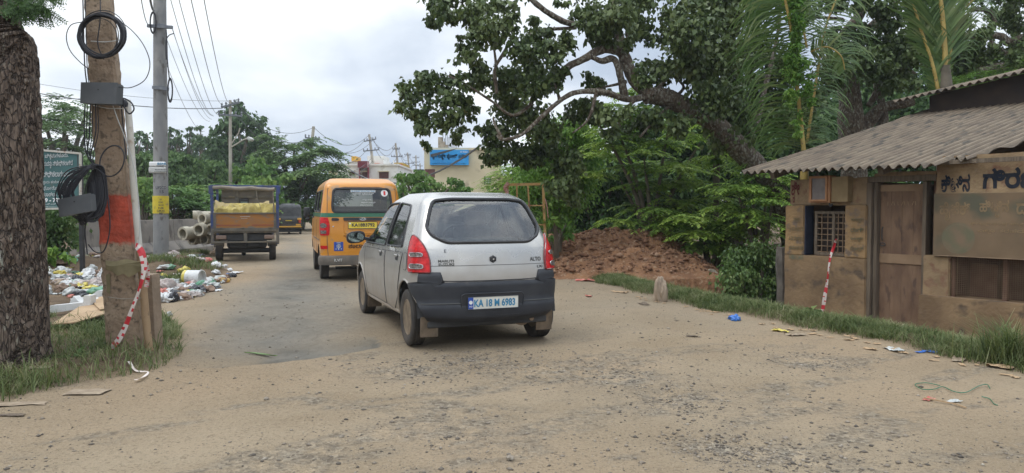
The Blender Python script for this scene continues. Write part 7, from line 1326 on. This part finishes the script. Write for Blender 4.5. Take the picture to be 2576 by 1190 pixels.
plant('b', 'creeper', 'bright round leaved creeper hanging behind the feathery tree', 'creeper', bl(17.6, (1800, 300, 22, 25), (1812, 350, 20, 35), (1805, 400, 16, 30), (1795, 250, 18, 22), (1800, 560, 20, 60), dj=.2), 'bright', (1800, 560), ln=.14, wr=.9, cov=2.2, z=-.5)
plant('s', 'fern_tree', 'fine feathery green tree just above the upper roof sheet', 'tree', bl(16.5, (2440, 200, 50, 22), (2500, 190, 50, 20), (2400, 215, 40, 18), (2550, 175, 40, 22)), 'bright', (2450, 400), L_=.4, lf=.06, cov=1.6, z=-.3)
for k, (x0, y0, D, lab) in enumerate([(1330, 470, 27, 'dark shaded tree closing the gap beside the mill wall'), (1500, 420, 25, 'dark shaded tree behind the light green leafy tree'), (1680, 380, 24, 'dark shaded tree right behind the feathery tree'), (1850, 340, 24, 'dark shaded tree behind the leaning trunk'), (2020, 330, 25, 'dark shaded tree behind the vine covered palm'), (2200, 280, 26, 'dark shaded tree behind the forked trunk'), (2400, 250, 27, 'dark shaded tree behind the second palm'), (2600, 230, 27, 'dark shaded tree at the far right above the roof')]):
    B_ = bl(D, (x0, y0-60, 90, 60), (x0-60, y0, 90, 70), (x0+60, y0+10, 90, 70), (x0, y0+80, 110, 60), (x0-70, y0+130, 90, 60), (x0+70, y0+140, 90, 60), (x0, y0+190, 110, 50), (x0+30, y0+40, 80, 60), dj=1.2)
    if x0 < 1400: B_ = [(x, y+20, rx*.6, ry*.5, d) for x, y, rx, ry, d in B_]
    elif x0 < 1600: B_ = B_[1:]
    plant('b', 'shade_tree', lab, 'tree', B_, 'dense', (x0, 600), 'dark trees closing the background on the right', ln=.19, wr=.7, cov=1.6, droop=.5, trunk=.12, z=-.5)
# low plants round the mound foot and under the trees
plant('b', 'ground_cover', 'low leafy ground cover under the trees behind the red earth heap', 'plants', bl(18, (1420, 600, 50, 14), (1500, 585, 50, 14), (1340, 605, 50, 12), (1580, 570, 60, 14)), 'bushdark', (1450, 600), ln=.12, wr=.8, cov=2.0, trunk=False)
# ---------------------------------------------------------------- palms
def frond(mb_v, mb_f, pts, L0, side_bias=(1, 1), n=60, droop=1.0, w_=.05, up=.35, fwd=(0, 0, 0)):
    q = spline(pts, 12); K = len(q); view = Vector((0, -1, 0))
    for i in range(n):
        f = i/(n-1); k = min(int(f*(K-1)), K-2); c = q[k]+(q[k+1]-q[k])*(f*(K-1)-k); t = (q[k+1]-q[k]).normalized(); s = t.cross(view).normalized(); ln = L0*(.35+.65*math.sin(math.pi*min(.12+f*.8, 1)))*(.85+.3*random.random())
        for sg in (-1, 1):
            l_ = ln*side_bias[0 if sg < 0 else 1]; dr_ = random.uniform(.5, 2.2)
            if l_ < .05: continue
            d = (s*sg+t*up+Vector((0, random.uniform(-.35, .35), random.uniform(-.1, .1)))).normalized(); p = c.copy(); P_ = []; st = 6
            for j in range(st+1): P_.append(p.copy()); p = p+d*l_/st; d = (d+Vector((0, 0, -1))*droop*dr_*.28*(j+1)/st*1.6).normalized()
            wv = Vector((0, .35, .0))+d.cross(Vector((0, 1, 0)))*.9; wv.normalize(); b = len(mb_v)
            for j, p in enumerate(P_): ww = w_*.5*(1-(j/st)**2*.85)*(.5 if j == 0 else 1); mb_v += [tuple(p-wv*ww), tuple(p+wv*ww)]
            mb_f += [[b+2*j, b+2*j+1, b+2*j+3, b+2*j+2] for j in range(st)]
    return q
def palmA():
    root = treething('coconut_palm', 'young coconut palm frond wrapped in leafy vine above the left part of the hut roof', 'palm', 2025, 420, 12.6, z=-.4); V = []; F = []; mb = MB()
    a = frond(V, F, [P(2022, 378, 12.6), P(2014, 300, 12.6), P(2004, 200, 12.5), P(1994, 100, 12.4), P(1975, 0, 12.3), P(1950, -90, 12.2)], 1.15, (1.0, .65), 120, 1.0); b = frond(V, F, [P(2030, 120, 12.8), P(2010, 40, 12.8), P(1960, -20, 12.8), P(1900, -40, 12.8)], 1.0, (1, 1), 70, 1.1); c = frond(V, F, [P(2030, 360, 12.9), P(2060, 160, 13), P(2080, 60, 13), P(2120, -40, 13)], 1.0, (.6, .9), 60, 1.1)
    d = frond(V, F, [P(2040, 130, 12.7), P(2080, 118, 12.6), P(2115, 140, 12.5), P(2125, 175, 12.5)], .35, (1, 1), 26, .6)
    for q, r in ((a, 6), (b, 3), (c, 4), (d, 2.5)): mb.tube(q, [r*12.6/FPX*(1-.6*i/len(q)) for i in range(len(q))], 8)
    mb.tube([root.location, P(2024, 380, 12.6)], [.12, .06], 10)
    reparent(mb.build('stalk', M['rachis'], None, True), root); reparent(mk('fronds', V, [tuple(f) for f in F], M['palm'], None), root)
    B_ = [(2000+rs.randn()*6-(y-180)*.0, y, 17+7*math.sin(y*.05), 22, 12.35) for y in range(-20, 270, 30)]+[(2010, 300, 9, 20, 12.4), (2008, 335, 8, 20, 12.4), (2030, 210, 12, 26, 12.4), (2038, 250, 8, 20, 12.4)]
    v = treething('vine', 'light green vine climbing all over the stalk of the left palm', 'vine', 2020, 420, 12.5, z=.9); reparent(crown_broad(B_, M['bright'], None, .085, .5, 2.4, .5, 'leaves', dscale=.5), v)
palmA()
def palmB():
    root = treething('coconut_palm', 'second young coconut palm standing behind the hut roof near the upper roof sheet', 'palm', 2376, 420, 14.6, z=-.4); V = []; F = []; mb = MB(); D = 14.6
    Q = [frond(V, F, [P(2378, 175, D), P(2374, 90, D), P(2366, 0, D), P(2350, -120, D)], 1.5, (.95, .75), 120, .25, up=1.3), frond(V, F, [P(2362, 240, D), P(2345, 160, D), P(2315, 70, D), P(2285, -30, D), P(2260, -90, D)], .75, (.5, .9), 80, .3, up=1.2), frond(V, F, [P(2385, 175, D), P(2400, 90, D), P(2430, 20, D), P(2470, -20, D)], .8, (.8, .9), 36, .9, up=.8)]
    for q, r in zip(Q, (8, 5, 3)): mb.tube(q, [r*D/FPX*(1-.5*i/len(q)) for i in range(len(q))], 8)
    reparent(mb.build('stalk', M['rachis'], None, True), root); reparent(mk('fronds', V, [tuple(f) for f in F], M['palm'], None), root); mb = MB(); mb.tube([root.location, P(2380, 250, D), P(2378, 165, D)], [.16, .14, .09], 12, wob=.1); reparent(mb.build('trunk', M['barkfar'], None, True), root)
palmB()
# ---------------------------------------------------------------- left background trees
plant('s', 'rain_tree', 'wide feathery crowned tree beyond the green notice board', 'tree', bl(44, (110, 300, 45, 20), (165, 290, 45, 20), (215, 285, 40, 18), (100, 350, 50, 20), (170, 340, 45, 18), (220, 325, 35, 18), (130, 385, 60, 16), (60, 320, 50, 40), (210, 375, 40, 14), (190, 272, 25, 10), dj=3), 'farleaf', (165, 470), L_=1.0, nl=8, lf=.25, cov=2.4, layer=.8, wr=.5, trunk=.16)
plant('b', 'tree', 'dark bushy tree crown between the notice board and the leaning pole', 'tree', bl(38, (100, 420, 60, 22), (180, 410, 50, 22), (230, 420, 40, 30), (130, 460, 70, 30), (230, 460, 40, 30), (60, 470, 60, 60), (160, 520, 90, 40), (240, 520, 60, 40), dj=2), 'farleaf', (150, 580), ln=.22, wr=.6, cov=2.0, trunk=.12)
for k, (x, h_) in enumerate([(345, 330), (372, 338), (428, 325), (452, 332), (478, 322), (505, 318), (530, 335), (395, 340), (556, 345)]):
    plant('b', 'eucalyptus_tree', 'thin crowned tall tree standing %s in the far row above the hedge' % ['first', 'second', 'fourth', 'fifth', 'sixth', 'seventh', 'eighth', 'third', 'ninth'][k], 'tree', bl(70, (x, h_, 11, 9), (x-7, h_+18, 14, 9), (x+8, h_+26, 14, 10), (x, h_+40, 20, 14), (x, h_+60, 20, 14), (x+4, h_+80, 22, 14), dj=3), 'fardark', (x, 470), 'tall thin trees in the far left row', ln=.34, wr=.6, cov=1.0, trunk=.11)
plant('b', 'big_tree', 'tall dark rounded tree behind the pole with the street lamp', 'tree', bl(54, (600, 285, 32, 22), (570, 320, 35, 25), (630, 315, 38, 25), (560, 365, 40, 30), (620, 360, 50, 30), (655, 350, 30, 25), (680, 395, 18, 14), (590, 410, 60, 30), (650, 400, 40, 30), (600, 262, 14, 10), (540, 400, 30, 30), (610, 440, 60, 20), dj=3), 'fardark', (600, 520), ln=.34, wr=.6, cov=2.2, trunk=.16)
plant('s', 'layered_tree', 'wide green tree with drooping tiers left of the yellow van', 'tree', bl(46, (740, 365, 45, 18), (700, 380, 40, 18), (780, 385, 50, 20), (720, 420, 60, 24), (790, 420, 50, 24), (680, 440, 40, 20), (820, 440, 35, 20), (740, 460, 60, 24), (800, 470, 50, 22), (700, 490, 60, 24), (770, 500, 50, 22), (825, 400, 18, 10), (835, 470, 22, 14), dj=3), 'farleaf', (740, 550), L_=1.0, nl=8, lf=.25, cov=3.6, layer=.9, wr=.5, trunk=.12, tilt=.0)
plant('b', 'yellow_green_bush', 'yellow green creeper covered bush left of the tiered tree', 'bush', bl(38, (640, 415, 30, 20), (615, 440, 30, 22), (660, 430, 28, 24), (650, 470, 50, 26), (690, 470, 30, 26), (625, 490, 40, 22), (700, 510, 40, 26), (720, 450, 20, 16), dj=2), 'farbright', (650, 560), ln=.22, wr=.8, cov=1.5, trunk=.08)
for k, (x, y, rx, ry, m, lab) in enumerate([(360, 410, 50, 34, 'farleaf', 'rounded green tree crown seen left of the grey round pole'), (450, 420, 60, 44, 'farleaf', 'broad dull green tree right of the grey round pole'), (530, 435, 50, 40, 'farleaf', 'dull green tree behind the bright hedge near the truck'), (365, 480, 50, 44, 'farbright', 'bright green leafy bush between the two poles'), (450, 500, 55, 32, 'farbright', 'bright feathery bush above the concrete pipes'), (530, 490, 50, 32, 'farbright', 'bright feathery bush left behind the truck'), (600, 500, 60, 40, 'farbright', 'bright green bush right behind the truck'), (750, 535, 60, 22, 'farbright', 'low bright bush behind the auto rickshaw')]):
    D = 36-5*(m == 'farbright')+(k % 3); plant('s' if k in (4, 5, 6) else 'b', 'bush' if k > 2 else 'tree', lab, 'bush' if k > 2 else 'tree', bl(D+(14 if x == 750 else 0), (x, y, rx*.7, ry*.7), (x-rx*.5, y+8, rx*.5, ry*.6), (x+rx*.5, y+6, rx*.5, ry*.6), (x-rx*.3, y-ry*.4, rx*.5, ry*.45), (x+rx*.35, y-ry*.45, rx*.45, ry*.4), (x, y+ry*.6, rx, ry*.55), (x-rx*.6, y+ry*.8, rx*.5, ry*.4), (x+rx*.6, y+ry*.8, rx*.5, ry*.4), dj=1.5), m, (x, 590), **(dict(L_=.7, nl=8, lf=.19, cov=2.6, layer=.5, wr=.5) if k in (4, 5, 6) else dict(ln=.2, wr=.7, cov=2.0)))
plant('b', 'shrub', 'leafy shrub growing under the green notice board behind the dirt heap', 'shrub', bl(14.2, (110, 545, 40, 28), (150, 560, 40, 30), (95, 600, 40, 34), (150, 610, 40, 34), (120, 650, 50, 22), (185, 560, 22, 26), dj=.5), 'bushdark', (130, 670), ln=.09, wr=.7, cov=1.5)
plant('b', 'shrub', 'bright young plant at the foot of the shrub by the sign post', 'plant', bl(13.2, (140, 632, 28, 18), (118, 645, 20, 14), (165, 645, 18, 12), dj=.2), 'bright', (140, 660), ln=.12, wr=.8, cov=1.6, trunk=False)
plant('b', 'bush', 'green creeper covered bush standing before the cream mill building', 'bush', bl(27, (1020, 448, 28, 18), (1060, 450, 30, 18), (1090, 462, 30, 18), (1010, 480, 30, 24), (1050, 485, 40, 26), (1100, 480, 34, 18), (1140, 462, 30, 14), (1165, 470, 26, 12), (1130, 490, 40, 16), (1030, 515, 50, 22), (1090, 520, 50, 22), dj=1.5), 'bright2' if 'bright2' in M else 'farbright', (1060, 580), ln=.15, wr=.85, cov=1.5, trunk=.07)
plant('b', 'shrub', 'broad leaved weed growing from the verge against the hut wall', 'weed', bl(9.6, (2035, 790, 13, 9), (2052, 782, 12, 8), (2060, 795, 8, 7), dj=.1), 'bush_mid2' if 'bush_mid2' in M else 'bushdark', (2048, 806), ln=.10, wr=.85, cov=1.5, trunk=False, droop=.1)
# weeds in the left verge and a tall grass tuft at right
plant('b', 'weed', 'broad leaved weeds in the grass in front of the leaning pole', 'weed', bl(6.3, (210, 930, 34, 14), (255, 935, 26, 14), (160, 900, 22, 10), (240, 905, 20, 10), (130, 905, 20, 12), (200, 885, 22, 9), dj=.2), 'weed' if 'weed' in M else 'bushdark', (215, 950), ln=.055, wr=.8, cov=.5, trunk=False, droop=.1)
c = GT(2540, 905); tt = rs.randn(420, 2)*[.10, .07]+[c.x+.03, c.y+.1]; g_ = grass('grass_tuft', tt, .32, .004, M['grass'], 1.0); g_['kind'] = 'thing'; tag(g_, 'tall arching grass tuft at the right end of the verge below the mesh window', 'grass tuft')
# ================================================================ BACKGROUND BUILDINGS
M['cream_wall'] = mat('cream wall', (.58, .50, .33), (.66, .58, .40), 1.2, .9, c3=(.42, .36, .25), s3=1.5, w3=.12); M['white_wall'] = mat('white wall', (.66, .65, .60), (.74, .73, .69), .9, .9, c3=(.5, .48, .42), s3=2, w3=.1); M['maroon'] = mat('maroon paint', (.25, .04, .06), rough=.7); M['tile'] = mat('red tile roof', (.38, .12, .07), (.45, .18, .10), 2, .9); M['ochre_wall'] = mat('mustard wall', (.45, .28, .04), (.5, .34, .08), 2, .8)
M['skyblue'] = mat('bright blue sign', (.02, .26, .62), (.03, .32, .70), 1, .4); M['winbrown'] = mat('brown shutter', (.10, .03, .03), (.14, .06, .05), 6, .6); M['darkpane'] = mat('dark pane', (.03, .035, .04), rough=.2)
def bxp(mb, x0, x1, y0, y1, D, dep, proud=0):
    a = P(x0, y1, D); b = P(x1, y0, D); mb.bx(a.x, b.x, D-proud, D+dep, a.z, b.z)
def house(name, label, px, D, cat='building'): p = P(px, 525, D); return empty(name, (p.x, D, gz(p.x, D)), 0, label, cat)
def rp(o, r): return reparent(o, r)
def mill():
    D = 38; r = house('mill_building', 'cream flat roofed mill building with a bright blue signboard behind the green bush', 1160, D); mb = MB(); a = P(1067, 378, D); b = P(1255.7, 378, D); mb.bx(a.x, b.x, D, D+8, r.location.z-.2, a.z); mb.bx(a.x-.05, b.x+.05, D-.08, D+.2, a.z, a.z+.12); rp(mb.build('wall', M['cream_wall'], None), r)
    mb = MB(); bxp(mb, 1083, 1179.5, 378, 415.6, D, 0, .25); s = rp(mb.build('signboard', M['skyblue'], None), r); mb = MB()
    for q in ((1083, 1179.5, 377, 378.5), (1083, 1179.5, 414.8, 416.2)): bxp(mb, *q, D, -.2, .28)
    fr = frame; W_ = lambda x: x/FPX*D
    t = text('ಶ್ರೀ ಲಕ್ಷ್ಮೀ ಫ್ಲೋರ್ ಮಿಲ್', W_(89), W_(15), M['letter_white'], None, fr(P(1087, 402, D-.27), (1, 0, 0), (0, 0, 1)), bold=.05); rp(t, r); t = text('# ಕೋಟೆ ರಸ್ತೆ ಬೈಪಾಸ್ ಚಿಕ್ಕಮಗಳೂರು ಮೊಬೈಲ್', W_(84), W_(2.6), M['letter_white'], None, fr(P(1088, 412.5, D-.27), (1, 0, 0), (0, 0, 1)), bold=.02); rp(t, r); t = text('PH 984520', W_(18), W_(3), M['letter_white'], None, fr(P(1158, 384, D-.27), (1, 0, 0), (0, 0, 1)), bold=.02); rp(t, r)
    w_ = None; mb = MB(); bxp(mb, 1217.6, 1235.8, 444, 464, D, .02, .015); w_ = rp(mb.build('window', M['darkpane'], None), r); mb = MB()
    for k in range(1, 5): x = 1217.6+18.2*k/5; bxp(mb, x-.35, x+.35, 444, 464, D, -.02, .05)
    for k in range(1, 4): y = 444+20*k/4; bxp(mb, 1217.6, 1235.8, y-.35, y+.35, D, -.055, .08)
    rp(mb.build('window_bars', M['white'], None), r); mb = MB(); bxp(mb, 1069, 1094, 425.5, 447, D, .02, .012); rp(mb.build('window', M['winbrown'], None), r)
    mb = MB(); bxp(mb, 1102, 1113, 345, 378, D+2, .5); bxp(mb, 1113, 1119, 356, 378, D+2, .5); bxp(mb, 1119, 1127, 364, 378, D+2, .5); bxp(mb, 1127, 1134, 372, 378, D+2, .5); rp(mb.build('stair_stub', M['concrete'], None), r)
    for k in range(11): mb = MB(); x = 1114+3.4*k; mb.bar(P(x, 378, D+2.2), P(x+random.uniform(-1, 1), 342+random.uniform(-12, 6)+k*.6, D+2.2), .03); rp(mb.build('rebar', M['steel'], None), r)
    mb = MB(); mb.prism([P(1083, 396, D-.6), P(1083, 388, D-.6), P(1130, 377, D-.6), P(1150, 374, D-.6), P(1132, 381, D-.6)], (0, .02, 0)); rp(mb.build('fallen_sheet', M['hood'], None), r)
mill()
def whitehouse():
    D = 62; r = house('white_house', 'white flat roofed house with a maroon porch far behind the van', 920, D); mb = MB(); a = P(849, 416.7, D); b = P(1000, 416.7, D); mb.bx(a.x, b.x, D, D+9, -.3, a.z); mb.bx(a.x-.1, b.x+.1, D-.15, D+9, a.z, a.z+.15); rp(mb.build('wall', M['white_wall'], None), r)
    for x0, x1, y0, y1 in ((878.7, 892, 432.5, 442), (954, 977.7, 433, 449), (911.6, 924, 433, 456)):
        mb = MB(); bxp(mb, x0, x1, y0, y1, D, .02, .03); w_ = rp(mb.build('window', M['winbrown'], None), r); mb = MB(); bxp(mb, x0-2, x1+2, y0-2.0, y0-.6, D, 0, .6); rp(mb.build('sunshade', M['cream_wall'], None), r)
    mb = MB(); bxp(mb, 905.7, 929, 422, 422.8, D, .0, 1.0)
    for k in range(6): bxp(mb, 905.7, 929, 407+2.6*k, 408.4+2.6*k, D, .0, 1.0)
    for x in (906.5, 927.8): bxp(mb, x-1.0, x+1.0, 422, 456, D, 0, .4)
    rp(mb.build('porch', M['maroon'], None), r); mb = MB(); bxp(mb, 905.7, 929, 407, 422, D, 0, .9); rp(mb.build('porch_wall', M['pinkw'], None), r)
    mb = MB(); bxp(mb, 884, 896, 393, 406, D+3, 2); rp(mb.build('water_tank', M['amber'], None), r); mb = MB(); bxp(mb, 878, 900, 407, 417, D+3, 2); rp(mb.build('tank_stand', M['concrete'], None), r)
    mb = MB(); bxp(mb, 925, 964, 402, 417, D+3, 4); bxp(mb, 924, 966, 392, 403, D+5, 3); rp(mb.build('upper_room', M['white_wall'], None), r)
    mb = MB(); p = [P(930, 417, D+2), P(966, 417, D+2), P(966, 417, D+7), P(930, 417, D+7), P(942, 404, D+4)]; mb.add(p, [[0, 1, 4], [1, 2, 4], [2, 3, 4], [3, 0, 4], [3, 2, 1, 0]]); rp(mb.build('roof', M['tile'], None), r)
    mb = MB(); 
    for x in (852, 870, 990): mb.bar(P(x, 417, D+2), P(x, 403, D+2), .06)
    rp(mb.build('parapet_post', M['white_wall'], None), r)
M['pinkw'] = mat('pale pink wall', (.48, .28, .28), rough=.9)
whitehouse()
D = 75; r = house('yellow_tower', 'mustard yellow water tower block between the white house and the poles', 1003, D); mb = MB(); bxp(mb, 991, 1012, 409, 440, D, 4); bxp(mb, 1012, 1020, 412, 424, D, 3); rp(mb.build('wall', M['ochre_wall'], None), r); mb = MB(); bxp(mb, 1007.5, 1012, 413, 417, D, 0, .03); rp(mb.build('emblem', M['letter_red'], None), r)
D = 70; r = house('distant_house', 'low cream house partly hidden by the tiered tree at far left of the white house', 840, D); mb = MB(); bxp(mb, 826, 850, 422, 460, D, 6); bxp(mb, 822, 852, 417, 421, D, 6, .4); rp(mb.build('wall', M['cream_wall'], None), r)
D = 90; r = house('distant_house', 'pale grey house far away between the yellow tower and the mill', 1040, D); mb = MB(); bxp(mb, 1020, 1066, 430, 470, D, 6); rp(mb.build('wall', M['white_wall'], None), r); mb = MB(); bxp(mb, 1044, 1068, 427, 430, D, 6, 1); rp(mb.build('roof', M['bluepaint'], None), r)
D = 26; r = house('tiled_shed', 'old red tiled shed peeping out right of the mill wall', 1275, D); mb = MB(); bxp(mb, 1256, 1330, 462, 540, D, 4); rp(mb.build('wall', M['concrete'], None), r); mb = MB(); a = P(1252, 466, D-.5); b = P(1340, 466, D-.5); t_ = P(1300, 440, D+2.5); A = [[(a.x+(b.x-a.x)*i/60, (D-.5)+3.5*j/12, a.z+(t_.z-a.z)*j/12+.04*math.cos(i*math.pi*.9)+.03*(j % 2)) for i in range(61)] for j in range(13)]; mb.grid(A); rp(mb.build('roof', M['tile2'] if 'tile2' in M else mat('old dull tile', (.16, .09, .065), (.24, .15, .11), 4, .9), None), r)
# ---------------------------------------------------------------- distant poles
M['farpole'] = mat('pale pole', (.36, .32, .26), (.46, .42, .35), 3, .8); M['wirefar'] = mat('overhead wire', (.10, .105, .11), rough=.6)
def upole(px0, py0, px1, py1, D, r, lab, arms=(), base_z=None, painted=False):
    t = P(px0, py0, D); b = P(px1, py1, D); d = (b-t); zb = gz(b.x, D)-.3; b2 = t+d*((zb-t.z)/d.z); root = empty('utility_pole', b2, 0, lab, 'pole', 'concrete utility poles along the road'); mb = MB(); mb.tube([b2, t], [r, r*.6], 10); rp(mb.build('shaft', M['farpole'], None, True), root)
    for (py, w_, tilt) in arms:
        f = (py-py0)/(py1-py0); x = px0+(px1-px0)*f; mb = MB(); mb.bar(P(x-w_, py-tilt, D-.1), P(x+w_, py+tilt, D-.1), .09)
        rp(mb.build('cross_arm', M['steel'], None), root)
        for s in (-1, -.5, .5, 1): mb = MB(); p = P(x+w_*s*.95, py+tilt*s, D-.1); mb.lathe([(.03, 0), (.06, .05), (.03, .1), (.06, .15), (.02, .22)], 8, 'Z', p); rp(mb.build('insulator', M['steel'], None), root)
    return root
lp = upole(579, 252, 580, 480, 38, .11, 'pole with a street lamp arm standing behind the truck', ((264, 22, -6), (290, 30, 2)))
mb = MB(); mb.tube([P(582, 370, 37.9), P(612, 352, 37.8), P(628, 346, 37.7)], .035, 6); mb.tube([P(582, 362, 37.9), P(600, 335, 37.9), P(604, 322, 37.9)], .03, 5); rp(mb.build('lamp_arm', M['farpole'], None), lp); mb = MB(); mb.box(P(630, 350, 37.6), (.22, .5, .16), .04, (0, .7, 0)); rp(mb.build('lamp_head', M['pale'], None), lp)
p1 = upole(789, 318, 765.7, 535, 47, .15, 'tilted pale pole with white painted foot between rickshaw and van', ((349, 18, 3),)); 
mb = MB(); a = P(766.8, 524, 47); b = P(772, 476, 47); mb.tube([a+Vector((0, 0, -.6)), b], [.152, .146], 10); rp(mb.build('painted_foot', M['white'], None, True), p1); mb = MB(); b2 = P(773.6, 460, 47); mb.tube([b, b2], [.152, .146], 10); rp(mb.build('painted_band', M['amber2'] if 'amber2' in M else mat('faded amber', (.42, .30, .12), (.38, .30, .2), 6, .8), None, True), p1)
upole(928.7, 338, 943.6, 455, 63, .16, 'tilted pole with two cross arms in front of the white house', ((353, 15, -3), (378.5, 20, -2)))
upole(995, 360, 1002, 431, 84, .17, 'third far pole rising over the yellow tower', ((375, 9, 0), (394, 14, 0)))
upole(1025, 384, 1030, 431, 108, .18, 'fourth far pole left of the mill sign', ((390, 8, 0), (411, 14, 0)))
upole(1046, 391, 1047, 427, 135, .2, 'fifth far pole close to the mill wall', ((397, 8, 0), (408, 10, 0), (416, 8, 0)))
upole(1057, 411, 1057, 428, 165, .2, 'farthest small pole beside the mill wall', ((418, 6, 0),))
# ---------------------------------------------------------------- wires
def wire(a, b, sag, lab, r=.008, grp='overhead wires'):
    p, q = P(*a), P(*b); n = 22; mb = MB(); mb.tube([p+(q-p)*t+Vector((0, 0, -4*sag*t*(1-t))) for t in np.linspace(0, 1, n)], [r*(1+.9*t*max(0, (q.y-p.y)/40)) for t in np.linspace(0, 1, n)], 5); tag(mb.build('overhead_wire', M['wirefar'], None, True), lab, 'wire', grp)
near = [((506, -40, 9), (578, 254, 38)), ((472, -40, 9), (560, 258, 38)), ((440, -40, 11), (550, 288, 38)), ((424, -20, 12), (536, 290, 38)), ((434, 75, 17.2), (538, 292, 38)), ((434, 72, 17.2), (533, 300, 40)), ((420, 100, 17.3), (528, 305, 42)), ((418, 160, 17.3), (515, 330, 48))]
for k, (a, b) in enumerate(near): wire(a, b, .5, '%s of the thin wires fanning down to the lamp pole' % ['rightmost', 'second from right', 'third from right', 'fourth from right', 'fifth from right', 'sixth from right', 'seventh from right', 'leftmost and lowest'][k], .006)
wire((80, 208, 30), (578, 254, 38), .2, 'upper nearly level wire crossing behind both near poles'); wire((80, 232, 24), (560, 272, 38), .2, 'lower level wire crossing behind both near poles', .016); wire((80, 236, 24), (240, 245, 27), .1, 'thin wire just below the lower level wire at far left')
wire((354, -10, 12), (372, 60, 17.2), .1, 'short thin wire reaching the left bracket of grey round pole'); wire((375, -20, 12), (388, 26, 17.2), .1, 'thick service wire coming from the top to the grey round pole', .02)
sp1 = [((580, 254, 38), (789, 320, 47)), ((600, 266, 38), (777, 348, 47)), ((604, 268, 38), (800, 352, 47)), ((590, 285, 38), (786, 380, 47)), ((600, 292, 38), (786, 400, 47)), ((600, 340, 38), (780, 425, 47)), ((584, 350, 38), (776, 440, 47))]
for k, (a, b) in enumerate(sp1): wire(a, b, .9, '%s wire from the lamp pole down to the tilted pale pole' % ['top', 'second', 'third', 'fourth', 'fifth', 'sixth', 'lowest'][k], .012)
sp2 = [((789, 320, 47), (929, 339, 63)), ((777, 348, 47), (916, 355, 63)), ((802, 352, 47), (940, 350, 63)), ((786, 380, 47), (922, 378, 63)), ((784, 402, 47), (935, 398, 63)), ((782, 425, 47), (938, 405, 63))]
for k, (a, b) in enumerate(sp2): wire(a, b, 1.0, '%s wire from the tilted pale pole to the two armed pole' % ['top', 'second', 'third', 'fourth', 'fifth', 'lowest'][k], .015)
sp3 = [((929, 339, 63), (995, 362, 84)), ((940, 352, 63), (990, 376, 84)), ((945, 376, 63), (1000, 394, 84)), ((995, 362, 84), (1025, 385, 108)), ((1003, 376, 84), (1032, 391, 108)), ((1025, 385, 108), (1057, 411, 165)), ((1008, 394, 84), (1040, 411, 108))]
for k, (a, b) in enumerate(sp3): wire(a, b, 1.0, ['top wire between the two armed pole and the pole over the yellow tower', 'middle wire between the two armed pole and the pole over the yellow tower', 'lowest wire between the two armed pole and the pole over the yellow tower', 'top wire right of the pole over the yellow tower', 'middle wire right of the pole over the yellow tower', 'farthest wire reaching the small pole beside the mill wall', 'lowest wire right of the pole over the yellow tower'][k], .02)
wire((850, 400, 52), (1210, 365, 30), 1.6, 'thick black cable sagging across to the mill sign and the big tree', .045)
# ---------------------------------------------------------------- air: a light dusty haze
mb = MB(); mb.bx(-345, 345, -24, 336, -3.2, 26); hz = mb.build('haze', None); m = bpy.data.materials.new('haze'); m.use_nodes = True; n = m.node_tree.nodes; n.remove(n['Principled BSDF']); v = n.new('ShaderNodeVolumePrincipled'); v.inputs['Color'].default_value = (.85, .9, .95, 1); v.inputs['Density'].default_value = .0008; v.inputs['Anisotropy'].default_value = .3; m.node_tree.links.new(v.outputs[0], n['Material Output'].inputs['Volume']); hz.data.materials.append(m); tag(hz, kind='stuff')
